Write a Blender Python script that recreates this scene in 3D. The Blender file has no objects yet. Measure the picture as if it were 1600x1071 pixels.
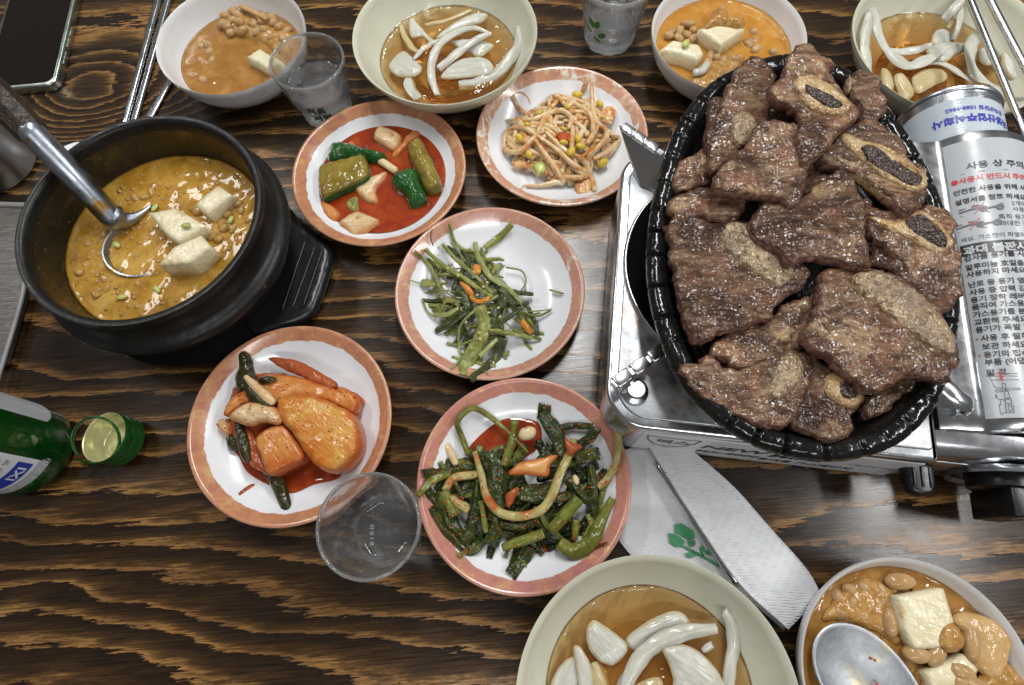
import bpy, math, random
import numpy as np
from mathutils import Vector, Matrix, noise as mnoise
from mathutils.geometry import delaunay_2d_cdt
PI = math.pi
scene = bpy.context.scene
COL = scene.collection

# ------------------------------------------------------------------ camera
FPX, TILT, ROLL, CAMH, CX, CY = 913.18, 0.35537, -0.07684, 0.43961, 800.0, 535.5
_c, _s = math.cos(TILT), math.sin(TILT)
FW = np.array([0, _s, -_c]); DN = np.array([0, -_c, -_s]); RT = np.array([1.0, 0, 0])
_cr, _sr = math.cos(ROLL), math.sin(ROLL)
XR = _cr * RT - _sr * DN; YD = _sr * RT + _cr * DN
CAM = np.array([0, 0, CAMH])
cd = bpy.data.cameras.new('camera'); cam = bpy.data.objects.new('camera', cd); COL.objects.link(cam)
cd.sensor_width = 36.0; cd.lens = 36.0 * FPX / 1600.0; cd.clip_start = 0.01; cd.clip_end = 50
cam.matrix_world = Matrix(((XR[0], -YD[0], -FW[0], CAM[0]), (XR[1], -YD[1], -FW[1], CAM[1]), (XR[2], -YD[2], -FW[2], CAM[2]), (0, 0, 0, 1)))
scene.camera = cam

# ------------------------------------------------------------------ light of the restaurant
scene.view_settings.view_transform = 'Standard'; scene.view_settings.look = 'None'
scene.view_settings.exposure = 0.0; scene.view_settings.gamma = 1.0
scene.cycles.use_denoising = True
scene.cycles.max_bounces = 10; scene.cycles.transmission_bounces = 8; scene.cycles.transparent_max_bounces = 24
scene.cycles.sample_clamp_indirect = 12.0
w = bpy.data.worlds.new('World'); scene.world = w; w.use_nodes = True
bg = w.node_tree.nodes['Background']; bg.inputs[0].default_value = (1.0, 0.98, 0.95, 1); bg.inputs[1].default_value = 0.115
def lamp(name, loc, sx, sy, power, col=(1.0, 0.995, 0.985), aim=None):
    ld = bpy.data.lights.new(name, 'AREA'); ld.shape = 'RECTANGLE'; ld.size = sx; ld.size_y = sy; ld.energy = power; ld.color = col
    o = bpy.data.objects.new(name, ld); COL.objects.link(o); o.location = loc
    if aim is not None:
        o.rotation_euler = (Vector(aim) - Vector(loc)).to_track_quat('-Z', 'Y').to_euler()
    return o
lamp('ceiling_lamp', (0.20, 1.05, 1.5), 0.14, 1.2, 20.2)
lamp('ceiling_lamp.001', (1.30, 0.22, 1.35), 0.14, 1.2, 16.8)
lamp('ceiling_lamp.002', (-1.0, 0.98, 1.5), 0.14, 0.8, 9.8)
lamp('ceiling_lamp.003', (0.15, -1.05, 1.5), 1.2, 0.16, 10.8)

# ------------------------------------------------------------------ helpers
rng = random.Random(7)
def at(px, py, z=0.0):
    x = px - CX; y = py - CY
    d = FW * FPX + RT * (_cr * x + _sr * y) + DN * (-_sr * x + _cr * y)
    return CAM + d * ((z - CAMH) / d[2])
def W(pts, z):
    """photo points (x, y) or (x, y, z) -> world points"""
    return np.array([at(p[0], p[1], p[2] if len(p) > 2 else z) for p in pts])
def Z(pts, ox, oy, sc):
    """points read in an enlarged crop -> photo points"""
    return [(ox + p[0] / sc, oy + p[1] / sc) + tuple(p[2:]) for p in pts]

def tag(o, label=None, cat=None, group=None, kind=None):
    if label: o['label'] = label
    if cat: o['category'] = cat
    if group: o['group'] = group
    if kind: o['kind'] = kind
    return o
def empty(name, loc, rz=0.0, **kw):
    o = bpy.data.objects.new(name, None); COL.objects.link(o); o.location = tuple(loc); o.rotation_euler = (0, 0, rz)
    o.empty_display_size = 0.02
    return tag(o, **kw)
def wm(o):
    return (wm(o.parent) @ o.matrix_basis) if o.parent else o.matrix_basis.copy()
ATTR = {}
def mk(name, V, F, mats, parent=None, mi=None, smooth=True, sharp=None, local=False, **kw):
    V = np.asarray(V, float)
    if not isinstance(mats, (list, tuple)): mats = [mats]
    me = bpy.data.meshes.new(name)
    if parent is None:
        org = np.array([V[:, 0].mean(), V[:, 1].mean(), V[:, 2].min()]); P = V - org
    elif local:
        org = None; P = V
    else:
        m = np.array(wm(parent).inverted()); P = V @ m[:3, :3].T + m[:3, 3]; org = None
    me.from_pydata(P.tolist(), [], [tuple(int(i) for i in f) for f in F])
    for m in mats: me.materials.append(m)
    if mi is not None: me.polygons.foreach_set('material_index', np.asarray(mi, dtype=np.int32))
    me.polygons.foreach_set('use_smooth', [bool(smooth)] * len(me.polygons))
    if smooth and sharp: me.set_sharp_from_angle(angle=math.radians(sharp))
    if ATTR.get('n') == len(V):
        for an in ('strand', 'edge'):
            if an in ATTR:
                d = np.asarray(ATTR[an], np.float32)
                at_ = me.attributes.new(an, 'FLOAT_VECTOR' if d.ndim == 2 else 'FLOAT', 'POINT'); at_.data.foreach_set('vector' if d.ndim == 2 else 'value', d.ravel())
    me.update()
    o = bpy.data.objects.new(name, me); COL.objects.link(o)
    if parent is None: o.location = tuple(org)
    else: o.parent = parent
    return tag(o, **kw)

def cat_rom(P, n, closed=False):
    P = np.asarray(P, float); N = len(P)
    if N == 2 and not closed:
        t = np.linspace(0, 1, n)[:, None]; return P[0] * (1 - t) + P[1] * t
    if closed: Q = np.vstack([P[-1], P, P[0], P[1]]); segs = N
    else: Q = np.vstack([2 * P[0] - P[1], P, 2 * P[-1] - P[-2]]); segs = N - 1
    out = []
    k = 14
    for i in range(segs):
        p0, p1, p2, p3 = Q[i], Q[i + 1], Q[i + 2], Q[i + 3]
        for j in range(k):
            t = j / k
            out.append(0.5 * (2 * p1 + (p2 - p0) * t + (2 * p0 - 5 * p1 + 4 * p2 - p3) * t * t + (3 * p1 - p0 - 3 * p2 + p3) * t ** 3))
    if not closed: out.append(P[-1])
    return resample(np.array(out), n, closed)
def resample(P, n, closed=False):
    Q = np.vstack([P, P[:1]]) if closed else P
    d = np.r_[0, np.cumsum(np.linalg.norm(np.diff(Q, axis=0), axis=1))]
    t = np.linspace(0, d[-1], n + 1)[:-1] if closed else np.linspace(0, d[-1], n)
    return np.stack([np.interp(t, d, Q[:, k]) for k in range(Q.shape[1])], 1)
def plen(P, closed=False):
    Q = np.vstack([P, P[:1]]) if closed else P
    return np.linalg.norm(np.diff(Q, axis=0), axis=1).sum()

def fbm(P, freq, seed=0.0, octv=3):
    o = Vector((seed * 13.7, seed * 7.3, seed * 3.1))
    return np.array([mnoise.fractal(Vector(p) * freq + o, 0.9, 2.0, octv) for p in P])

def inside(poly, pts):
    x, y = pts[:, 0], pts[:, 1]; r = np.zeros(len(pts), bool); n = len(poly)
    j = n - 1
    for i in range(n):
        xi, yi = poly[i, 0], poly[i, 1]; xj, yj = poly[j, 0], poly[j, 1]
        c = ((yi > y) != (yj > y)) & (x < (xj - xi) * (y - yi) / (yj - yi + 1e-12) + xi)
        r ^= c; j = i
    return r
def segdist(poly, pts):
    A = poly[:, :2]; B = np.roll(A, -1, 0); out = np.full(len(pts), 1e9)
    for a, b in zip(A, B):
        ab = b - a; t = np.clip(((pts - a) @ ab) / (ab @ ab + 1e-15), 0, 1)
        out = np.minimum(out, np.linalg.norm(pts - (a + t[:, None] * ab), axis=1))
    return out

def slab(outline, thick, sp=0.0025, rnd=0.003, dome=0.0, namp=0.0, nfreq=120, seed=1, smooth=True, ragged=0.0, zfun=None, side_bulge=0.3, plane=True, stretch=None):
    """solid with a traced outline: outline is Nx3 (z = height of the top)"""
    O = np.asarray(outline, float)
    L = plen(O, True); n = max(10, int(L / sp))
    B = cat_rom(O, n, True) if smooth else resample(O, n, True)
    if ragged:
        nn = np.array([mnoise.noise_vector(Vector((p[0], p[1], seed * 1.7)) * 260) for p in B]); n2 = np.array([mnoise.noise_vector(Vector((p[0], p[1], seed * 2.7)) * 90) for p in B])
        B[:, :2] += (nn[:, :2] * 0.5 + n2[:, :2] * .7) * ragged
    A = np.c_[np.ones(len(O)), O[:, 0], O[:, 1]]
    co, *_ = np.linalg.lstsq(A, O[:, 2], rcond=None) if plane else (np.array([O[:, 2].mean(), 0, 0]), 0, 0, 0)
    lo = B[:, :2].min(0); hi = B[:, :2].max(0)
    gx = np.arange(lo[0], hi[0], sp); gy = np.arange(lo[1], hi[1], sp * 0.87)
    G = np.array([(x + (sp / 2 if j % 2 else 0), y) for j, y in enumerate(gy) for x in gx]).reshape(-1, 2)
    if len(G):
        G = G[inside(B, G)]
    if len(G): G = G[segdist(B, G) > sp * 0.55]
    r2 = rnd * 0.35
    pts = np.vstack([B[:, :2], G]) if len(G) else B[:, :2].copy()
    nb = len(B)
    v2, e2, f2, *_ = delaunay_2d_cdt([Vector(p) for p in pts], [(i, (i + 1) % nb) for i in range(nb)], [], 1, 1e-7)
    P2 = np.array([(v[0], v[1]) for v in v2]); F = [tuple(f) for f in f2]
    d = segdist(B, P2)
    q = np.clip(d / max(rnd, 1e-6), 0, 1); e = np.sqrt(np.clip(1 - (1 - q) ** 2, 0, 1))
    base = co[0] + co[1] * P2[:, 0] + co[2] * P2[:, 1]
    dm = d / max(d.max(), 1e-6)
    top = base + dome * np.sin(dm * PI / 2) - (1 - e) * min(rnd, thick * 0.45)
    P3 = np.c_[P2, base]
    if namp:
        S = P3.copy()
        if stretch is not None:
            a, k = stretch; ca, sa = math.cos(a), math.sin(a)
            u = S[:, 0] * ca + S[:, 1] * sa; v = -S[:, 0] * sa + S[:, 1] * ca; S = np.c_[u / k, v, S[:, 2]]
        top = top + namp * (fbm(S, nfreq, seed, 4) * 0.6) * (0.35 + 0.65 * e)
    bot = base - thick + (1 - e) * min(rnd, thick * 0.4) * 0.6
    if namp: bot = bot + namp * 0.5 * fbm(np.c_[P2, base - thick], nfreq * 0.5, seed + 5, 2)
    if zfun is not None:
        dz = zfun(P2[:, 0], P2[:, 1]); top = top + dz; bot = bot + dz
    nv = len(P2)
    V = np.vstack([np.c_[P2, top], np.c_[P2, bot]])
    T = []; mi = []
    cnt = {}
    for f in F:
        # orient up
        a, b, c = P2[f[0]], P2[f[1]], P2[f[2]]
        if (b[0] - a[0]) * (c[1] - a[1]) - (b[1] - a[1]) * (c[0] - a[0]) < 0: f = f[::-1]
        T.append(f); mi.append(0)
        for i in range(len(f)):
            ed = (f[i], f[(i + 1) % len(f)]); cnt[ed] = 1
    bd = [ed for ed in cnt if (ed[1], ed[0]) not in cnt]
    Fs = list(T)
    for f in T: Fs.append(tuple(i + nv for i in f[::-1])); mi.append(1)
    # side with a middle ring
    bv = sorted({i for ed in bd for i in ed}); idx = {b: 2 * nv + k for k, b in enumerate(bv)}
    cen = P2.mean(0)
    mid = []
    for b in bv:
        o2 = P2[b] - cen; o2 = o2 / (np.linalg.norm(o2) + 1e-9)
        m = (V[b] + V[b + nv]) / 2
        j = mnoise.noise(Vector((P2[b][0], P2[b][1], seed)) * 300) * ragged
        m[:2] += o2 * (min(rnd, thick / 2) * side_bulge + j * 0.6); mid.append(m)
    V = np.vstack([V, np.array(mid)])
    C0 = O[:, :2] - O[:, :2].mean(0); ev, ew = np.linalg.eigh(C0.T @ C0); ax_ = ew[:, 1]; ay_ = ew[:, 0]; Q0 = V[:, :2] - P2.mean(0)
    ATTR.clear(); ATTR.update(n=len(V), strand=np.c_[Q0 @ ay_, V[:, 2] - base.mean(), Q0 @ ax_], edge=np.r_[d, d * 0, np.zeros(len(mid))])
    for a, b in bd:
        Fs.append((b, a, idx[a], idx[b])); mi.append(1)
        Fs.append((idx[b], idx[a], a + nv, b + nv)); mi.append(1)
    return V, Fs, mi

def tube(path, rad, seg=8, flat=1.0, step=0.0025, taper=None, twist=0.0, roundend=True, n=None, squash=0.0, wob=0.0, seed=0, wrk=0.0):
    P = np.asarray(path, float); L = plen(P)
    n = n or max(6, min(60, int(L / step)))
    C = cat_rom(P, n)
    T = np.gradient(C, axis=0); T /= np.linalg.norm(T, axis=1)[:, None] + 1e-12
    up = np.array([0, 0, 1.0])
    s = np.linspace(0, 1, n)
    R = np.interp(s, np.linspace(0, 1, len(rad)), rad) if hasattr(rad, '__len__') else np.full(n, rad)
    if taper: R = R * np.clip(np.minimum(s, 1 - s) / taper, 0.0, 1) ** 0.5 * 0.85 + R * 0.15
    if wob: R = R * (1 + wob * np.array([mnoise.noise(Vector((x * L * 90 + seed, seed, 0))) for x in s]))
    V = []; F = []
    th = np.linspace(0, 2 * PI, seg + 1)[:-1]
    rings = []
    def ring(c, t, r, tw):
        sd = np.cross(t, up); l = np.linalg.norm(sd)
        sd = np.array([1.0, 0, 0]) if l < 1e-4 else sd / l
        nr = np.cross(sd, t)
        if tw: sd, nr = sd * math.cos(tw) + nr * math.sin(tw), nr * math.cos(tw) - sd * math.sin(tw)
        return c + np.outer(np.cos(th) * r * flat, sd) + np.outer(np.sin(th) * r, nr)
    seq = []
    if roundend: seq += [(C[0] - T[0] * R[0] * 0.75, T[0], R[0] * 0.35, 0), (C[0] - T[0] * R[0] * 0.45, T[0], R[0] * 0.78, 0)]
    seq += [(C[i], T[i], R[i], twist * s[i]) for i in range(n)]
    if roundend: seq += [(C[-1] + T[-1] * R[-1] * 0.45, T[-1], R[-1] * 0.78, twist), (C[-1] + T[-1] * R[-1] * 0.75, T[-1], R[-1] * 0.35, twist)]
    for c, t, r, tw in seq: V.append(ring(c, t, r, tw))
    m = len(seq)
    if wrk:
        for i, (c, t, r, tw) in enumerate(seq):
            u = i * step * 130
            f = np.array([1 + wrk * mnoise.fractal(Vector((math.cos(a) * 1.3 + seed, math.sin(a) * 1.3, u * .35 + seed)), .8, 2, 3) for a in th])
            V[i] = c + (V[i] - c) * f[:, None]
    V = np.vstack(V)
    ATTR.clear(); ATTR.update(n=len(V), strand=np.array([(math.cos(a) * .0035, math.sin(a) * .0035, i * L / m) for i in range(m) for a in th]), edge=np.full(len(V), .05))
    for i in range(m - 1):
        for k in range(seg):
            a = i * seg + k; b = i * seg + (k + 1) % seg
            F.append((a, a + seg, b + seg, b))
    F.append(tuple(range(seg))); F.append(tuple((m - 1) * seg + k for k in range(seg))[::-1])
    return V, F

def ribbon(path, w, th=.0006, fold=.3, nx=7, step=.0016, curl=0.0, twist=0.0, seed=0.0, wave=.15, fray=0.0):
    """limp leaf strip: w = half width (number or list along the strip), fold = how strongly it is creased across"""
    P = np.asarray(path, float); L = plen(P); n = max(6, min(64, int(L / step))); C = cat_rom(P, n)
    T = np.gradient(C, axis=0); T /= np.linalg.norm(T, axis=1)[:, None] + 1e-12; s = np.linspace(0, 1, n)
    Wd = np.interp(s, np.linspace(0, 1, len(w)), w) if hasattr(w, '__len__') else np.full(n, w); up = np.array([0, 0, 1.0])
    us = np.linspace(-1, 1, nx + 1); V = []; A = []
    for lay in (1, -1):
        for i in range(n):
            sd = np.cross(T[i], up); sd /= np.linalg.norm(sd) + 1e-9; nr = np.cross(sd, T[i]); tw = twist * s[i] + .5 * mnoise.noise(Vector((s[i] * L * 60, seed, 1)))
            sd, nr = sd * math.cos(tw) + nr * math.sin(tw), nr * math.cos(tw) - sd * math.sin(tw)
            f = fold * (1 + .8 * mnoise.noise(Vector((s[i] * L * 90, seed, 4)))); sh = .35 * mnoise.noise(Vector((s[i] * L * 70, seed, 9)))
            for u in us:
                e = 1 + wave * mnoise.noise(Vector((s[i] * L * 170, u * 1.5 + seed, 2)))
                h = f * (.55 - abs(u - sh)) + wave * .6 * mnoise.noise(Vector((s[i] * L * 130, u * 1.3 + seed, 7)))
                c = C[i] + T[i] * (fray * mnoise.noise(Vector((u * 3, seed, s[i] * 3))) if i in (0, n - 1) else 0)
                V.append(c + sd * u * Wd[i] * e * (1 - .25 * abs(f)) + nr * (h * Wd[i] + lay * th / 2 * (1 - .7 * abs(u) ** 3))); A.append((u * .0045 + 0.002 * lay, .001 * lay, s[i] * L))
    m = nx + 1; k = n * m; F = []
    for i in range(n - 1):
        for j in range(nx):
            a = i * m + j; f4 = (a, a + 1, a + m + 1, a + m); F.append(f4); F.append(tuple(x + k for x in f4[::-1]))
        for j in (0, nx):
            a = i * m + j; f4 = (a, a + m, a + m + k, a + k); F.append(f4 if j == 0 else f4[::-1])
    for i in (0, n - 1):
        for j in range(nx): a = i * m + j; f4 = (a, a + k, a + k + 1, a + 1); F.append(f4 if i == 0 else f4[::-1])
    V = np.array(V); ATTR.clear(); ATTR.update(n=len(V), strand=np.array(A), edge=np.full(len(V), .05)); return V, F
def flakes(V, F, n, seed, size=(.0004, .0010), flat=.45):
    """tiny seasoning flakes sitting on the upward faces of a mesh"""
    r = random.Random(seed); V = np.asarray(V); ps = []; t = 0
    while len(ps) < n and t < n * 20:
        t += 1; f = F[r.randrange(len(F))]; a, b, c = V[f[0]], V[f[1]], V[f[2]]; nn = np.cross(b - a, c - a); l = np.linalg.norm(nn)
        if l < 1e-12 or nn[2] / l < .35: continue
        s = r.uniform(*size); ps.append(blob((a + b + c) / 3 + nn / l * s * .2, (s, s * r.uniform(.5, .9), s * flat), (r.uniform(-.4, .4), r.uniform(-.4, .4), r.uniform(0, 3)), 1, .25, r.random() * 40))
    return ps
def lathe(prof, c=(0, 0), seg=64, z0=0.0, wob=0):
    V = []; F = []; th = np.linspace(0, 2 * PI, seg + 1)[:-1]; rows = []
    for r, z in prof:
        if r <= 1e-9: rows.append([len(V)]); V.append((c[0], c[1], z + z0))
        else:
            rows.append(list(range(len(V), len(V) + seg)))
            V += [(c[0] + r * math.cos(t), c[1] + r * math.sin(t), z + z0) for t in th]
    for A, B in zip(rows, rows[1:]):
        for k in range(seg):
            k2 = (k + 1) % seg
            if len(A) == 1 and len(B) == 1: continue
            if len(A) == 1: F.append((A[0], B[k2], B[k]))
            elif len(B) == 1: F.append((A[k], A[k2], B[0]))
            else: F.append((A[k], A[k2], B[k2], B[k]))
    return np.array(V), F
def fine(prof, k=4):
    """smooth a lathe profile"""
    P = np.array(prof, float); return [tuple(p) for p in cat_rom(P, len(P) * k)]

def rotm(a, b, c):
    return np.array(Matrix.Rotation(c, 3, 'Z') @ Matrix.Rotation(b, 3, 'Y') @ Matrix.Rotation(a, 3, 'X'))
_ico = {}
def ico(sub=2):
    if sub not in _ico:
        import bmesh
        bm = bmesh.new(); bmesh.ops.create_icosphere(bm, subdivisions=sub, radius=1.0)
        bm.verts.ensure_lookup_table()
        _ico[sub] = (np.array([v.co for v in bm.verts]), [tuple(v.index for v in f.verts) for f in bm.faces]); bm.free()
    return _ico[sub]
def blob(c, r, rot=(0, 0, 0), sub=2, namp=0.0, seed=0, nfreq=1.5, pw=None):
    V, F = ico(sub); V = V.copy()
    if pw: V = np.sign(V) * np.abs(V) ** pw; 
    if namp: V = V * (1 + namp * fbm(V, nfreq, seed, 2))[:, None]
    return (V * np.array(r)) @ rotm(*rot).T + np.array(c), F
def join(parts):
    Vs = []; Fs = []; o = 0; mi = []
    for p in parts:
        Vs.append(np.asarray(p[0])); Fs += [tuple(i + o for i in f) for f in p[1]]; o += len(p[0])
        mi += (list(p[2]) if len(p) > 2 and hasattr(p[2], '__len__') else [p[2] if len(p) > 2 else 0] * len(p[1]))
    return np.vstack(Vs), Fs, mi
def rbox(lo, hi, b=0.001, seg=2):
    """box with rounded edges"""
    import bmesh
    bm = bmesh.new(); bmesh.ops.create_cube(bm, size=1.0)
    lo = np.array(lo); hi = np.array(hi)
    for v in bm.verts: v.co = Vector(tuple((lo + hi) / 2 + np.array(v.co) * (hi - lo)))
    if b: bmesh.ops.bevel(bm, geom=list(bm.edges), offset=b, segments=seg, profile=0.5, affect='EDGES')
    bm.verts.ensure_lookup_table(); bm.verts.index_update()
    r = np.array([v.co for v in bm.verts]), [tuple(v.index for v in f.verts) for f in bm.faces]; bm.free(); return r
def prism(poly, z0, z1, b=0.001, seg=2):
    """upright prism with bevelled top edge; poly Nx2"""
    import bmesh
    bm = bmesh.new(); vs = [bm.verts.new((p[0], p[1], z0)) for p in poly]
    f = bm.faces.new(vs); bm.normal_update()
    if f.normal.z < 0: f.normal_flip()
    r = bmesh.ops.extrude_face_region(bm, geom=[f])
    for g in r['geom']:
        if isinstance(g, bmesh.types.BMVert): g.co.z = z1
    bm.normal_update()
    bmesh.ops.recalc_face_normals(bm, faces=bm.faces)
    if b:
        ed = [e for e in bm.edges if all(abs(v.co.z - z1) < 1e-7 for v in e.verts)]
        bmesh.ops.bevel(bm, geom=ed, offset=b, segments=seg, profile=0.5, affect='EDGES')
    bm.verts.index_update()
    r = np.array([v.co for v in bm.verts]), [tuple(v.index for v in f.verts) for f in bm.faces]; bm.free(); return r
def rrect(x0, y0, x1, y1, rads, k=8):
    """rounded rectangle, rads for corners (x0y0, x1y0, x1y1, x0y1)"""
    P = []
    for (cx, cy, a0), r in zip(((x0, y0, 180), (x1, y0, 270), (x1, y1, 0), (x0, y1, 90)), rads):
        sx = 1 if cx == x0 else -1; sy = 1 if cy == y0 else -1
        for i in range(k + 1):
            a = math.radians(a0 + 90 * i / k); P.append((cx + sx * r + r * math.cos(a), cy + sy * r + r * math.sin(a)))
    return P
def text2d(body, size, align='LEFT', bold=0.0):
    cu = bpy.data.curves.new('t', 'FONT'); cu.body = body; cu.size = size; cu.align_x = align; cu.resolution_u = 2; cu.offset = bold
    o = bpy.data.objects.new('t', cu); COL.objects.link(o)
    me = bpy.data.meshes.new_from_object(o.evaluated_get(bpy.context.evaluated_depsgraph_get()))
    import bmesh
    bm = bmesh.new(); bm.from_mesh(me); bmesh.ops.triangulate(bm, faces=bm.faces); bm.verts.index_update()
    V = np.array([v.co for v in bm.verts]).reshape(-1, 3); F = [tuple(v.index for v in f.verts) for f in bm.faces]; bm.free()
    bpy.data.objects.remove(o); bpy.data.curves.remove(cu); bpy.data.meshes.remove(me)
    return V, F
def line2d(P, wd, closed=False):
    """a drawn stroke as flat quads (2-D)"""
    P = np.asarray(P, float)
    if closed: P = np.vstack([P, P[:1]])
    V = []; F = []
    for a, b in zip(P, P[1:]):
        d = b - a; l = np.linalg.norm(d)
        if l < 1e-9: continue
        d /= l; nrm = np.array([-d[1], d[0]]) * wd / 2; a2 = a - d * wd * .3; b2 = b + d * wd * .3
        k = len(V); V += [a2 - nrm, b2 - nrm, b2 + nrm, a2 + nrm]; F.append((k, k + 1, k + 2, k + 3))
    V = np.array(V); return np.c_[V, np.zeros(len(V))], F
# ------------------------------------------------------------------ materials
def NT(name):
    m = bpy.data.materials.new(name); m.use_nodes = True; nt = m.node_tree
    return m, nt, nt.nodes, nt.links, nt.nodes['Principled BSDF']
def coords(N, L, stretch=(1, 1, 1), rot=0.0, rnd=True, src='Object'):
    if src == 'strand': tc = N.new('ShaderNodeAttribute'); tc.attribute_name = 'strand'; src = 'Vector'
    else: tc = N.new('ShaderNodeTexCoord')
    mp = N.new('ShaderNodeMapping'); mp.inputs['Scale'].default_value = stretch; mp.inputs['Rotation'].default_value = (0, 0, rot)
    if rnd:
        oi = N.new('ShaderNodeObjectInfo'); ml = N.new('ShaderNodeMath'); ml.operation = 'MULTIPLY'; ml.inputs[1].default_value = 7.31; L.new(oi.outputs['Random'], ml.inputs[0])
        ad = N.new('ShaderNodeVectorMath'); ad.operation = 'ADD'; L.new(tc.outputs[src], ad.inputs[0]); L.new(ml.outputs[0], ad.inputs[1]); L.new(ad.outputs[0], mp.inputs[0])
    else: L.new(tc.outputs[src], mp.inputs[0])
    return mp.outputs[0]
def nz(N, L, vec, scale, detail=4, rough=0.55, dist=0.0):
    n = N.new('ShaderNodeTexNoise'); n.inputs['Scale'].default_value = scale; n.inputs['Detail'].default_value = detail; n.inputs['Roughness'].default_value = rough; n.inputs['Distortion'].default_value = dist
    L.new(vec, n.inputs['Vector']); return n.outputs[0]
def ramp(N, L, fac, stops, interp='LINEAR'):
    r = N.new('ShaderNodeValToRGB'); r.color_ramp.interpolation = interp; e = r.color_ramp.elements
    while len(e) < len(stops): e.new(0.5)
    for k, (p, c) in enumerate(stops):
        e[k].position = p; e[k].color = (c, c, c, 1) if not hasattr(c, '__len__') else (*c, 1)
    L.new(fac, r.inputs[0]); return r.outputs[0]
def mix(N, L, fac, a, b, mode='MIX'):
    m = N.new('ShaderNodeMix'); m.data_type = 'RGBA'; m.blend_type = mode
    for s, v in ((0, fac), (6, a), (7, b)):
        if hasattr(v, 'is_linked'): L.new(v, m.inputs[s])
        elif s == 0: m.inputs[0].default_value = v
        else: m.inputs[s].default_value = (*v, 1)
    return m.outputs[2]
def mrange(N, L, v, a, b, c=0.0, d=1.0):
    n = N.new('ShaderNodeMapRange'); L.new(v, n.inputs[0])
    for i, x in enumerate((a, b, c, d)): n.inputs[i + 1].default_value = x
    return n.outputs[0]
def bump(N, L, h, dist, strength=1.0, nrm=None):
    b = N.new('ShaderNodeBump'); b.inputs['Distance'].default_value = dist; b.inputs['Strength'].default_value = strength; L.new(h, b.inputs['Height'])
    if nrm is not None: L.new(nrm, b.inputs['Normal'])
    return b.outputs[0]
def food(name, stops, scale=90, spots=None, rough=0.3, bumps=((300, 0.0006),), sss=0.0, sssr=(1, .6, .4), sscale=0.003, coat=0.0, stretch=(1, 1, 1), rot=0.0, detail=5, spec=0.5, trans=0.0, rvar=0.12, dist=0.3, metal=0.0, strand=0.0, edge=None):
    m, nt, N, L, P = NT(name); v = coords(N, L, stretch, rot)
    vb = v
    if strand: vb = coords(N, L, (1, 1, .10), 0, True, 'strand')
    c = ramp(N, L, nz(N, L, v, scale, detail, 0.6, dist), stops)
    if strand: c = mix(N, L, 1.0, c, ramp(N, L, nz(N, L, vb, 420, 3, .65), [(0.3, tuple(1 - strand for _ in range(3))), (0.62, (1, 1, 1))]), 'MULTIPLY')
    for (sc, lo, hi, col) in (spots or ()):
        c = mix(N, L, ramp(N, L, nz(N, L, v, sc, 4, 0.6), [(lo, 0.0), (hi, 1.0)]), c, col)
    if edge:
        ea = N.new('ShaderNodeAttribute'); ea.attribute_name = 'edge'; ew = N.new('ShaderNodeMath'); ew.operation = 'MULTIPLY_ADD'; L.new(nz(N, L, v, 110, 4, .65), ew.inputs[0]); ew.inputs[1].default_value = edge[1] * 1.6; L.new(ea.outputs['Fac'], ew.inputs[2])
        c = mix(N, L, mrange(N, L, ew.outputs[0], edge[1] * .7, edge[1] * 1.7, .85, 0), c, edge[0])
    L.new(c, P.inputs['Base Color'])
    r = ramp(N, L, nz(N, L, v, scale * 1.7, 3), [(0.3, max(0.03, rough - rvar)), (0.7, rough + rvar)]); L.new(r, P.inputs['Roughness'])
    nn = None
    if strand: nn = bump(N, L, nz(N, L, vb, 500, 2, .6), .0007, 1.0, nn)
    for sc, d in bumps: nn = bump(N, L, nz(N, L, v, min(sc, 420), 1.5, 0.5), d * (2.2 if d >= .0004 else 1), 1.0, nn)
    if nn is not None: L.new(nn, P.inputs['Normal'])
    P.inputs['Specular IOR Level'].default_value = spec; P.inputs['Metallic'].default_value = metal
    if sss:
        P.inputs['Subsurface Weight'].default_value = sss; P.inputs['Subsurface Radius'].default_value = sssr; P.inputs['Subsurface Scale'].default_value = sscale
    if coat:
        P.inputs['Specular IOR Level'].default_value = .15
        P.inputs['Coat Weight'].default_value = coat; P.inputs['Coat Roughness'].default_value = 0.05
        if nn is not None: L.new(nn, P.inputs['Coat Normal'])
    if trans: P.inputs['Transmission Weight'].default_value = trans
    return m
def plain(name, col, rough=0.4, metal=0.0, spec=0.5, bumps=(), var=0.12, scale=60, coat=0.0):
    d = tuple(x * (1 - var) for x in col); u = tuple(min(1, x * (1 + var)) for x in col)
    return food(name, [(0.3, d), (0.7, u)], scale, None, rough, bumps, metal=metal, spec=spec, coat=coat, rvar=min(.06, rough * .5))

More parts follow.
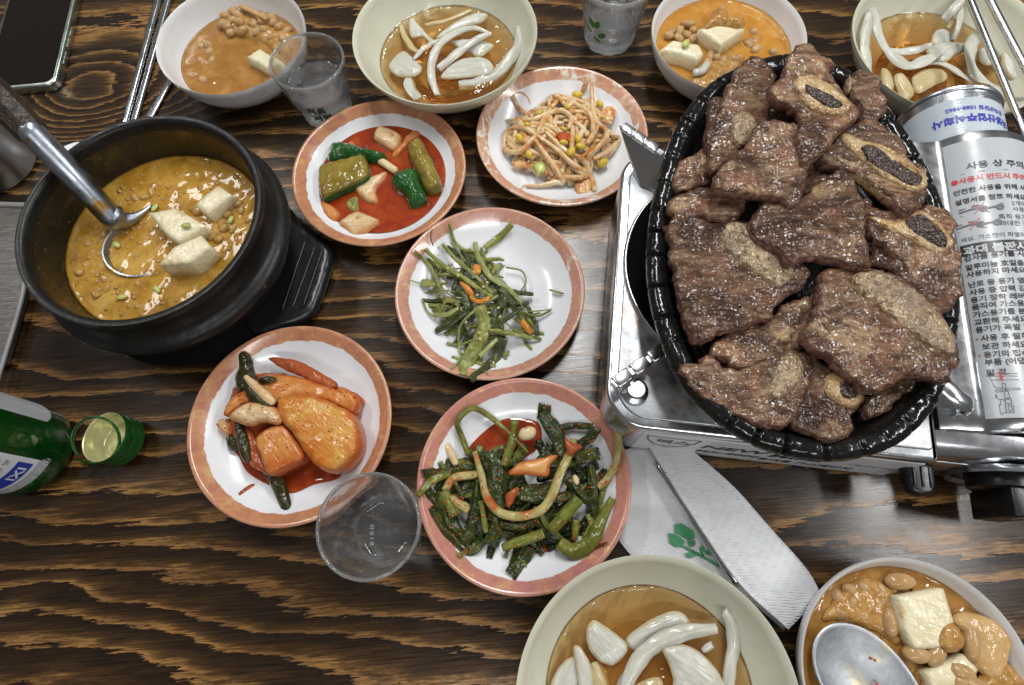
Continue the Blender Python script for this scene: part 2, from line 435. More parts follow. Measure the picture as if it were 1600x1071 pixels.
# table wood: dark stained softwood with raised pale grain and one knot
def wood_table():
    m, nt, N, L, P = NT('stained_wood'); 
    tc = N.new('ShaderNodeTexCoord'); pos = tc.outputs['Object']
    def vm(op, a, b=None, s=None):
        n = N.new('ShaderNodeVectorMath'); n.operation = op; L.new(a, n.inputs[0])
        if b is not None:
            if hasattr(b, 'is_linked'): L.new(b, n.inputs[1])
            else: n.inputs[1].default_value = b
        return n
    def mt(op, a, b=None, c=None):
        n = N.new('ShaderNodeMath'); n.operation = op
        for i, v in enumerate((a, b, c)):
            if v is None: continue
            if hasattr(v, 'is_linked'): L.new(v, n.inputs[i])
            else: n.inputs[i].default_value = v
        return n.outputs[0]
    def mapped(sc, rot=0.0, loc=(0, 0, 0)):
        mp = N.new('ShaderNodeMapping'); mp.inputs['Scale'].default_value = sc; mp.inputs['Rotation'].default_value = (0, 0, rot); mp.inputs['Location'].default_value = loc
        L.new(pos, mp.inputs[0]); return mp.outputs[0]
    sx = N.new('ShaderNodeSeparateXYZ'); L.new(mapped((1, 1, 1), math.radians(9)), sx.inputs[0])
    warp = nz(N, L, mapped((0.55, 2.2, 1)), 3.2, 2, 0.5)
    warp2 = nz(N, L, mapped((0.6, 2.6, 1)), 11, 3, 0.6)
    jag = nz(N, L, mapped((34, 300, 1)), 1.0, 4, 0.75)
    # knots: rings pushed round a point
    f = sx.outputs[1]
    f = mt('ADD', mt('MULTIPLY', f, 50.0), mt('MULTIPLY', mt('SUBTRACT', warp, 0.5), 5.0))
    f = mt('ADD', f, mt('MULTIPLY', mt('SUBTRACT', warp2, 0.5), 1.9))
    f = mt('ADD', f, mt('MULTIPLY', mt('SUBTRACT', jag, 0.5), 0.95))
    for (kx, ky, s, amp, ex) in ((KN[0], KN[1] - .275, 0.062, 8.5, 0.62), (0.52, -0.33, 0.06, 5.0, .7), (-0.55, -0.45, 0.08, 6.0, 0.6)):
        d = vm('SUBTRACT', pos, (kx, ky, 0)); d2 = vm('MULTIPLY', d.outputs[0], (ex, 1.0, 0.0)); ln = vm('LENGTH', d2.outputs[0])
        g = mt('POWER', 2.718, mt('MULTIPLY', mt('POWER', mt('DIVIDE', ln.outputs['Value'], s), 2.0), -1.0))
        f = mt('ADD', f, mt('MULTIPLY', g, amp))
    fr = mt('FRACT', f)
    band = ramp(N, L, fr, [(0.0, 0.9), (0.05, 1.0), (0.13, 0.90), (0.19, 0.42), (0.34, 0.16), (0.62, 0.05), (0.975, 0.0), (0.992, 0.15)])
    fib = nz(N, L, mapped((26, 900, 1)), 1.0, 3, 0.7)
    pores = nz(N, L, mapped((60, 1500, 1)), 1.0, 2, 0.6)
    big = nz(N, L, mapped((2, 5, 1)), 2.0, 3, 0.6)
    bb = mt('MULTIPLY', band, ramp(N, L, fib, [(0.30, 0.25), (0.62, 1.15)]))
    bb = mt('MULTIPLY', bb, ramp(N, L, big, [(0.30, 0.55), (0.62, 1.1)]))
    dark = ramp(N, L, fib, [(0.3, (0.005, 0.0025, 0.0014)), (0.7, (0.025, 0.012, 0.0052))])
    light = ramp(N, L, big, [(0.3, (0.20, 0.095, 0.027)), (0.7, (0.41, 0.215, 0.068))])
    n2 = N.new('ShaderNodeMath'); n2.operation = 'MULTIPLY'; n2.use_clamp = True; L.new(bb, n2.inputs[0]); n2.inputs[1].default_value = 1.0
    L.new(mix(N, L, n2.outputs[0], dark, light), P.inputs['Base Color'])
    L.new(ramp(N, L, fib, [(0.3, 0.16), (0.7, 0.32)]), P.inputs['Roughness'])
    P.inputs['Specular IOR Level'].default_value = 0.3
    h = mt('ADD', mt('MULTIPLY', n2.outputs[0], 0.55), mt('ADD', mt('MULTIPLY', fib, 0.55), mt('MULTIPLY', pores, 0.30)))
    L.new(bump(N, L, h, 0.00008, 1.0), P.inputs['Normal'])
    P.inputs['Coat Weight'].default_value = .7; L.new(ramp(N, L, nz(N, L, mapped((9, 14, 1)), 1.0, 5, .65), [(.35, .10), (.65, .30)]), P.inputs['Coat Roughness']); P.inputs['Coat IOR'].default_value = 1.45
    L.new(bump(N, L, mt('ADD', fib, mt('MULTIPLY', n2.outputs[0], .4)), .00006), P.inputs['Coat Normal'])
    return m
KN = at(128, 148, 0)
M = {}
M['wood'] = wood_table()
M['white'] = food('white_melamine', [(0.3, (.72, .73, .74)), (0.7, (.80, .80, .80))], 40, [(55, .70, .80, (.62, .55, .42))], 0.22, ((500, .00004),), coat=.3)
M['celadon'] = food('pale_celadon_melamine', [(0.3, (.55, .555, .44)), (0.7, (.63, .625, .50))], 30, [(900, .70, .76, (.42, .40, .28))], 0.25, ((400, .00005),), coat=.3)
def plate_mat(name, base, mott, pale, worn):
    m, nt, N, L, P = NT(name); v = coords(N, L); tc = N.new('ShaderNodeTexCoord')
    sp = N.new('ShaderNodeVectorMath'); sp.operation = 'MULTIPLY'; L.new(tc.outputs['Object'], sp.inputs[0]); sp.inputs[1].default_value = (1, 1, 0)
    ln = N.new('ShaderNodeVectorMath'); ln.operation = 'LENGTH'; L.new(sp.outputs[0], ln.inputs[0])
    wob = N.new('ShaderNodeMath'); wob.operation = 'MULTIPLY_ADD'; L.new(nz(N, L, v, 130, 3), wob.inputs[0]); wob.inputs[1].default_value = 0.0030; L.new(ln.outputs['Value'], wob.inputs[2])
    bandf = mrange(N, L, wob.outputs[0], .0662, .0668)
    c = ramp(N, L, nz(N, L, v, 60, 5, .7, 1.2), [(0.34, mott), (0.46, base), (0.54, base), (0.66, pale)])
    c = mix(N, L, ramp(N, L, nz(N, L, v, 190, 4, .7), [(0.50, 0.0), (0.68, 0.6)]), c, (.36, .15, .11))
    if worn: c = mix(N, L, ramp(N, L, nz(N, L, v, 55, 5, .7, .8), [(worn, 0.0), (worn + .07, 1.0)]), c, (.72, .70, .62))
    wht = ramp(N, L, nz(N, L, v, 60, 4), [(0.35, (.74, .76, .79)), (0.7, (.80, .81, .82))])
    wht = mix(N, L, ramp(N, L, nz(N, L, v, 48, 5, .7), [(0.62, 0.0), (0.76, 0.4)]), wht, (.70, .50, .33))
    lip = mrange(N, L, ln.outputs['Value'], .0738, .0750, 0, .5)
    c = mix(N, L, lip, c, (.62, .45, .33))
    L.new(mix(N, L, bandf, wht, c), P.inputs['Base Color']); P.inputs['Roughness'].default_value = 0.2; P.inputs['Coat Weight'].default_value = .35; P.inputs['Coat Roughness'].default_value = .08
    L.new(bump(N, L, nz(N, L, v, 300, 2), .00004), P.inputs['Normal'])
    return m
M['plate_a'] = plate_mat('terracotta_rim_melamine', (.50, .225, .115), (.39, .155, .105), (.60, .36, .17), 0)
M['plate_b'] = plate_mat('worn_rim_melamine', (.56, .29, .18), (.60, .36, .24), (.66, .50, .34), .53)
M['plate_c'] = plate_mat('faded_rim_melamine', (.52, .27, .19), (.50, .24, .20), (.62, .44, .24), .62)
M['plate_e'] = plate_mat('mottled_rim_melamine', (.52, .23, .17), (.48, .19, .18), (.64, .40, .16), .70)
# metals
def metal(name, col=(.74, .76, .79), rough=0.2, bumps=(), stretch=(1, 1, 1), rv=0.05, spots=None):
    return food(name, [(0.3, tuple(x * .9 for x in col)), (0.7, col)], 60, spots, rough, bumps, metal=1.0, stretch=stretch, rvar=rv)
M['chrome'] = metal('chrome', (.68, .70, .73), .22, ((60, .00006),))
M['steel'] = metal('brushed_steel', (.62, .65, .69), .28, ((600, .0001),), (1, 8, 1))
M['stove_top'] = metal('stainless_stove_top', (.46, .48, .50), .42, ((25, .00012), (500, .00005)), (1, 1, 1), .10, [(30, .52, .68, (.36, .30, .26))])
M['cutlery'] = metal('cutlery_steel', (.66, .68, .70), .20, ((300, .00006),))
M['dull_steel'] = metal('worn_ladle_steel', (.40, .44, .50), .34, ((200, .0001),), (1, 1, 1), .1, [(60, .63, .67, (.42, .25, .07))])
M['cup_steel'] = metal('dull_cup_steel', (.46, .49, .51), .36, ())
M['spoon_steel'] = metal('worn_spoon_steel', (.44, .46, .48), .46, ((300, .0001),), rv=.08, spots=[(45, .60, .70, (.55, .50, .32))])
M['cast'] = food('oiled_cast_iron', [(0.3, (.004, .004, .004)), (0.7, (.012, .0115, .011))], 110, None, .21, ((300, .00032), (110, .00038)), rvar=.10, spec=.6, coat=.6)
M['pot'] = food('black_stoneware', [(0.3, (.006, .006, .006)), (0.7, (.014, .013, .0125))], 60, [(75, .66, .76, (.13, .075, .025))], .40, ((160, .0003),), rvar=.10, spec=.35)
M['pot_in'] = food('stained_pot_glaze', [(0.3, (.006, .006, .005)), (0.7, (.016, .014, .010))], 60, [(45, .58, .74, (.07, .045, .010)), (300, .66, .72, (.20, .14, .05))], .28, ((160, .0003),), spec=.6)
M['black_plastic'] = plain('black_plastic', (.010, .010, .011), .30, bumps=((300, .00008),))
M['dark_gloss'] = plain('black_enamel', (.006, .006, .006), .10)
M['grip'] = food('worn_brown_grip', [(0.3, (.016, .010, .007)), (0.7, (.055, .036, .024))], 120, None, .45, ((300, .0006),))
M['paper'] = food('white_tissue', [(0.3, (.72, .74, .76)), (0.7, (.80, .81, .82))], 40, None, .85, (), spec=.1)
def tissue(name, sc, stretch, rot, d):
    m, nt, N, L, P = NT(name); v = coords(N, L, stretch, rot, False)
    wv = N.new('ShaderNodeTexVoronoi'); wv.inputs['Scale'].default_value = sc; wv.inputs['Randomness'].default_value = .35; L.new(v, wv.inputs['Vector'])
    L.new(ramp(N, L, nz(N, L, v, sc * .1, 3), [(0.3, (.70, .72, .74)), (0.7, (.78, .79, .80))]), P.inputs['Base Color']); P.inputs['Roughness'].default_value = .9; P.inputs['Specular IOR Level'].default_value = .1
    L.new(bump(N, L, wv.outputs['Distance'], d), P.inputs['Normal']); return m
M['napkin'] = tissue('embossed_tissue', 620, (1, 1.5, 1), .5, .0006)
M['napkin2'] = tissue('ribbed_tissue', 560, (.18, 1.6, 1), math.radians(-40), .0007)
M['sticker'] = plain('white_sticker', (.47, .49, .51), .28, var=.03)
M['sticker2'] = plain('glossy_white_sticker', (.78, .79, .83), .22, var=.03)
M['ink'] = plain('black_ink', (.03, .03, .035), .35)
M['ink_grey'] = plain('grey_ink', (.13, .13, .14), .35)
M['ink_red'] = plain('red_ink', (.60, .05, .05), .35)
M['ink_blue'] = plain('blue_ink', (.05, .06, .42), .35)
M['ink_green'] = plain('green_ink', (.05, .30, .12), .6)
M['leaf_print'] = plain('leaf_green_print', (.12, .36, .06), .4)
M['can_white'] = food('ribbed_white_can_paint', [(0.3, (.46, .53, .59)), (0.7, (.51, .57, .62))], 30, None, .25, ())
M['label_grey'] = plain('grey_label', (.42, .44, .46), .4)
M['label_blue'] = plain('blue_label', (.02, .05, .42), .4)
M['grey_wood'] = food('grey_woodgrain_laminate', [(0.3, (.075, .066, .058)), (0.6, (.16, .14, .125)), (0.75, (.22, .20, .18))], 60, None, .45, ((150, .0003),), stretch=(1.2, 8, 1), rot=.15)
M['grey_edge'] = plain('pale_grey_edging', (.30, .30, .30), .35)
M['screen'] = plain('phone_screen', (.010, .007, .006), .06, coat=.5)
M['phone'] = metal('pale_green_metal', (.50, .56, .50), .28)
def glass(name, col=(1, 1, 1), ior=1.45, rough=0.0, bumps=(), painted_glow=0.0, base=0.0, clear=.25, rim=.20):
    m, nt, N, L, P = NT(name); P.inputs['Base Color'].default_value = (*col, 1); P.inputs['Transmission Weight'].default_value = 1; P.inputs['IOR'].default_value = ior; P.inputs['Roughness'].default_value = rough
    if bumps:
        v = coords(N, L); nn = None
        for sc, d in bumps: nn = bump(N, L, nz(N, L, v, sc, 2), d, 1, nn)
        L.new(nn, P.inputs['Normal'])
    if painted_glow:  # pale diffuse mixed in, painting the brightness of light caught in the glass
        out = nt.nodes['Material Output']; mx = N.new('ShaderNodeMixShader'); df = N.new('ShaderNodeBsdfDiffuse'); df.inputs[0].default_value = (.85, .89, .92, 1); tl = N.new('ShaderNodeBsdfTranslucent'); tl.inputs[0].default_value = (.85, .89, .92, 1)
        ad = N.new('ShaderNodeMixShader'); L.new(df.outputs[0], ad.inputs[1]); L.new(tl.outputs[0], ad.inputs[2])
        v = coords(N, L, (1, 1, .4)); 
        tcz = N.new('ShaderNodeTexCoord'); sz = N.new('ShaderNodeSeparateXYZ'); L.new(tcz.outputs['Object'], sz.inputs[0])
        zf = mrange(N, L, sz.outputs[2], .002, .014, base, 0); ac = N.new('ShaderNodeMath'); ac.operation = 'ADD'; L.new(zf, ac.inputs[0]); L.new(ramp(N, L, nz(N, L, v, 90, 4, .6), [(.40, painted_glow * .15), (.60, painted_glow * .8), (.74, painted_glow * 4)]), ac.inputs[1])  # base paled for light focused there, wall streaks painted as reflections
        rz = mrange(N, L, sz.outputs[2], .0565, .0605, 0, rim); a2 = N.new('ShaderNodeMath'); a2.operation = 'ADD'; L.new(ac.outputs[0], a2.inputs[0]); L.new(rz, a2.inputs[1]); L.new(a2.outputs[0], mx.inputs[0]);  # rim paled as a painted highlight
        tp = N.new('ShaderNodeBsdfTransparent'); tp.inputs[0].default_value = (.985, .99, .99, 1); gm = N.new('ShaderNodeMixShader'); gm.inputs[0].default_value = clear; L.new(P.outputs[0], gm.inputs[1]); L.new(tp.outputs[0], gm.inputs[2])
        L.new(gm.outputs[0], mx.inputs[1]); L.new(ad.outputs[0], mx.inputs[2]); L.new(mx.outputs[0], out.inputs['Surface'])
    return m
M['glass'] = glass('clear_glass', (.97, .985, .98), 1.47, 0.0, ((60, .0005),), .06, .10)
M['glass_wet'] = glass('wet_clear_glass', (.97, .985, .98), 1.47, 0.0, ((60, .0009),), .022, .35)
M['water'] = glass('clear_water', (.99, .995, 1), 1.33, 0.0, ((110, .0012),), .06, 0, .1, 0)  # whitened to paint in the surface reflection
M['green_glass'] = food('green_bottle_glass', [(0.3, (.002, .030, .004)), (0.7, (.004, .085, .010))], 22, None, .10, ((70, .0006),), spec=.6, trans=.35, rvar=.04)
def broth(name, stops, rough=.06, alpha=1.0, scale=70, bumps=((55, .0022),), dens=None, edge=None):
    m, nt, N, L, P = NT(name); v = coords(N, L)
    c = ramp(N, L, nz(N, L, v, scale, 5, .62, .6), stops)
    L.new(c, P.inputs['Base Color']); P.inputs['Roughness'].default_value = rough
    nn = None
    for sc, d in bumps: nn = bump(N, L, nz(N, L, v, min(sc, 260), 1.5, .5), d, 1, nn)
    if nn is not None: L.new(nn, P.inputs['Normal']); L.new(nn, P.inputs['Coat Normal'])
    P.inputs['Roughness'].default_value = .4; P.inputs['Specular IOR Level'].default_value = .08; P.inputs['Coat Weight'].default_value = 1.0; P.inputs['Coat Roughness'].default_value = .03
    return m
M['soup'] = broth('soybean_stew_broth', [(0.3, (.26, .115, .022)), (0.5, (.33, .155, .034)), (0.72, (.42, .23, .068))], .12)
M['soup_o'] = broth('orange_stew_broth', [(0.3, (.40, .165, .020)), (0.5, (.46, .21, .028)), (0.72, (.52, .28, .065))], .08)
M['soup_pot'] = broth('pot_stew_broth', [(0.28, (.24, .115, .010)), (0.48, (.39, .20, .022)), (0.70, (.52, .32, .070))], .12, bumps=((70, .0012),))
M['soup_pot'].node_tree.nodes['Principled BSDF'].inputs['Coat Weight'].default_value = .45
M['soup_pot'].node_tree.nodes['Principled BSDF'].inputs['Coat Roughness'].default_value = .08
M['redsauce'] = broth('red_kimchi_brine', [(0.3, (.21, .018, .003)), (0.55, (.30, .038, .005)), (0.75, (.38, .075, .012))], .07, bumps=((45, .0008),))
def sauce():
    m, nt, N, L, P = NT('amber_soy_sauce'); out = nt.nodes['Material Output']
    v = coords(N, L)
    P.inputs['Base Color'].default_value = (.48, .24, .06, 1); P.inputs['Roughness'].default_value = .03
    tr = N.new('ShaderNodeBsdfTransparent'); tr.inputs[0].default_value = (1, .93, .74, 1)
    mx = N.new('ShaderNodeMixShader'); mx.inputs[0].default_value = .16; L.new(tr.outputs[0], mx.inputs[1]); L.new(P.outputs[0], mx.inputs[2])
    gl = N.new('ShaderNodeBsdfGlossy'); gl.inputs['Roughness'].default_value = .02
    fr = N.new('ShaderNodeFresnel'); fr.inputs['IOR'].default_value = 1.36
    nb = bump(N, L, nz(N, L, v, 60, 2), .0030); 
    for s in (P, gl, fr): L.new(nb, s.inputs['Normal'])
    m2 = N.new('ShaderNodeMixShader'); L.new(fr.outputs[0], m2.inputs[0]); L.new(mx.outputs[0], m2.inputs[1]); L.new(gl.outputs[0], m2.inputs[2])
    L.new(m2.outputs[0], out.inputs['Surface'])
    va = N.new('ShaderNodeVolumeAbsorption'); va.inputs[0].default_value = (.88, .58, .20, 1); va.inputs['Density'].default_value = 42; L.new(va.outputs[0], out.inputs['Volume'])
    return m
M['sauce'] = sauce()
# foods
M['onion'] = food('raw_onion', [(0.3, (.49, .49, .41)), (0.7, (.64, .64, .58))], 40, None, .2, ((50, .0003),), sss=.7, sssr=(1, .95, .8), sscale=.005, coat=.5, strand=.2, edge=((.48, .37, .17), .0022))
M['onion_s'] = food('soy_stained_onion', [(0.3, (.47, .36, .17)), (0.7, (.60, .52, .33))], 45, None, .2, ((50, .0003),), sss=.7, sssr=(1, .9, .6), sscale=.005, coat=.5, strand=.13)
M['tofu'] = food('tofu', [(0.3, (.66, .58, .36)), (0.7, (.76, .70, .50))], 70, [(60, .58, .72, (.54, .30, .07)), (420, .68, .74, (.48, .33, .15))], .28, ((260, .0004), (50, .0005)), sss=.2, sssr=(1, .85, .5))
M['bean'] = food('soybean', [(0.3, (.36, .20, .080)), (0.7, (.50, .33, .16))], 90, None, .25, ((120, .0004),), sss=.25, sssr=(1, .7, .3), coat=.3)
M['bean_pot'] = food('stew_coated_bean', [(0.3, (.36, .20, .045)), (0.7, (.47, .29, .10))], 120, None, .2, ((200, .0008),), coat=.3)
M['mash'] = food('soybean_mash', [(0.25, (.30, .14, .03)), (0.5, (.40, .21, .055)), (0.75, (.54, .34, .13))], 170, None, .25, ((220, .0006),), sss=.15, coat=.5)
M['stewradish'] = food('stewed_radish', [(0.3, (.46, .27, .10)), (0.7, (.56, .37, .17))], 90, [(120, .6, .7, (.60, .40, .18))], .25, ((160, .0006),), sss=.3, coat=.3)
M['scallion_bit'] = plain('scallion_slice', (.42, .46, .13), .3, var=.3)
M['cuc_skin'] = food('cucumber_skin', [(0.3, (.010, .055, .012)), (0.55, (.022, .10, .022)), (0.75, (.05, .17, .04))], 70, [(220, .66, .74, (.25, .05, .015))], .16, ((90, .0012), (300, .0005)), coat=.4)
M['cuc_flesh'] = food('pickled_cucumber_flesh', [(0.3, (.17, .115, .020)), (0.55, (.26, .20, .035)), (0.75, (.34, .30, .08))], 60, [(130, .58, .70, (.30, .09, .02))], .18, ((130, .0010),), sss=.2, coat=.4, edge=((.12, .10, .016), .003))
M['kim_white'] = food('pale_radish_kimchi', [(0.3, (.58, .36, .17)), (0.6, (.68, .52, .30)), (0.75, (.72, .60, .40))], 60, [(150, .60, .70, (.45, .10, .02))], .2, ((130, .0007),), sss=.3, coat=.4, strand=0.15, edge=((.54, .17, .035), .0035))
M['kim_orange'] = food('orange_radish_kimchi', [(0.25, (.44, .10, .018)), (0.5, (.56, .22, .055)), (0.75, (.64, .36, .12))], 45, [(200, .62, .70, (.38, .05, .01))], .2, ((110, .0006),), sss=.3, sssr=(1, .5, .2), coat=.4, strand=0.12, edge=((.44, .075, .012), .003))
M['kim_gold'] = food('golden_radish_kimchi', [(0.28, (.48, .13, .018)), (0.42, (.58, .25, .045)), (0.58, (.64, .36, .085)), (0.78, (.68, .48, .18))], 55, [(22, .52, .66, (.52, .15, .02)), (300, .64, .70, (.38, .06, .01))], .28, ((60, .0005), (240, .0004)), sss=.3, sssr=(1, .55, .2), coat=.6, edge=((.46, .10, .014), .006), strand=.15)
M['kim_red'] = food('red_kimchi_leaf', [(0.3, (.34, .055, .014)), (0.6, (.46, .12, .04)), (0.8, (.55, .25, .10))], 70, None, .2, ((150, .0008),), sss=.2, coat=.4, strand=0.35)
M['leaf_dark'] = food('dark_kimchi_leaf', [(0.3, (.018, .020, .006)), (0.6, (.050, .045, .012)), (0.8, (.11, .085, .025))], 90, None, .22, ((160, .0012),), coat=.4, strand=0.5)
M['seaweed'] = food('olive_kelp_stem', [(0.25, (.13, .15, .028)), (0.5, (.28, .29, .075)), (0.75, (.42, .43, .16))], 110, None, .2, ((260, .0007),), sss=.2, sssr=(.6, 1, .3), coat=.4, stretch=(1, 1, 1), strand=0.5)
M['seaweed_d'] = food('dark_kelp', [(0.3, (.030, .042, .016)), (0.7, (.105, .125, .044))], 110, None, .18, ((220, .0008),), coat=.4, strand=0.5)
M['seaweed_l'] = food('pale_kelp_shred', [(0.3, (.24, .28, .08)), (0.7, (.42, .45, .18))], 110, None, .2, ((200, .0004),), sss=.3, coat=.3, strand=0.4)
M['sprout'] = food('seasoned_sprout_stem', [(0.25, (.64, .36, .14)), (0.5, (.77, .58, .33)), (0.75, (.80, .70, .50))], 60, [(90, .46, .66, (.58, .24, .06)), (300, .66, .72, (.40, .08, .02))], .2, ((200, .0004),), sss=.4, sssr=(1, .7, .35), coat=.4, strand=0.25)
M['sprout_mix'] = food('seasoned_sprout_scrap', [(0.3, (.50, .20, .05)), (0.5, (.62, .36, .14)), (0.7, (.72, .52, .28))], 130, [(110, .5, .62, (.46, .11, .02))], .3, ((200, .0005),), coat=.4)
M['sprout_head'] = food('yellow_sprout_bean', [(0.3, (.56, .36, .03)), (0.7, (.68, .52, .08))], 90, None, .2, ((200, .0005),), sss=.2, coat=.4)
M['chili'] = food('chili_paste', [(0.3, (.34, .03, .006)), (0.7, (.52, .11, .025))], 300, None, .25, ((500, .0010),), coat=.3)
M['carrot'] = food('carrot_shred', [(0.3, (.50, .17, .02)), (0.7, (.62, .27, .05))], 90, None, .2, ((150, .0006),), sss=.2, coat=.4)
M['sc_dark'] = food('dark_scallion_leaf', [(0.25, (.014, .022, .005)), (0.5, (.040, .056, .012)), (0.75, (.110, .130, .026))], 80, [(330, .66, .72, (.30, .05, .012))], .16, ((120, .0014), (350, .0006)), coat=.5, strand=0.6)
M['sc_mid'] = food('olive_scallion_stalk', [(0.25, (.085, .10, .016)), (0.5, (.17, .19, .032)), (0.75, (.30, .29, .06))], 50, [(300, .65, .71, (.34, .06, .012))], .18, ((140, .0008),), sss=.15, sssr=(.7, 1, .3), coat=.5, strand=0.5)
M['sc_pale'] = food('pale_scallion_stalk', [(0.25, (.30, .26, .075)), (0.5, (.44, .38, .14)), (0.75, (.54, .46, .22))], 40, [(70, .52, .66, (.44, .11, .025)), (320, .64, .70, (.42, .04, .01))], .18, ((140, .0007),), sss=.3, sssr=(1, .8, .4), coat=.5, strand=0.35)
M['garlic'] = food('garlic_clove', [(0.3, (.60, .46, .24)), (0.7, (.70, .60, .38))], 70, [(120, .62, .7, (.5, .2, .06))], .2, ((100, .0005),), sss=.3, coat=.4)
M['sesame'] = plain('sesame_seed', (.62, .50, .28), .4)
def meat(name, rot, tint=1.0, fat=0.58, char=.60):
    m, nt, N, L, P = NT(name); v = coords(N, L, (1, 1, 1)); vs = coords(N, L, (.25, 1, 1), rot)
    c = ramp(N, L, nz(N, L, vs, 170, 6, .74, .5), [(0.32, (.028 * tint, .015 * tint, .010 * tint)), (0.44, (.098 * tint, .054 * tint, .033 * tint)), (0.54, (.185 * tint, .115 * tint, .074 * tint)), (0.70, (.37 * tint, .265 * tint, .175 * tint))])
    c = mix(N, L, ramp(N, L, nz(N, L, v, 48, 5, .65), [(0.48, 0.0), (0.66, .50)]), c, (.27 * tint, .125 * tint, .075 * tint))
    c = mix(N, L, ramp(N, L, nz(N, L, v, 34, 5, .7, .6), [(fat, 0.0), (fat + .08, .8)]), c, (.42, .30, .17))
    c = mix(N, L, ramp(N, L, nz(N, L, v, 40, 7, .78, .5), [(char - .13, 0.0), (char + .03, .94)]), c, (.030, .012, .008))
    c = mix(N, L, ramp(N, L, nz(N, L, v, 420, 3, .7), [(0.58, 0.0), (0.70, .7)]), c, (.035, .017, .011))
    oi = N.new('ShaderNodeObjectInfo'); c = mix(N, L, 1.0, c, ramp(N, L, oi.outputs['Random'], [(0, (.72, .66, .62)), (.5, (1, .96, .92)), (1, (1.25, 1.2, 1.12))]), 'MULTIPLY')
    ea = N.new('ShaderNodeAttribute'); ea.attribute_name = 'edge'; ew = N.new('ShaderNodeMath'); ew.operation = 'MULTIPLY_ADD'; L.new(nz(N, L, v, 120, 4, .7), ew.inputs[0]); ew.inputs[1].default_value = .010; L.new(ea.outputs['Fac'], ew.inputs[2])
    c = mix(N, L, mrange(N, L, ew.outputs[0], .0040, .0075, .85, 0), c, (.075, .030, .017))
    L.new(c, P.inputs['Base Color'])
    P.inputs['Roughness'].default_value = .5
    n1 = bump(N, L, nz(N, L, vs, 220, 2.5, .6), .0019); n2 = bump(N, L, nz(N, L, v, 250, 1, .5), .0013, 1, n1)
    L.new(n2, P.inputs['Normal']); P.inputs['Specular IOR Level'].default_value = .12; L.new(ramp(N, L, nz(N, L, v, 45, 4, .7), [(.38, .25), (.58, 1.0)]), P.inputs['Coat Weight']); P.inputs['Coat Roughness'].default_value = .05; P.inputs['Coat IOR'].default_value = 1.46
    L.new(n2, P.inputs['Coat Normal'])
    return m
MEAT = [meat('grilled_beef', .5), meat('grilled_beef_pale', -.7, 1.08, .57, .62), meat('grilled_beef_dark', 1.4, .8, .62, .55), meat('grilled_beef_fatty', 2.2, 1.0, .55, .60), meat('grilled_beef_seared', -1.2, .95, .60, .58), meat('grilled_beef_soft', 1.0, 1.05, .58, .63)]
M['meat_side'] = food('pink_meat_edge', [(0.25, (.11, .048, .036)), (0.5, (.22, .115, .090)), (0.75, (.36, .22, .18))], 260, [(60, .60, .72, (.09, .03, .015))], .25, ((420, .0014),), coat=.4, stretch=(1, 1, .3))
M['bone'] = food('browned_bone', [(0.28, (.17, .115, .065)), (0.5, (.33, .235, .130)), (0.72, (.46, .35, .21))], 70, [(360, .54, .62, (.13, .075, .042)), (40, .52, .66, (.24, .165, .11))], .4, ((360, .0011), (120, .0006)), coat=1.0)
M['bone_cut'] = food('pale_bone_rim', [(0.28, (.26, .15, .065)), (0.5, (.45, .30, .14)), (0.72, (.60, .46, .26))], 60, [(80, .56, .66, (.20, .085, .03)), (380, .60, .68, (.20, .11, .05))], .35, ((360, .0008),), coat=1.0)
M['marrow'] = food('dark_marrow', [(0.3, (.018, .010, .009)), (0.6, (.075, .045, .035)), (0.8, (.17, .12, .095))], 400, None, .3, ((400, .0016),), coat=1.0)
# ------------------------------------------------------------------ the table
V, F = rbox((-0.95, -0.45, -0.03), (0.95, 1.0, 0.0), 0.003)
mk('table_top', V, F, M['wood'], kind='structure', sharp=30)

# ------------------------------------------------------------------ plates and bowls
PLATE = [(0, .0025), (.040, .0025), (.042, 0), (.0455, 0), (.0465, .003), (.060, .0098), (.0725, .0195), (.0748, .0217), (.0750, .0226), (.0745, .0236), (.0732, .0238), (.0715, .0229), (.064, .0164), (.055, .0104), (.047, .0070), (.040, .0056), (.03, .005), (0, .005)]
def plate_z(r): return np.interp(r, [0, .03, .040, .047, .055, .064, .0715, .0735], [.005, .005, .0056, .0070, .0104, .0164, .0229, .0238])
PLC = dict(A=(-.1027, .3222), B=(.0575, .3462), C=(-.0144, .2010), D=(-.1668, .1069), E=(.0007, .0514))
def plate(k, mat, label):
    V, F = lathe(PLATE, PLC[k], 96)
    return mk('side_plate', V, F, M[mat], sharp=60, label=label, cat='plate', group='side dish plates with terracotta rims')
plate('A', 'plate_a', 'deep rimmed plate holding red cucumber kimchi brine, beside the black pot')
plate('B', 'plate_b', 'plate with worn, chipped orange rim under the bean sprouts')
plate('C', 'plate_c', 'plate with faded pinkish rim under the green seaweed stems')
plate('D', 'plate_a', 'plate with pink orange rim under the big radish kimchi pieces')
plate('E', 'plate_e', 'largest looking plate with mottled yellow pink rim under the scallion kimchi')
def on_plate(k, pts, dz=0.0):
    """photo points laid on the inner surface of a plate"""
    out = []
    for p in pts:
        z = .006
        for _ in range(6):
            q = at(p[0], p[1], z + dz); z = float(plate_z(math.hypot(q[0] - PLC[k][0], q[1] - PLC[k][1])))
        out.append(at(p[0], p[1], z + dz))
    return np.array(out)
CEL = fine([(0, .004), (.036, .004), (.039, 0), (.043, 0), (.045, .006), (.058, .019), (.070, .037), (.0775, .053), (.0802, .0600), (.0800, .0614), (.0786, .0618), (.0768, .0598), (.0735, .0505), (.066, .0355), (.054, .0190), (.040, .0098), (.02, .0072), (0, .007)], 3)
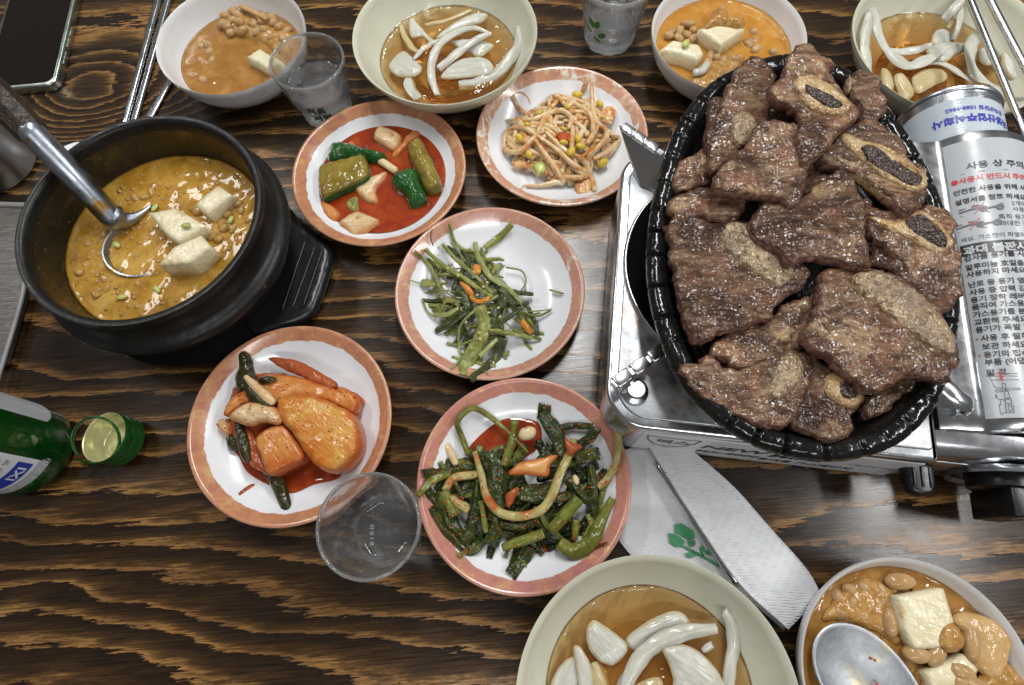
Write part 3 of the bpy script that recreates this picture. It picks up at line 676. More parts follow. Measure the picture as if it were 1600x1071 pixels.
WHT = fine([(0, .003), (.033, .003), (.035, 0), (.038, 0), (.0395, .004), (.052, .012), (.061, .026), (.0658, .042), (.0676, .0500), (.0674, .0511), (.0662, .0514), (.0650, .0498), (.0627, .0405), (.058, .0270), (.050, .0145), (.036, .0068), (.02, .005), (0, .005)], 3)
CEL = [(r * 1.035, z * .81) for r, z in CEL]; WHT = [(r * 1.015, z * .84) for r, z in WHT]
CEL[0] = (0, .004); CEL[-1] = (0, .0057); WHT[0] = (0, .003); WHT[-1] = (0, .0042)
def inner_r(prof, z):
    i = max(range(len(prof)), key=lambda k: prof[k][1]); q = [(b, a) for a, b in prof[i:]][::-1]
    return float(np.interp(z, [a for a, b in q], [b for a, b in q]))
BC = dict(TL=(-.2349, .4660), TR=(.2134, .4246), BR=(.2232, -.0834), CT=(-.0385, .4434), CB=(.0677, -.0849))
_p = at(1487, 62, .05); BC['CR'] = (float(_p[0]), float(_p[1]))
def bowl(k, prof, mat, label, group):
    V, F = lathe(prof, BC[k], 112)
    return mk('bowl', V, F, M[mat], sharp=70, label=label, cat='bowl', group=group)
g1, g2 = 'white soup bowls', 'pale celadon sauce bowls'
bowl('TL', WHT, 'white', 'white bowl of half eaten soybean stew behind the printed glass', g1)
bowl('TR', WHT, 'white', 'white bowl of orange stew tucked behind the grill pan', g1)
bowl('BR', WHT, 'white', 'white bowl in front with a steel spoon resting in its stew', g1)
bowl('CT', CEL, 'celadon', 'pale green bowl of onions standing between the two water glasses', g2)
bowl('CB', CEL, 'celadon', 'pale green bowl of onions in front, overlapping the paper napkin', g2)
bowl('CR', CEL, 'celadon', 'pale green bowl of onions with a pair of chopsticks laid across', g2)
def liquid(name, k, prof, z, mat, label, cat, solid=False, namp=.0004, seed=1, zb=None):
    R = inner_r(prof, z) + .0004; c = BC[k]; seg = 96; V = []; rows = 26
    rs = [R * i / rows for i in range(1, rows + 1)]
    th = np.linspace(0, 2 * PI, seg + 1)[:-1]
    V = [(c[0], c[1], z)]; F = []
    for r in rs:
        men = .0011 * math.exp(-(R - r) / .0014)
        for t in th:
            x, y = c[0] + r * math.cos(t), c[1] + r * math.sin(t)
            V.append((x, y, z + men + namp * mnoise.noise(Vector((x * 75, y * 75, seed)))))
    for k2 in range(seg): F.append((0, 1 + k2, 1 + (k2 + 1) % seg))
    for i in range(rows - 1):
        for k2 in range(seg):
            a = 1 + i * seg; b = a + seg; k3 = (k2 + 1) % seg; F.append((a + k2, b + k2, b + k3, a + k3))
    # underside just inside the wall of the bowl
    zs = np.linspace(z - .001, .0062 if prof is CEL else .0048, 8); last = 1 + (rows - 1) * seg
    for zz in zs:
        st = len(V); rr = inner_r(prof, zz) + .0002
        V += [(c[0] + rr * math.cos(t), c[1] + rr * math.sin(t), zz - .0002) for t in th]
        for k2 in range(seg): k3 = (k2 + 1) % seg; F.append((last + k2, st + k2, st + k3, last + k3))
        last = st
    F.append(tuple(last + i for i in range(seg))[::-1])
    return mk(name, np.array(V), F, M[mat], label=label, cat=cat)
liquid('soybean_stew', 'TL', WHT, .0197, 'soup', 'brown soybean stew pooled in the white bowl behind the printed glass', 'soup', seed=1)
liquid('soybean_stew', 'TR', WHT, .0259, 'soup_o', 'orange stew in the white bowl tucked behind the grill pan', 'soup', seed=2)
liquid('soybean_stew', 'BR', WHT, .0305, 'soup', 'thick brown stew in the white bowl with the spoon', 'soup', seed=3, namp=.0008)
liquid('onion_sauce', 'CT', CEL, .0230, 'sauce', 'amber soy sauce in the pale bowl between the glasses', 'sauce', seed=4)
liquid('onion_sauce', 'CB', CEL, .0230, 'sauce', 'amber soy sauce in the pale bowl at the front', 'sauce', seed=5)
liquid('onion_sauce', 'CR', CEL, .0225, 'sauce', 'amber soy sauce in the pale bowl under the chopsticks', 'sauce', seed=6)

# ------------------------------------------------------------------ drinking glasses
def tumbler(c, H, rb, rt, label, wl=None, print_fn=None, wlabel=None, facets=0):
    t = empty('shot_glass', (c[0], c[1], 0), label=label, cat='glass')
    wall = .0021; bt = .0085
    pr = fine([(0, .0022), (rb * .72, .0018), (rb * .80, 0), (rb * .93, 0), (rb, .003), (rb * 1.03, .010), (rb + (rt - rb) * .5, H * .5), (rt, H - .001), (rt - .0006, H), (rt - wall + .0006, H), (rt - wall, H - .001), (rb + (rt - rb) * .5 - wall, H * .5), (rb * 1.02 - wall * 1.1, bt + .005), (rb * .80, bt + .0006), (rb * .45, bt - .0008), (0, bt - .0010)], 3)
    pr[0] = (0, .0022); pr[-1] = (0, bt - .001)
    V, F = lathe(pr, c, 80)
    if facets:
        ang = np.arctan2(V[:, 1] - c[1], V[:, 0] - c[0]); r = np.hypot(V[:, 0] - c[0], V[:, 1] - c[1])
        k = np.clip(1 - V[:, 2] / .016, 0, 1) * (r > rb * .6)
        s = 1 - .05 * k * (np.abs(np.cos(ang * facets / 2)) ** 6); V[:, 0] = c[0] + (V[:, 0] - c[0]) * s; V[:, 1] = c[1] + (V[:, 1] - c[1]) * s
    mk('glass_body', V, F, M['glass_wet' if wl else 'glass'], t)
    def rad(z): return rb * 1.02 + (rt - rb * 1.02) * np.clip((z - .010) / (H - .010), 0, 1)
    if print_fn: print_fn(t, c, rad)
    if wl:
        ri = lambda z: rad(z) - wall + .00012
        zz = np.linspace(bt + .004, wl, 8)
        pw = [(0, bt - .0008), (rb * .45, bt - .0006), (rb * .79, bt + .0008)] + [(ri(z), z) for z in zz] + [(ri(wl) - .0006, wl - .0004), (ri(wl) - .003, wl - .0009), (0, wl - .0010)]
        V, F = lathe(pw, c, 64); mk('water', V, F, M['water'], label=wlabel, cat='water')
    return t
def wrap(V2, c, rad, phi0, z0, flip=False, off=.0004):
    """flat print (x along the rim, y up) wrapped on the outside of a glass"""
    out = []
    for x, y, _ in V2:
        z = z0 + y; r = float(rad(z)) + off; a = phi0 + x / r
        out.append((c[0] + r * math.cos(a), c[1] + r * math.sin(a), z))
    return np.array(out)
def leaf2d(cx, cy, L, wd, ang, n=10):
    t = np.linspace(0, 1, n); up = np.c_[t * L, wd * np.sin(PI * t) ** .8 / 2]; dnn = np.c_[t * L, -wd * np.sin(PI * t) ** .8 / 2][::-1][1:-1]
    P = np.vstack([up, dnn]); ca, sa = math.cos(ang), math.sin(ang); Q = P @ np.array([[ca, sa], [-sa, ca]]) + (cx, cy)
    k = len(Q); Fq = []
    for i in range(n - 1):
        a, b = i, i + 1; c2 = (k - i) % k; d = (k - i - 1) % k
        if i == 0: Fq.append((0, 1, k - 1))
        elif i == n - 2: Fq.append((a, b, c2))
        else: Fq.append((a, b, d, c2))
    return np.c_[Q, np.zeros(k)], Fq
def print_leaves(phi, z0, sc=1.0):
    def fn(t, c, rad):
        ps = [leaf2d(-.002 * sc, .0, .012 * sc, .007 * sc, 1.9), leaf2d(.001 * sc, .001, .011 * sc, .006 * sc, 1.2), leaf2d(.004 * sc, -.008 * sc, .010 * sc, .006 * sc, .7), leaf2d(-.001 * sc, -.010 * sc, .009 * sc, .005 * sc, -.4), leaf2d(-.003 * sc, -.006 * sc, .009 * sc, .005 * sc, 2.6)]
        V, F, _ = join([(wrap(v, c, rad, phi, z0), f) for v, f in ps]); mk('leaf_print', V, F, M['leaf_print'], t, smooth=False)
    return fn
def print_hangul(phi, z0):
    def fn(t, c, rad):
        ps = []
        for body, dx, dy, sz in (('처음', -.010, .004, .0095), ('처럼', -.0075, -.0065, .0095)):
            v, f = text2d(body, sz, bold=.0004); v = v + np.array([dx, dy, 0]); ps.append((wrap(v, c, rad, phi, z0), f))
        V, F, _ = join(ps); mk('lettering', V, F, M['ink'], t, smooth=False)
    return fn
cg = at(507, 176, 0)
cg = np.array([-.1565, .4110])
tumbler(cg[:2], .060, .0230, .0323, 'shot glass of water with black brush lettering by the white bowl', .036, print_hangul(-1.55, .022), 'clear water in the glass with black lettering', 9)
ct = at(951, 60, 0)
tumbler(ct[:2], .062, .0243, .0322, 'shot glass of water with a green leaf print at the back', .033, print_leaves(-2.35, .030), 'clear water in the leaf printed glass at the back', 9)
ce = at(603, 812, 0)
ce = np.array([-.0985, .0268])
tumbler(ce[:2], .060, .0245, .0330, 'empty clear shot glass between the radish and scallion plates', None, print_leaves(-.55, .022), None, 9)
# moulded mark in the bottom of the empty glass
v, f = text2d('8·1·R·III', .0045); v = np.c_[-v[:, 1], v[:, 0], v[:, 2]]
gp = [o for o in COL.objects if o.name.startswith('shot_glass')][-1]
mk('moulded_mark', v + np.array([ce[0] - .009, ce[1] - .010, .0080]), f, M['sticker'], gp, smooth=False)

# ------------------------------------------------------------------ stone pot, tray, ladle
PC = (-.2590, .2512); PR = .0872; PH = .087
t = empty('stone_pot', (PC[0], PC[1], .010), label='black stone pot of bubbling soybean stew with a ladle inside', cat='pot')
V, F = lathe(fine([(0, .012), (.060, .012), (.072, .015), (.084, .028), (.0905, .043), (.0945, .0500), (.0955, .0545), (.0935, .0580), (.0885, .0605), (.0858, .066), (.0858, .074), (.0875, .0800), (.0885, .0838), (.0872, .0868), (.0845, .0872), (.0820, .0855), (.0805, .078)], 3), PC, 128)
mk('pot_body', V, F, M['pot'], t, sharp=60)
V, F = lathe(fine([(.0805, .0780), (.0795, .070), (.078, .058), (.074, .042), (.066, .028), (.05, .020), (0, .018)], 3), PC, 128)
mk('inner_wall', V, F, M['pot_in'], t)
PZ = .052
def pot_liquid():
    R = .0768; V = [(PC[0], PC[1], PZ)]; F = []; seg = 110; rows = 40; th = np.linspace(0, 2 * PI, seg + 1)[:-1]
    for i in range(1, rows + 1):
        r = R * i / rows
        for a in th:
            x, y = PC[0] + r * math.cos(a), PC[1] + r * math.sin(a)
            V.append((x, y, PZ + .0009 * math.exp(-(R - r) / .0015) + .0003 * mnoise.fractal(Vector((x * 90, y * 90, 3)), .8, 2, 3)))
    for k in range(seg): F.append((0, 1 + k, 1 + (k + 1) % seg))
    for i in range(rows - 1):
        for k in range(seg):
            a = 1 + i * seg; b = a + seg; k3 = (k + 1) % seg; F.append((a + k, b + k, b + k3, a + k3))
    last = 1 + (rows - 1) * seg; st = len(V)
    V += [(PC[0] + .06 * math.cos(a), PC[1] + .06 * math.sin(a), .030) for a in th]
    for k in range(seg): F.append((last + k, st + k, st + (k + 1) % seg, last + (k + 1) % seg))
    F.append(tuple(st + k for k in range(seg))[::-1])
    return mk('soybean_stew', np.array(V), F, M['soup_pot'], label='golden brown soybean stew filling the black stone pot', cat='soup')
pot_liquid()
# heat proof tray with a slotted handle on the right
t = empty('pot_tray', (PC[0], PC[1], 0), label='black plastic pot tray with a slotted handle under the stone pot', cat='tray')
V, F = lathe(fine([(0, .003), (.07, .003), (.072, 0), (.085, 0), (.0885, .006), (.0905, .0118), (.0885, .0122), (.084, .008), (.07, .007), (0, .007)], 2), PC, 96)
mk('tray_dish', V, F, M['black_plastic'], t, sharp=50)
HP = [(430, 330), (466, 348), (498, 368), (514, 384), (516, 402), (506, 440), (492, 478), (478, 494), (450, 507), (400, 520), (370, 470), (400, 400)]
Hw = W(HP, .013)
V, F, mi = slab(Hw, .011, .004, .003, namp=0)
mk('tray_handle', V, F, M['black_plastic'], t)
slots = []
for a, b in (((477, 377), (441, 484)), ((492, 386), (457, 481)), ((504, 390), (474, 478))):
    s = tube(W([a, b], .0137), .0009, 6); slots.append(s)
for s in slots: mk('raised_rib', s[0], s[1], M['black_plastic'], t)
# ladle
t = empty('ladle', at(200, 385, .05), label='steel ladle with worn brown grip dipped in the stone pot', cat='ladle')
lp = [at(180, 346, .062), at(116, 276, .092), at(46, 203, .118)]
s = tube(lp, [.0085, .0088, .0090], 18, step=.004); mk('shaft', s[0], s[1], M['dull_steel'], t)
gp = [at(50, 206, .116), at(6, 162, .130), at(-50, 108, .148)]
s = tube(gp, [.0096, .0100, .0100], 8, flat=1.12, step=.004); mk('grip', s[0], s[1], M['grip'], t, sharp=40)
s = tube([at(178, 338, .065), at(192, 345, .0585), at(214, 338, .0555), at(236, 322, .0535)], [.0085, .0055, .0022, .0012], 12, flat=1.1); mk('neck', s[0], s[1], M['dull_steel'], t)
LC = at(223, 388, .050); LR = .0265
V, F = lathe([(0, -.016), (.010, -.0145), (.018, -.010), (LR - .002, -.003), (LR, .0035), (LR - .0012, .0037), (LR - .0035, -.003), (.017, -.009), (.009, -.0133), (0, -.0148)], LC[:2], 48, LC[2])
V[:, 2] -= (V[:, 0] - LC[0]) * .17 + (V[:, 1] - LC[1]) * .05 + .0012
mk('ladle_bowl', V, F, M['dull_steel'], t, sharp=50)
def disc(c, r, z, amp=.0008, seed=3, rows=14, seg=48):
    V = [(c[0], c[1], z)]; F = []; th = np.linspace(0, 2 * PI, seg + 1)[:-1]
    for i in range(1, rows + 1):
        for a in th:
            x, y = c[0] + r * i / rows * math.cos(a), c[1] + r * i / rows * math.sin(a); V.append((x, y, z + amp * mnoise.fractal(Vector((x * 120, y * 120, seed)), .8, 2, 3)))
    for k in range(seg): F.append((0, 1 + k, 1 + (k + 1) % seg))
    for i in range(rows - 1):
        for k in range(seg): a = 1 + i * seg; b = a + seg; k3 = (k + 1) % seg; F.append((a + k, b + k, b + k3, a + k3))
    return np.array(V), F

# ------------------------------------------------------------------ left edge: cup, board, phone, bottle
cc = at(58, 245, .002); cc = np.array([cc[0] - .0345, cc[1] - .004])
t = empty('steel_cup', (cc[0], cc[1], 0), label='dull steel cup at the left edge behind the ladle grip', cat='cup')
V, F = lathe(fine([(0, .002), (.030, .002), (.0325, 0), (.034, .002), (.0345, .010), (.0355, .05), (.036, .082), (.0357, .0832), (.035, .082), (.0345, .05), (.0335, .010), (.03, .004), (0, .004)], 3), cc, 64)
mk('cup_body', V, F, M['cup_steel'], t, sharp=50)
t = empty('wooden_board', at(0, 450, 0), label='grey wood grained board with pale edging, partly under the stone pot', cat='board')
bp = W([(-120, 318), (42, 322), (40, 400), (34, 460), (4, 566), (-120, 600)], .008)
V, F = prism(bp[:, :2], .001, .008, .001); mk('board_panel', V, F, M['grey_wood'], t, sharp=40)
e = W([(40, 400), (35, 462), (4, 568), (-10, 610)], .0085); s = tube(e, .0016, 6, flat=1.3); mk('edge_strip', s[0], s[1], M['grey_edge'], t)
e = W([(-120, 316), (43, 321)], .0085); s = tube(e, .0022, 6, flat=1.3); mk('edge_strip', s[0], s[1], M['grey_edge'], t)
# phone
pa = at(118, -20, 0); pb = at(84, 122, 0)
t = empty('smartphone', at(60, 60, 0), label='dark smartphone in a pale green metal frame at the back left corner', cat='phone')
c0 = W([(88, 128), (120, -10)], .008)[:, :2]; ax = (c0[1] - c0[0]) / np.linalg.norm(c0[1] - c0[0]); bx = np.array([-ax[1], ax[0]])  # up, left
def ph(u, v): return c0[0] + ax * u + bx * v - ax * .004
pol = [ph(*p) for p in rrect(0, 0, .150, .072, (.010, .010, .010, .010), 8)]
V, F = prism(np.array(pol), .0006, .0088, .0022, 3); mk('phone_body', V, F, M['phone'], t, sharp=50)
pol = [ph(*p) for p in rrect(.0035, .0035, .1465, .0685, (.008,) * 4, 8)]
V, F = prism(np.array(pol), .0080, .0093, .0004, 1); mk('screen', V, F, M['screen'], t, sharp=30)
for u0, u1 in ((.030, .045), (.052, .064), (.066, .078)):
    V, F = prism(np.array([ph(u0, -.0012), ph(u1, -.0012), ph(u1, .001), ph(u0, .001)]), .0030, .0058, .0005, 1); mk('side_button', V, F, M['phone'], t, sharp=40)
# soju bottle
bc = at(55, 706, 0)[:2]; BR = .0335
t = empty('glass_bottle', (bc[0], bc[1], 0), label='green glass bottle with white and blue labels at the left edge', cat='bottle')
V, F = lathe(fine([(0, .006), (.020, .004), (.026, .0005), (.029, 0), (.032, .003), (BR, .010), (BR, .03), (BR, .09), (BR, .122), (.030, .140), (.019, .163), (.0145, .185), (.0135, .203), (.0142, .206), (.0142, .212), (.0128, .214), (.011, .213), (.0105, .2)], 3), bc, 72)
mk('bottle_body', V, F, M['green_glass'], t)
def blabel(name, a0, a1, z0, z1, mat, off=.0003, z_arc=0.0):
    n = 30; V = []; F = []
    for i in range(n + 1):
        s2 = i / n; a = a0 + (a1 - a0) * s2; zb = z0 + z_arc * (abs(2 * s2 - 1) ** 6)
        for z in (zb, z1): V.append((bc[0] + (BR + off) * math.cos(a), bc[1] + (BR + off) * math.sin(a), z))
    for i in range(n): F.append((2 * i, 2 * i + 2, 2 * i + 3, 2 * i + 1))
    return mk(name, np.array(V), F, M[mat], t)
def bang(px, py, z=.03):
    p = at(px, py, z); return math.atan2(p[1] - bc[1], p[0] - bc[0])
D = math.radians
blabel('back_label', D(24), D(150), .022, .100, 'sticker', z_arc=.010)
fl = blabel('front_label', D(-150), D(-24), .022, .100, 'sticker2')
blabel('label_band', D(-149.8), D(-24.2), .0222, .031, 'label_grey', .0005)
blabel('label_band', D(-95), D(-30), .034, .047, 'label_blue', .0005)
def bwrap(body, size, a0, z0, mat, nm, bold=0.0, rot90=False):
    v, f = text2d(body, size, bold=bold); out = []
    for x, y, _ in v:
        a = a0 + x / BR; z = z0 + y; out.append((bc[0] + (BR + .0007) * math.cos(a), bc[1] + (BR + .0007) * math.sin(a), z))
    mk(nm, np.array(out), f, M[mat], t, smooth=False)
bwrap('IXI', .010, D(-56), .0365, 'sticker2', 'lettering', .0002)
bwrap('소주 16.5% 360ml', .0045, D(-78), .0262, 'sticker2', 'lettering')
bwrap('희석식소주 국내산', .0045, D(-78), .0226, 'sticker2', 'lettering')
bwrap('이슬 맑은', .005, D(-64), .060, 'ink_grey', 'lettering'); bwrap('깨끗한 맛', .005, D(-64), .053, 'ink_grey', 'lettering')
# screw cap lying on its side, and its torn ring
cp = at(199, 693, 0.0); t = empty('bottle_cap', (cp[0], cp[1], 0), label='open metal bottle cap with torn ring lying beside the green bottle', cat='bottle cap')
prof = [(0, 0), (.0135, 0), (.0150, .001), (.0152, .003), (.0146, .0045), (.0153, .006), (.0153, .008), (.0147, .0095), (.0154, .011), (.0154, .0165), (.0150, .0170)]
prof_i = [(.0150, .0170), (.0144, .0165), (.0142, .010), (.0146, .0085), (.0140, .007), (.0136, .0032), (.0128, .0022), (0, .0020)]
ax_c = np.array([-.20, .04, .97]); ax_c /= np.linalg.norm(ax_c)
Rm = np.array(Vector(ax_c).to_track_quat('Z', 'Y').to_matrix())
base = np.array([cp[0] + .001, cp[1], .0042])
M['cap_green'] = plain('green_cap_paint', (.012, .085, .014), .22, metal=.3, bumps=())
M['cap_in'] = plain('pale_gold_cap_lining', (.58, .56, .30), .25, metal=.35)
prof = [(r * 1.22, z * 1.12) for r, z in prof]; prof_i = [(r * 1.22, z * 1.12) for r, z in prof_i]
V, F = lathe(prof, (0, 0), 64); mk('cap_shell', V @ Rm.T + base, F, M['cap_green'], t, sharp=45)
V, F = lathe(prof_i, (0, 0), 64); mk('cap_lining', V @ Rm.T + base, F, M['cap_in'], t, sharp=45)
rc = at(150, 688, .027); rp = []
ra = np.array([.05, -.35, .9]); ra /= np.linalg.norm(ra); Rr = np.array(Vector(ra).to_track_quat('Z', 'Y').to_matrix())
for a in np.linspace(D(-120), D(205), 34):
    rp.append(rc + Rr @ np.array([.0165 * math.cos(a), .0165 * math.sin(a), 0]))
V, F = tube(rp, .0017, 8, flat=.5, n=60); 
s = tube([rp[0], rp[0] + np.array([-.006, .001, -.003]), rp[0] + np.array([-.013, .004, -.004])], [.0011, .0009, .0006], 6)
V, F, _ = join([(V, F), s]); mk('cap_ring', V, F, M['cap_green'], t)

# ------------------------------------------------------------------ cutlery on the table
def stick(name, pts, r0, r1, z, label, cat, mat='cutlery', flat=1.0, group=None, seg=10):
    s = tube(W(pts, z), [r0, r1], seg, flat=flat, step=.01); return mk(name, s[0], s[1], M[mat], label=label, cat=cat, group=group, sharp=45)
stick('chopstick', [(250, -12, .0026), (193, 200, .0026)], .0026, .0021, .0026, 'left one of two flat steel chopsticks behind the stone pot', 'chopstick', flat=1.5, group='steel chopsticks behind the pot')
stick('chopstick', [(266, -12, .0026), (207, 200, .0026)], .0026, .0021, .0026, 'right one of two flat steel chopsticks behind the stone pot', 'chopstick', flat=1.5, group='steel chopsticks behind the pot')
stick('spoon', [(284, 92, .002), (252, 150, .002), (222, 205, .002)], .0014, .0016, .002, 'steel spoon handle showing between the stone pot and the white bowl', 'spoon', flat=2.4)
stick('chopstick', [(1505, -25, .060), (1604, 215, .0545)], .0033, .0026, .06, 'left steel chopstick laid across the onion bowl at the right edge', 'chopstick', group='steel chopsticks on the onion bowl')
stick('chopstick', [(1533, -25, .060), (1640, 178, .0545)], .0033, .0026, .06, 'right steel chopstick laid across the onion bowl at the right edge', 'chopstick', group='steel chopsticks on the onion bowl')
V, F, mi = slab(W([(92, 234), (118, 222), (130, 227), (112, 246), (98, 252)], .002), .0008, .003, .0005, namp=.0003)
mk('paper_scrap', V, F, M['paper'], label='small white paper corner showing behind the stone pot rim', cat='paper')
# spoon in the front bowl
t = empty('soup_spoon', at(1350, 1050, .05), label='dull steel spoon with chili specks resting in the front stew bowl', cat='spoon')
sc_ = at(1352, 1062, .0425); tip = at(1284, 986, .0425); hd = sc_[:2] - tip[:2]; hl = np.linalg.norm(hd); hd /= hl; pd = np.array([-hd[1], hd[0]])
A, Bw = .0385, .0245; ctr = tip[:2] + hd * A
V = []; F = []; rows = 14; seg = 56
def sp_pt(r, a, top):
    x, y = math.cos(a), math.sin(a); wv = 1 - .13 * x
    dep = .0085 * (1 - r * r)
    p = ctr + hd * (A * r * x) + pd * (Bw * r * y * wv)
    return (p[0], p[1], .0432 - dep + .0035 * r * x * .5 - (0 if top else .0009))
for top in (True, False):
    o = len(V); V.append(sp_pt(0, 0, top))
    for i in range(1, rows + 1):
        V += [sp_pt(i / rows, a, top) for a in np.linspace(0, 2 * PI, seg + 1)[:-1]]
    for k in range(seg):
        f = (o, o + 1 + k, o + 1 + (k + 1) % seg); F.append(f if top else f[::-1])
    for i in range(rows - 1):
        for k in range(seg):
            a = o + 1 + i * seg; b = a + seg; k3 = (k + 1) % seg; f = (a + k, b + k, b + k3, a + k3); F.append(f if top else f[::-1])
n1 = 1 + rows * seg; l1 = n1 - seg; l2 = len(V) - seg
for k in range(seg): F.append((l1 + k, l2 + k, l2 + (k + 1) % seg, l1 + (k + 1) % seg))
mk('spoon_bowl', np.array(V), F, M['spoon_steel'], t)
he = ctr + hd * A
s = tube([(he[0] - hd[0] * .004, he[1] - hd[1] * .004, .0445), (he[0] + hd[0] * .03, he[1] + hd[1] * .03, .050), (he[0] + hd[0] * .12, he[1] + hd[1] * .12, .054)], [.0012, .0016, .0020], 10, flat=2.6)
mk('spoon_handle', s[0], s[1], M['spoon_steel'], t)

# ------------------------------------------------------------------ napkins beside the stove
t = empty('paper_napkin', at(1050, 800, 0), label='flat white embossed napkin with a green flower print, beside the scallion plate', cat='napkin')
V, F, mi = slab(W([(962, 708), (1004, 694), (1020, 700), (1062, 775), (1110, 845), (1160, 915), (1120, 930), (1000, 885), (955, 830)], .0022), .0009, .004, .0006, namp=.0005, nfreq=50, smooth=False)
mk('napkin_sheet', V, F, M['napkin'], t)
fp = []
ff = lambda x, y: np.array(at(x, y, .0030))
def fl_poly(pts): 
    P = W(pts, .0033); return P, [tuple(range(len(P)))]
def znap(pts): return Z(pts, 780, 660, 1.951)
fp.append(fl_poly(znap([(535, 312), (555, 308), (575, 320), (590, 330), (596, 352), (575, 358), (555, 345), (535, 335)])))
fp.append(fl_poly(znap([(515, 338), (535, 340), (552, 350), (566, 362), (560, 378), (540, 380), (520, 368)])))
fp.append(fl_poly(znap([(572, 362), (596, 358), (598, 372), (580, 380)])))
fp.append(fl_poly(znap([(566, 400), (590, 393), (602, 403), (585, 413), (570, 412)])))
fp.append(fl_poly(znap([(610, 380), (622, 376), (624, 395), (612, 398)])))
fp.append(fl_poly(znap([(625, 392), (642, 390), (648, 402), (630, 404)])))
for a, b in (((562, 378), (600, 398)), ((600, 398), (640, 420)), ((640, 420), (668, 438)), ((618, 398), (622, 408))):
    p = znap([a, b]); A2 = W(p, .0033); d = A2[1] - A2[0]; d /= np.linalg.norm(d); nn = np.array([-d[1], d[0], 0]) * .0008
    fp.append((np.array([A2[0] - nn, A2[1] - nn, A2[1] + nn, A2[0] + nn]), [(0, 1, 2, 3)]))
V, F, _ = join(fp); V[:, 2] += .0004 
mk('flower_print', V, F, M['ink_green'], t, smooth=False)
t = empty('folded_napkin', at(1130, 830, 0), label='long folded white napkin strip running from the stove to the stew bowl', cat='napkin')
def strip(zl, zr, th_, pts_l, pts_r, name, mat, n=40, m=12, bulge=.003):
    Lp = cat_rom(W(pts_l, zl), n); Rp = cat_rom(W(pts_r, zr), n); V = []; F = []
    for top in (1, 0):
        for i in range(n):
            for j in range(m + 1):
                s2 = j / m; p = Lp[i] * (1 - s2) + Rp[i] * s2; z = p[2] + bulge * math.sin(PI * s2) - (0 if top else th_) + .0016 * mnoise.noise(Vector((p[0] * 45, p[1] * 45, 2)))
                V.append((p[0], p[1], max(z, .0011)))
    k = n * (m + 1)
    for i in range(n - 1):
        for j in range(m):
            a = i * (m + 1) + j; f = (a, a + 1, a + m + 2, a + m + 1); F.append(f[::-1]); F.append(tuple(x + k for x in f))
    for i in range(n - 1):
        for j in (0, m):
            a = i * (m + 1) + j; b = a + m + 1; f = (a, b, b + k, a + k); F.append(f if j == 0 else f[::-1])
    for i in (0, n - 1):
        for j in range(m):
            a = i * (m + 1) + j; f = (a, a + 1, a + 1 + k, a + k); F.append(f if i == 0 else f[::-1])
    mk(name, np.array(V), F, M[mat], t)
strip(.016, .016, .0012, [(1010, 692), (1062, 775), (1150, 905), (1232, 984)], [(1076, 700), (1126, 742), (1170, 786), (1216, 838), (1262, 890), (1281, 924)], 'upper_fold', 'napkin2', bulge=.0035)
strip(.0045, .0045, .0012, [(1016, 700), (1066, 790), (1140, 905), (1225, 985)], [(1070, 704), (1120, 745), (1200, 835), (1276, 926)], 'lower_fold', 'napkin2', bulge=.001)
stick('chopstick', [(1030, 728, .0062), (1150, 908, .0062)], .0024, .0024, .006, 'steel chopstick peeking out between the two paper napkins', 'chopstick', flat=1.3)
# ------------------------------------------------------------------ onions in the sauce bowls
def petal(bk, pts, z, label, dome=.004, th=.0045, mat='onion', seed=1, group=None):
    V, F, mi = slab(W(pts, z), th * .5, .0020, .0006, dome * .5, .0004, 60, seed, ragged=.0006, side_bulge=.1); return mk('onion_slice', V, F, M[mat], label=label, cat='onion', group=group)
def onion(bk, pts, r, z, label, flat=1.5, mat='onion', group=None, twist=.4, dz=None):
    P = W(pts, z)
    if dz is not None: P[:, 2] += np.interp(np.linspace(0, 1, len(P)), np.linspace(0, 1, len(dz)), dz)
    s = ribbon(P, [r * flat * .55, r * flat * .95, r * flat, r * flat * .8], r * .62, .30, 8, .0016, 0, twist, r * 1000 + len(pts), .08, .0015); return mk('onion_strip', s[0], s[1], M[mat], label=label, cat='onion', group=group)
z1 = lambda p: Z(p, 570, 0, 6.154)
zs = .0236
G = 'onion slices in the back centre bowl'
petal('CT', z1([(240, 600), (350, 490), (440, 530), (550, 650), (480, 725), (330, 730), (240, 660)]), zs + .002, 'rounded onion petal at the left of the back centre bowl', seed=1, group=G)
petal('CT', z1([(740, 745), (810, 630), (960, 555), (1150, 555), (1240, 640), (1190, 715), (1000, 735)]), zs + .003, 'big white onion petal at the lower right of the back centre bowl', seed=2, group=G)
petal('CT', z1([(830, 390), (1000, 370), (1190, 405), (1232, 450), (1100, 545), (1000, 500), (860, 430)]), zs + .002, 'blunt onion petal at the right of the back centre bowl', seed=3, group=G)
petal('CT', z1([(690, 345), (850, 220), (1050, 125), (1180, 135), (1120, 215), (950, 262), (750, 360)]), zs + .0025, 'grainy onion wedge at the top of the back centre bowl', seed=4, group=G)
petal('CT', z1([(430, 170), (520, 230), (620, 350), (690, 400), (640, 440), (560, 350), (440, 350)]), zs + .0012, 'pointed onion wedge at the upper left of the back centre bowl', seed=5, group=G, dome=.002)
onion('CT', z1([(580, 240), (800, 190), (1020, 98)]), .0021, zs, 'thin straight onion strip along the top of the back centre bowl', mat='onion_s', group=G)
onion('CT', z1([(1200, 295), (1050, 270), (880, 330), (730, 440), (660, 560), (638, 720), (695, 885)]), .0028, zs + .006, 'long hooked onion strip lying over the others in the back centre bowl', group=G, dz=[-.003, .002, .003, 0, -.004])
onion('CT', z1([(1205, 330), (1050, 400), (880, 515), (705, 640)]), .0028, zs + .007, 'straight onion strip crossing the middle of the back centre bowl', group=G, dz=[.001, .001, -.003])
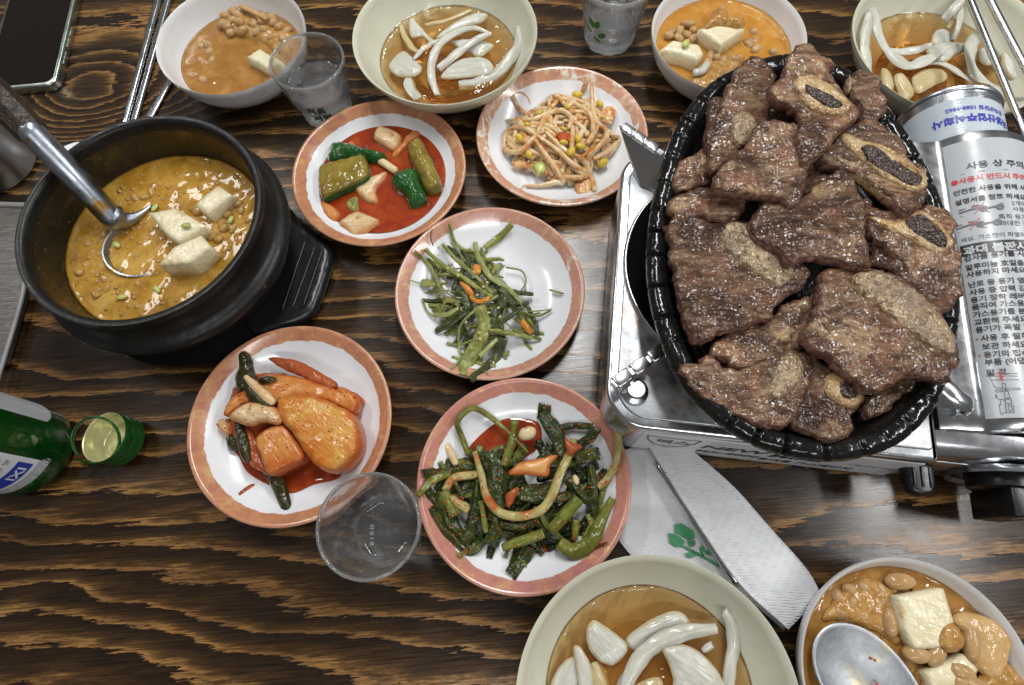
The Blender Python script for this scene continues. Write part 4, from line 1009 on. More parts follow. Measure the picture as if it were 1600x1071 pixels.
onion('CT', z1([(1470, 330), (1475, 470), (1380, 610), (1240, 720), (1080, 790), (900, 805)]), .0036, zs + .0005, 'outer onion arc along the right side of the back centre bowl', flat=1.6, group=G, dz=[.008, .004, .001, -.001, -.002])
onion('CT', z1([(345, 230), (390, 350), (460, 460), (540, 510)]), .0026, zs - .0012, 'stained onion strip sunk at the left of the back centre bowl', mat='onion_s', group=G)
onion('CT', z1([(470, 570), (570, 460), (680, 400), (800, 350)]), .0022, zs + .003, 'thin onion strip curving under the long hooked one', group=G)
onion('CT', z1([(425, 730), (440, 840), (520, 950)]), .0035, zs - .001, 'onion strip sinking at the near side of the back centre bowl', flat=1.8, group=G)
z7 = lambda p: Z(p, 830, 920, 4.324)
G = 'onion slices in the front bowl'; zs = .0236
petal('CB', z7([(372, 290), (420, 218), (500, 258), (650, 380), (610, 480), (520, 520), (400, 430)]), zs + .003, 'lined onion petal at the upper left of the front bowl', dome=.005, seed=6, group=G)
petal('CB', z7([(640, 350), (760, 240), (980, 150), (1080, 245), (960, 272), (800, 345), (720, 430)]), zs + .001, 'boat shaped onion wedge at the top of the front bowl', dome=.002, seed=7, group=G)
petal('CB', z7([(890, 395), (1050, 385), (1200, 480), (1310, 650), (1320, 780), (1000, 780), (960, 600), (925, 500)]), zs + .005, 'largest onion petal, low in the middle of the front bowl', dome=.006, seed=8, group=G)
petal('CB', z7([(130, 640), (230, 490), (320, 480), (350, 650), (320, 790), (140, 790)]), zs + .002, 'onion petal cut off at the lower left of the front bowl', dome=.003, seed=9, group=G)
petal('CB', z7([(285, 400), (330, 390), (400, 510), (425, 660), (400, 760), (330, 700), (310, 560)]), zs + .0055, 'pointed split onion sliver at the left of the front bowl', dome=.001, th=.003, seed=10, group=G)
onion('CB', z7([(1245, 268), (1050, 292), (880, 350), (740, 470), (660, 620), (640, 720)]), .0040, zs + .003, 'thick curved onion strip in the middle of the front bowl', flat=1.5, group=G, dz=[.003, .002, .001, -.002])
onion('CB', z7([(1265, 140), (1330, 240), (1362, 380), (1350, 500), (1330, 660)]), .0034, zs + .001, 'upright onion strip along the right wall of the front bowl', flat=1.5, group=G, dz=[.012, .005, .001, 0])
onion('CB', z7([(420, 500), (470, 620), (500, 760)]), .0038, zs - .001, 'stained onion strip beside the split sliver in the front bowl', mat='onion_s', flat=1.8, group=G)
onion('CB', z7([(640, 560), (590, 680)]), .0016, zs + .001, 'tiny onion sliver in the middle of the front bowl', group=G)
onion('CB', z7([(1155, 425), (1225, 375)]), .0018, zs + .001, 'short onion sliver near the right of the front bowl', group=G)
petal('CB', z7([(700, 660), (860, 600), (900, 700), (880, 800), (700, 800)]), zs + .0005, 'half sunk yellowish onion piece at the bottom of the front bowl', mat='onion_s', dome=.002, seed=12, group=G)
z2 = lambda p: Z(p, 1340, 0, 5.95)
G = 'onion slices in the right bowl'; zs = .0230
onion('CR', z2([(62, 205), (120, 310), (220, 450), (330, 550), (480, 605), (620, 560), (780, 470)]), .0046, zs + .006, 'big curved onion strip at the left of the chopstick bowl', flat=1.5, group=G, dz=[.014, .004, 0, 0])
onion('CR', z2([(225, 460), (400, 480), (560, 455), (670, 415)]), .0036, zs + .001, 'flat onion strip behind the big curved one in the chopstick bowl', flat=1.5, group=G)
onion('CR', z2([(45, 230), (30, 400), (60, 560), (110, 690)]), .0042, zs + .006, 'onion strip against the left wall of the chopstick bowl', flat=1.4, group=G, dz=[.012, .006, 0])
onion('CR', z2([(640, 590), (780, 588), (910, 650), (1070, 770)]), .0026, zs + .004, 'thin onion strip by the gas can in the chopstick bowl', group=G)
onion('CR', z2([(1130, 310), (1045, 430), (1045, 560), (1120, 710), (1260, 810)]), .0046, zs + .006, 'bold onion arc left of the chopsticks', flat=1.5, group=G, dz=[.006, .002, 0, 0])
onion('CR', z2([(905, 110), (922, 250), (890, 380)]), .0024, zs + .004, 'thin onion strip leaning up the far wall of the chopstick bowl', group=G, dz=[.008, 0])
onion('CR', z2([(880, 150), (845, 270)]), .0020, zs + .004, 'short onion strip leaning at the far wall of the chopstick bowl', mat='onion_s', group=G)
onion('CR', z2([(990, -10), (900, 90), (800, 190)]), .003, zs + .009, 'onion strip climbing to the far rim of the chopstick bowl', group=G, dz=[.012, 0])
petal('CR', z2([(650, 460), (760, 400), (950, 390), (1040, 440), (930, 500), (810, 575), (700, 540)]), zs + .006, 'bright onion petal in the middle of the chopstick bowl', seed=13, group=G)
petal('CR', z2([(515, 720), (620, 640), (780, 640), (840, 720), (720, 790), (560, 860)]), zs + .002, 'glossy onion petal just behind the gas can', seed=14, group=G, mat='onion_s')
petal('CR', z2([(345, 720), (420, 675), (500, 780), (530, 870), (430, 920)]), zs + .002, 'onion petal between the meat and the gas can', seed=15, group=G, mat='onion_s')
petal('CR', z2([(230, 630), (310, 680), (345, 800), (290, 860), (235, 790)]), zs + .001, 'onion petal half hidden behind the topmost right meat', seed=16, group=G, mat='onion_s')
petal('CR', z2([(730, 285), (830, 268), (895, 330), (885, 385), (700, 410)]), zs + .003, 'square onion piece at the far side of the chopstick bowl', seed=17, group=G, dome=.002)
petal('CR', z2([(1130, 460), (1240, 440), (1320, 560), (1220, 600), (1140, 560)]), zs + .002, 'onion piece under the left chopstick', seed=18, group=G, dome=.003)
petal('CR', z2([(1220, 780), (1400, 820), (1560, 890), (1540, 960), (1360, 940), (1240, 860)]), zs + .005, 'long onion petal beside the right shoulder of the gas can', seed=19, group=G)
petal('CR', z2([(1360, 480), (1460, 590), (1520, 760), (1440, 740), (1350, 600)]), zs + .004, 'onion petal between the two chopsticks', seed=20, group=G)

# ------------------------------------------------------------------ stew contents
def tofu(pts, th, label, seed, sp=.0022):
    P = np.array(pts); V, F, mi = slab(P, th, sp, .0014, .0003, .0004, 120, seed, smooth=False, ragged=.0005, side_bulge=.1)
    return mk('tofu_cube', V, F, M['tofu'], label=label, cat='tofu')
zz = lambda p: Z(p, 260, 0, 5.1)
tofu(W(zz([(640, 450), (740, 380), (925, 500), (790, 540)]), .0307), .016, 'single tofu cube beside the lettered glass in the back left bowl', 1)
zz = lambda p: Z(p, 1020, 0, 6.957)
tofu(W(zz([(80, 540), (220, 432), (505, 475), (552, 570), (480, 650), (330, 590)]), .0394), .018, 'pale tofu block with a scallion slice on it in the stew behind the pan', 2)
tofu(W(zz([(495, 315), (740, 245), (1005, 305), (745, 490)]), .0394), .018, 'tofu block under brown mash in the stew behind the pan', 3)
zz = lambda p: Z(p, 1270, 880, 4.848)
tofu(W(zz([(640, 255), (1000, 190), (1085, 460), (1035, 640), (775, 660), (690, 500)]), .0415), .014, 'large square tofu slice in the front stew bowl', 4)
tofu(W(zz([(850, 830), (1000, 760), (1150, 690), (1265, 810), (1200, 960), (900, 960)]), .0380), .012, 'broken tofu lump at the bottom edge of the front stew bowl', 5)
zz = lambda p: Z(p, 0, 300, 2.857)
tofu(W(zz([(655, 92), (780, 68), (918, 150), (790, 222), (740, 190)]), .066), .020, 'wide tofu cube beside the ladle in the stone pot', 6)
tofu(W(zz([(702, 325), (775, 240), (895, 190), (938, 245), (850, 318)]), .070), .024, 'nearest tofu cube in the stone pot', 7)
tofu(W(Z([(865, 912), (970, 820), (1036, 870), (925, 955)], 0, 0, 2.857), .064), .018, 'farthest tofu cube in the stone pot', 8)
def beans(k, prof, z, region, n, seed, lab, group, size=.0045, heap=0.0, mat='bean'):
    r = random.Random(seed); P = np.array(W(region, z)); B = P[:, :2]; lo, hi = B.min(0), B.max(0); done = []
    tries = 0
    while len(done) < n and tries < 6000:
        tries += 1
        q = np.array([r.uniform(lo[0], hi[0]), r.uniform(lo[1], hi[1])])
        if not inside(B, q[None])[0]: continue
        if any(np.hypot(*(q - d)) < size * 1.05 for d in done): continue
        done.append(q); dd = float(segdist(B, q[None])[0])
        zq = z + .0002 + heap * min(1, dd / .012) + r.uniform(-.0012, .0010)
        V, F = blob((q[0], q[1], zq), (size * r.uniform(.75, 1.15), size * r.uniform(.6, .8), size * r.uniform(.5, .68)), (r.uniform(-.4, .4), r.uniform(-.4, .4), r.uniform(0, PI)), 2, .26, r.random() * 50)
        mk('soybean', V, F, M[mat], label=lab, cat='bean', group=group)
zz = lambda p: Z(p, 260, 0, 5.1)
def mash(name, region, z, heap, lab, seed=3, th=.006, amp=.0016):
    V, F, mi = slab(W(region, z + .0012), th, .0018, .004, heap, amp * .6, 200, seed, ragged=.0012); return mk(name, V, F, M['mash'], label=lab, cat='stew solids', kind='stuff')
mash('bean_mash', zz([(400, 180), (480, 110), (620, 90), (760, 130), (900, 170), (1010, 260), (980, 400), (880, 420), (780, 340), (640, 290), (500, 260)]), .0212, .003, 'mashed soybeans heaped at the far side of the back left bowl')
beans('TL', WHT, .0230, zz([(390, 160), (480, 95), (620, 85), (780, 130), (920, 180), (1000, 280), (900, 370), (760, 280), (600, 300), (480, 240)]), 22, 1, 'plump soybean in the heap at the far side of the back left bowl', 'soybeans heaped in the back left bowl', .0062, .003)
beans('TL', WHT, .0185, zz([(170, 400), (320, 340), (380, 450), (330, 660), (200, 640), (150, 520)]), 8, 2, 'soybean half sunk in the thin stew of the back left bowl', 'sunk soybeans in the back left bowl', .0058)
stickp = tube(W(zz([(590, 50), (700, 100), (790, 150)]), .0302), .0018, 8, flat=1.4); mk('vegetable_shred', stickp[0], stickp[1], M['stewradish'], label='brown vegetable shred poking from the bean heap in the back left bowl', cat='vegetable')
zz = lambda p: Z(p, 1020, 0, 6.957)
mash('bean_mash', zz([(560, 290), (640, 170), (740, 30), (800, 60), (860, 170), (1000, 190), (960, 280), (820, 270), (700, 260)]), .0414, .003, 'brown mash clump on the tofu in the stew behind the pan', 5, .008)
mash('bean_mash', zz([(400, 850), (520, 700), (700, 640), (960, 620), (900, 760), (640, 960), (480, 960)]), .0289, .002, 'loose bean mash at the near side of the bowl behind the pan', 6)
beans('TR', WHT, .0284, zz([(120, 380), (300, 250), (480, 260), (520, 400), (420, 430), (250, 420)]), 8, 3, 'soybean behind the pale tofu block in the stew behind the pan', 'soybeans at the far side behind the pan', .0058)
beans('TR', WHT, .0289, zz([(540, 640), (720, 600), (960, 640), (820, 780), (600, 960), (440, 900)]), 14, 4, 'soybean at the near side of the stew bowl behind the pan', 'soybeans at the near side behind the pan', .0060)
beans('TR', WHT, .0246, zz([(1000, 340), (1120, 350), (1400, 560), (1260, 600), (1040, 540)]), 5, 5, 'soybean afloat in the clear orange stew behind the pan', 'floating soybeans behind the pan', .0060)
b = blob(W(zz([(360, 475)]), .0419)[0], (.0052, .0032, .0022), (0, 0, 1.0), 2); mk('scallion_slice', b[0], b[1], M['scallion_bit'], label='green scallion slice on the pale tofu block behind the pan', cat='scallion')
s = tube(W(zz([(460, 790), (540, 770), (590, 700)]), .0344), .0028, 8, flat=1.3); mk('scallion_slice', s[0], s[1], M['onion'], label='curled pale scallion slice below the tofu block behind the pan', cat='scallion')
zz = lambda p: Z(p, 1270, 880, 4.848)
V, F, mi = slab(W(zz([(1085, 440), (1200, 380), (1510, 500), (1505, 700), (1430, 880), (1260, 790), (1190, 560)]), .0385), .006, .0022, .002, .001, .0008, 90, 3); mk('radish_slice', V, F, M['stewradish'], label='flat brown stewed radish slice right of the square tofu', cat='radish')
mash('bean_mash', zz([(90, 420), (250, 200), (440, 120), (600, 200), (640, 420), (660, 620), (560, 560), (400, 480), (200, 440)]), .0320, .0012, 'mash of beans between spoon and rim in the front stew bowl', 8, .004)
mash('bean_mash', zz([(1300, 860), (1460, 760), (1590, 850), (1620, 960), (1250, 960)]), .0360, .002, 'yellow crumbly mash at the right edge of the front stew bowl', 9, .006)
mash('bean_mash', zz([(1000, 500), (1080, 470), (1160, 560), (1150, 640), (1060, 680), (980, 610)]), .0425, .001, 'orange mash patch on the corner of the square tofu', 10, .004)
beans('BR', WHT, .0307, zz([(180, 230), (330, 150), (430, 180), (560, 130), (720, 130), (620, 230), (480, 330), (330, 420), (150, 420)]), 12, 6, 'soybean near the far rim of the front stew bowl', 'soybeans near the far rim of the front bowl', .0055)
for i, (x, y, a, L2, lab) in enumerate(((585, 450, 1.75, 1.25, 'long brown bean left of the square tofu'), (660, 140, .1, 1.3, 'large pale bean above the square tofu'), (1200, 600, 1.9, 1.5, 'large bean against the stewed radish slice'), (780, 690, .2, 1.1, 'bean under the lower edge of the square tofu'), (930, 690, 2.4, 1.1, 'dark bean below the square tofu'), (1130, 830, .5, 1.1, 'reddish bean on the broken tofu lump'), (1190, 920, .3, 1.5, 'pale bean at the bottom edge right of the spoon'))):
    c = W(zz([(x, y)]), .0365 if i > 1 else .0335)[0]; V, F = blob(c, (.0075 * L2, .0052, .0042), (0, 0, -a), 3, .08, i * 3.3); mk('soybean', V, F, M['bean'], label=lab, cat='bean')
zz = lambda p: Z(p, 0, 300, 2.857)
beans('P', None, PZ - .0004, zz([(820, 90), (960, 20), (1090, 30), (1080, 120), (1000, 230), (930, 200), (920, 120)]), 16, 7, 'soybean at the right side of the stone pot stew', 'soybeans at the right of the stone pot', .0052, mat='bean_pot')
beans('P', None, PZ - .0012, zz([(560, 20), (700, 5), (640, 60), (520, 120), (560, 380), (700, 400), (640, 460), (500, 470), (340, 460), (340, 320), (380, 220)]), 20, 8, 'soybean bit breaking the surface at the left of the stone pot stew', 'soybean bits at the left of the stone pot', .0046, mat='bean_pot')
V, F = [], []
r = random.Random(5); ps = []
for i in range(420):
    a = r.uniform(0, 2 * PI); q = .073 * math.sqrt(r.random()); c = (PC[0] + q * math.cos(a), PC[1] + q * math.sin(a), PZ + r.uniform(-.0012, .0002))
    s = r.uniform(.0010, .0030); ps.append(blob(c, (s, s * .8, s * .5), (r.uniform(-.5, .5), 0, r.uniform(0, 3)), 1))
V, F, _ = join(ps); mk('bean_crumbs', V, F, M['bean_pot'], label='fine bean crumbs floating all over the stone pot stew', cat='stew solids', kind='stuff')
r = random.Random(6); ps = []
for i in range(150):
    a = r.uniform(0, 2 * PI); q = .054 * math.sqrt(r.random()); c = (BC['BR'][0] + q * math.cos(a), BC['BR'][1] + q * math.sin(a), .0308 + r.uniform(-.0002, .0006)); s = r.uniform(.0010, .0028); ps.append(blob(c, (s, s * .8, s * .5), (r.uniform(-.5, .5), 0, r.uniform(0, 3)), 1))
V, F, _ = join(ps); mk('bean_crumbs', V, F, M['mash'], label='fine bean crumbs floating in the front stew bowl', cat='stew solids', kind='stuff')
for i, (x, y) in enumerate(((830, 150), (690, 70), (700, 435), (545, 470), (1030, 125), (520, 235))):
    c = W(zz([(x, y)]), .0685 if i == 0 else PZ + .0018)[0]
    b = blob(c, (.0038, .0022, .0012), (0, 0, i * 1.1), 2, .1, i); mk('scallion_slice', b[0], b[1], M['scallion_bit'], label='small green scallion slice in the stone pot stew' if i else 'green scallion slice on the wide tofu cube in the pot', cat='scallion', group='scallion slices in the stone pot' if i else None)
# chili specks on the spoon
ps = []
for x, y in ((440, 722), (585, 828), (485, 915), (470, 735)):
    c = W(zz([(0, 0)]), 0)[0]; c = W(Z([(x, y)], 1270, 880, 4.848), .0372)[0]; ps.append(blob(c, (.0013, .0010, .0005), (0, 0, x), 1, .2, x))
V, F, _ = join(ps); mk('chili_specks', V, F, M['chili'], label='red chili specks stuck in the bowl of the front spoon', cat='chili flakes', kind='stuff')

# ------------------------------------------------------------------ plate A: cucumber kimchi
V, F = disc(PLC['A'], .0560, .0118, .0002, 4, 16, 80); mk('kimchi_brine', V, F, M['redsauce'], label='red brine filling the plate of cucumber kimchi', cat='sauce')
z6 = lambda p: Z(p, 480, 180, 5.357)
LASTM = [None]
def piece(name, pts, z, th, mats, label, cat, dome=.003, sp=.0022, rnd=.0020, seed=1, namp=.0006, nf=110, rag=.0010, parent=None, **kw):
    V, F, mi = slab(W(pts, z), th, sp, rnd, dome, namp * 1.5, nf, seed, ragged=rag, side_bulge=.15, **kw); LASTM[0] = (V, F); mats = [M[m] for m in (mats if isinstance(mats, (list, tuple)) else [mats])]
    if len(mats) == 1: mi = None
    return mk(name, V, F, mats, label=label, cat=cat, mi=mi)
piece('cucumber_piece', z6([(178, 385), (175, 290), (215, 220), (330, 228), (480, 268), (610, 298), (652, 330), (600, 372), (480, 365), (330, 345), (250, 385)]), .0185, .010, 'cuc_skin', 'long dark green cucumber piece at the upper left of the red kimchi', 'cucumber', .005)
piece('cucumber_piece', z6([(92, 440), (180, 388), (330, 350), (455, 318), (500, 390), (512, 500), (400, 570), (250, 632), (108, 672)]), .0215, .012, ['cuc_flesh', 'cuc_skin'], 'broad yellow cucumber wedge at the left of the red kimchi', 'cucumber', .004, seed=2)
piece('cucumber_piece', z6([(838, 280), (870, 222), (940, 195), (1000, 280), (1060, 400), (1122, 560), (1092, 612), (1000, 622), (950, 540), (880, 400)]), .0205, .011, ['cuc_flesh', 'cuc_flesh'], 'long olive cucumber wedge at the right of the red kimchi', 'cucumber', .006, seed=3)
piece('cucumber_piece', z6([(700, 520), (780, 462), (880, 440), (930, 500), (980, 640), (992, 692), (870, 742), (820, 660), (730, 580)]), .0195, .010, 'cuc_skin', 'short glossy green cucumber chunk at the lower right of the red kimchi', 'cucumber', .006, seed=4)
piece('radish_piece', z6([(560, 130), (620, 82), (760, 145), (785, 190), (720, 280), (640, 245), (560, 190)]), .0165, .008, 'kim_white', 'pale radish cube at the far side of the red kimchi', 'radish', .002, seed=5)
piece('radish_piece', z6([(700, 330), (780, 230), (890, 115), (945, 160), (850, 240), (745, 345)]), .0140, .006, 'kim_orange', 'orange radish strip beside the olive cucumber', 'radish', .001, seed=6)
piece('radish_piece', z6([(395, 605), (500, 520), (660, 465), (625, 545), (570, 610), (588, 715), (500, 715), (430, 655)]), .0150, .006, 'kim_white', 'fan shaped white radish leaf in the middle of the red brine', 'radish', .001, seed=7)
piece('radish_piece', z6([(265, 880), (400, 798), (500, 825), (600, 870), (540, 930), (400, 998), (320, 945)]), .0160, .007, 'kim_white', 'pale radish lump at the near side of the red brine', 'radish', .002, seed=8)
piece('radish_piece', z6([(105, 700), (200, 740), (278, 820), (220, 890), (140, 835)]), .0135, .005, 'kim_orange', 'orange radish piece at the lower left rim of the red brine', 'radish', .0015, seed=9)
piece('cucumber_piece', z6([(325, 720), (420, 675), (435, 780), (470, 790), (360, 800)]), .0125, .003, 'seaweed', 'dull green scrap under the fan shaped radish', 'cucumber', .001, seed=10)
s = tube(W(z6([(615, 385), (670, 420), (735, 465)]), .0145), .0030, 10, flat=1.2); mk('garlic_stalk', s[0], s[1], M['garlic'], label='short pale stalk floating in the middle of the red brine', cat='vegetable')
r = random.Random(11); ps = []
for i in range(60):
    a = r.uniform(0, 2 * PI); q = .052 * math.sqrt(r.random()); ps.append(blob((PLC['A'][0] + q * math.cos(a), PLC['A'][1] + q * math.sin(a), .0121), (r.uniform(.0006, .0014), .0007, .0004), (0, 0, a), 1))
V, F, _ = join(ps); mk('chili_flakes', V, F, M['chili'], label='chili flakes floating in the red cucumber brine', cat='chili flakes', kind='stuff')

# ------------------------------------------------------------------ plate B: bean sprouts
z3 = lambda p: Z(p, 770, 120, 5.637)
BB = np.array(W(z3([(100, 480), (130, 380), (380, 230), (540, 100), (700, 140), (900, 180), (1080, 320), (1110, 540), (1000, 700), (880, 800), (860, 960), (620, 900), (400, 820), (190, 780), (90, 640)]), .016))[:, :2]
bc2 = BB.mean(0)
def heapz(q, base, hgt):
    d = float(segdist(BB, np.array(q)[None])[0]) if inside(BB, np.array(q)[None])[0] else 0
    return base + hgt * (1 - math.exp(-d / .012))
r = random.Random(21)
gs = 'bean sprout stems in the pile'
for i in range(125):
    while True:
        q = np.array([r.uniform(BB[:, 0].min(), BB[:, 0].max()), r.uniform(BB[:, 1].min(), BB[:, 1].max())])
        if inside(BB, q[None])[0]: break
    a = r.uniform(0, PI) if r.random() < .4 else r.gauss(-.9, .5); L2 = r.uniform(.018, .036); k = r.uniform(-28, 28); lay = r.uniform(-.006, .0005)
    pts = []
    for s2 in np.linspace(-.5, .5, 7):
        aa = a + k * s2 * L2; p = q + s2 * L2 * np.array([math.cos(aa), math.sin(aa)])
        if not inside(BB, p[None])[0]: p = p + (bc2 - p) * .25
        pts.append((p[0], p[1], max(heapz(p, .0105, .0140) + lay, float(plate_z(math.hypot(*(p - PLC['B'])))) + .0018)))
    s = tube(pts, [.0012, .0019, .0021, .0017], 8, step=.003, flat=1.15, wrk=.12, seed=i); mk('bean_sprout', s[0], s[1], M['sprout'], label='seasoned bean sprout stem tangled in the pile on the worn plate', cat='bean sprout', group=gs)
tr = [[(110, 480), (108, 640), (240, 660), (330, 570), (410, 490)], [(125, 385), (330, 382), (480, 330), (600, 300), (690, 360), (670, 450)], [(390, 520), (560, 640), (690, 760), (860, 880), (895, 1000)], [(615, 185), (760, 260), (870, 350), (885, 480)], [(868, 50), (880, 250), (905, 390), (1000, 480), (975, 570), (860, 690), (845, 770)], [(1110, 560), (1000, 665), (890, 725)], [(300, 965), (400, 962), (560, 930), (622, 935), (560, 820), (490, 740)], [(180, 165), (230, 280), (345, 350)], [(935, 420), (840, 585)], [(840, 15), (785, 145)], [(370, 560), (480, 710), (560, 830), (620, 930)], [(600, 820), (640, 885), (785, 890)], [(1050, 520), (1115, 545), (1050, 650), (955, 720)], [(700, 680), (780, 720), (830, 790), (850, 850)], [(470, 490), (600, 620), (700, 700)], [(180, 450), (300, 460), (380, 520)], [(705, 440), (700, 560), (690, 640)], [(490, 200), (500, 300), (440, 400), (400, 480)]]
for i, p in enumerate(tr):
    P = W(z3(p), .016); P[:, 2] = [max(heapz(q[:2], .0115, .0155), float(plate_z(math.hypot(*(q[:2] - PLC['B'])))) + .002) for q in P]
    P = W(np.c_[np.array(z3(p)), P[:, 2]], 0)
    s = tube(P, [.0013, .0021, .0024, .0020], 9, step=.0025, flat=1.1, wrk=.12, seed=i); mk('bean_sprout', s[0], s[1], M['sprout'], label='long bean sprout lying on top of the pile on the worn plate', cat='bean sprout', group='top bean sprouts')
for i, p in enumerate(([(180, 165), (240, 135), (310, 180), (330, 235)], [(250, 985), (280, 955), (310, 965)], [(590, 935), (700, 930)])):
    P = on_plate('B', z3(p), .0012); s = tube(P, [.0004, .0006, .0003], 6); mk('sprout_root', s[0], s[1], M['sprout'], label='thin sprout root hair lying on the white of the worn plate', cat='bean sprout', group='sprout root hairs')
for i, (x, y, a, s1) in enumerate(((235, 540, 1.1, 1.25), (320, 682, 1.3, 1.15), (745, 160, .1, 1.3), (945, 240, 1.1, 1.1), (415, 315, -.8, .8), (618, 458, .6, .8), (748, 545, 1.4, 1.1), (772, 612, .3, 1.2), (625, 580, .2, 1), (690, 660, -1.0, 1.3), (970, 760, -.6, 1.5), (968, 355, .6, .6), (305, 420, .2, .8), (655, 265, .5, .8))):
    P = W(z3([(x, y)]), .02)[0]; h = heapz(P[:2], .0135, .0160); c = W(z3([(x, y)]), h)[0]
    V, F = blob(c, (.0040 * s1, .0026 * s1, .0024 * s1), (0, .1, -a), 2, .08, i); mk('sprout_bean', V, F, M['sprout_head'], label='yellow bean head among the sprouts on the worn plate', cat='bean', group='yellow sprout heads')
piece('carrot_slice', z3([(180, 740), (320, 740), (520, 820), (450, 850), (330, 800), (200, 790)]), .016, .004, 'sprout_mix', 'orange vegetable slice at the left edge of the sprout pile', 'vegetable', .0005, seed=3, rag=.0025, rnd=.001)
piece('carrot_slice', z3([(720, 950), (800, 890), (880, 900), (900, 990), (850, 1030), (750, 1030)]), .013, .004, 'sprout_mix', 'orange clump at the near edge of the sprout pile', 'vegetable', .0008, seed=4, namp=.0020, rag=.003, rnd=.001)
piece('carrot_slice', z3([(780, 685), (890, 590), (910, 520), (915, 560), (880, 630), (790, 695)]), .0285, .002, 'carrot', 'thin curved carrot shred on top of the sprouts', 'carrot', .0005, seed=5)
piece('carrot_slice', z3([(950, 300), (1040, 250), (1090, 330), (1040, 390), (960, 370)]), .018, .004, 'sprout_mix', 'orange scrap at the right edge of the sprout pile', 'vegetable', .0005, seed=6, rag=.003, rnd=.001)
piece('chili_paste', z3([(570, 500), (640, 480), (700, 520), (690, 560), (600, 560)]), .0275, .003, 'chili', 'dark red chili paste lump in the middle of the sprouts', 'seasoning', .0003, seed=7, namp=.0016, nf=300, rag=.0022, rnd=.001)
piece('scallion_leaf', z3([(370, 760), (450, 745), (470, 800), (400, 860), (380, 880)]), .018, .003, 'scallion_bit', 'bright green scrap in the lower part of the sprout pile', 'scallion', .0004, seed=8, rag=.003, rnd=.0008)

# ------------------------------------------------------------------ plate C: kelp stems
zc = lambda p: Z(p, 640, 330, 3.967)
CB_ = np.array(W(zc([(90, 450), (120, 330), (230, 230), (420, 210), (560, 290), (620, 440), (740, 520), (780, 640), (780, 780), (560, 830), (480, 980), (340, 1000), (350, 860), (220, 760), (140, 640)]), .014))[:, :2]
def cz(q, base, hgt):
    q = np.array(q)[:2]; ins = inside(CB_, q[None])[0]; d = float(segdist(CB_, q[None])[0]) if ins else 0
    return max(base + hgt * (1 - math.exp(-d / .011)), float(plate_z(math.hypot(*(q - PLC['C'])))) + .0014)
r = random.Random(31)
for i in range(120):
    while True:
        q = np.array([r.uniform(CB_[:, 0].min(), CB_[:, 0].max()), r.uniform(CB_[:, 1].min(), CB_[:, 1].max())])
        if inside(CB_, q[None])[0] and segdist(CB_, q[None])[0] > .003: break
    a = r.gauss(-.8, .8); L2 = r.uniform(.014, .032); k = r.uniform(-25, 25); lay = r.uniform(-.007, -.0015); thin = r.random() < .35
    pts = []
    for s2 in np.linspace(-.5, .5, 6):
        aa = a + k * s2 * L2; p = q + s2 * L2 * np.array([math.cos(aa), math.sin(aa)]); pts.append((p[0], p[1], max(cz(p, .0095, .012) + lay, float(plate_z(math.hypot(*(p - PLC['C'])))) + .001)))
    w2 = .0006 if thin else r.uniform(.0009, .0016)
    s = tube(pts, [w2 * .8, w2, w2 * .9], 6, step=.003) if thin else ribbon(pts, [w2 * 1.5, w2 * 1.9, w2 * 1.4], .0009, r.uniform(.3, .9), 6, .002, 0, r.uniform(-1.5, 1.5), i * 1.3, .25, .001)
    mk('kelp_stem', s[0], s[1], M['seaweed_l' if thin else ('seaweed_d' if r.random() < .4 else 'seaweed')], label=('thin pale kelp shred' if thin else 'olive kelp stem') + ' tangled inside the green pile', cat='seaweed', group='kelp shreds inside the pile' if thin else 'kelp stems inside the pile')
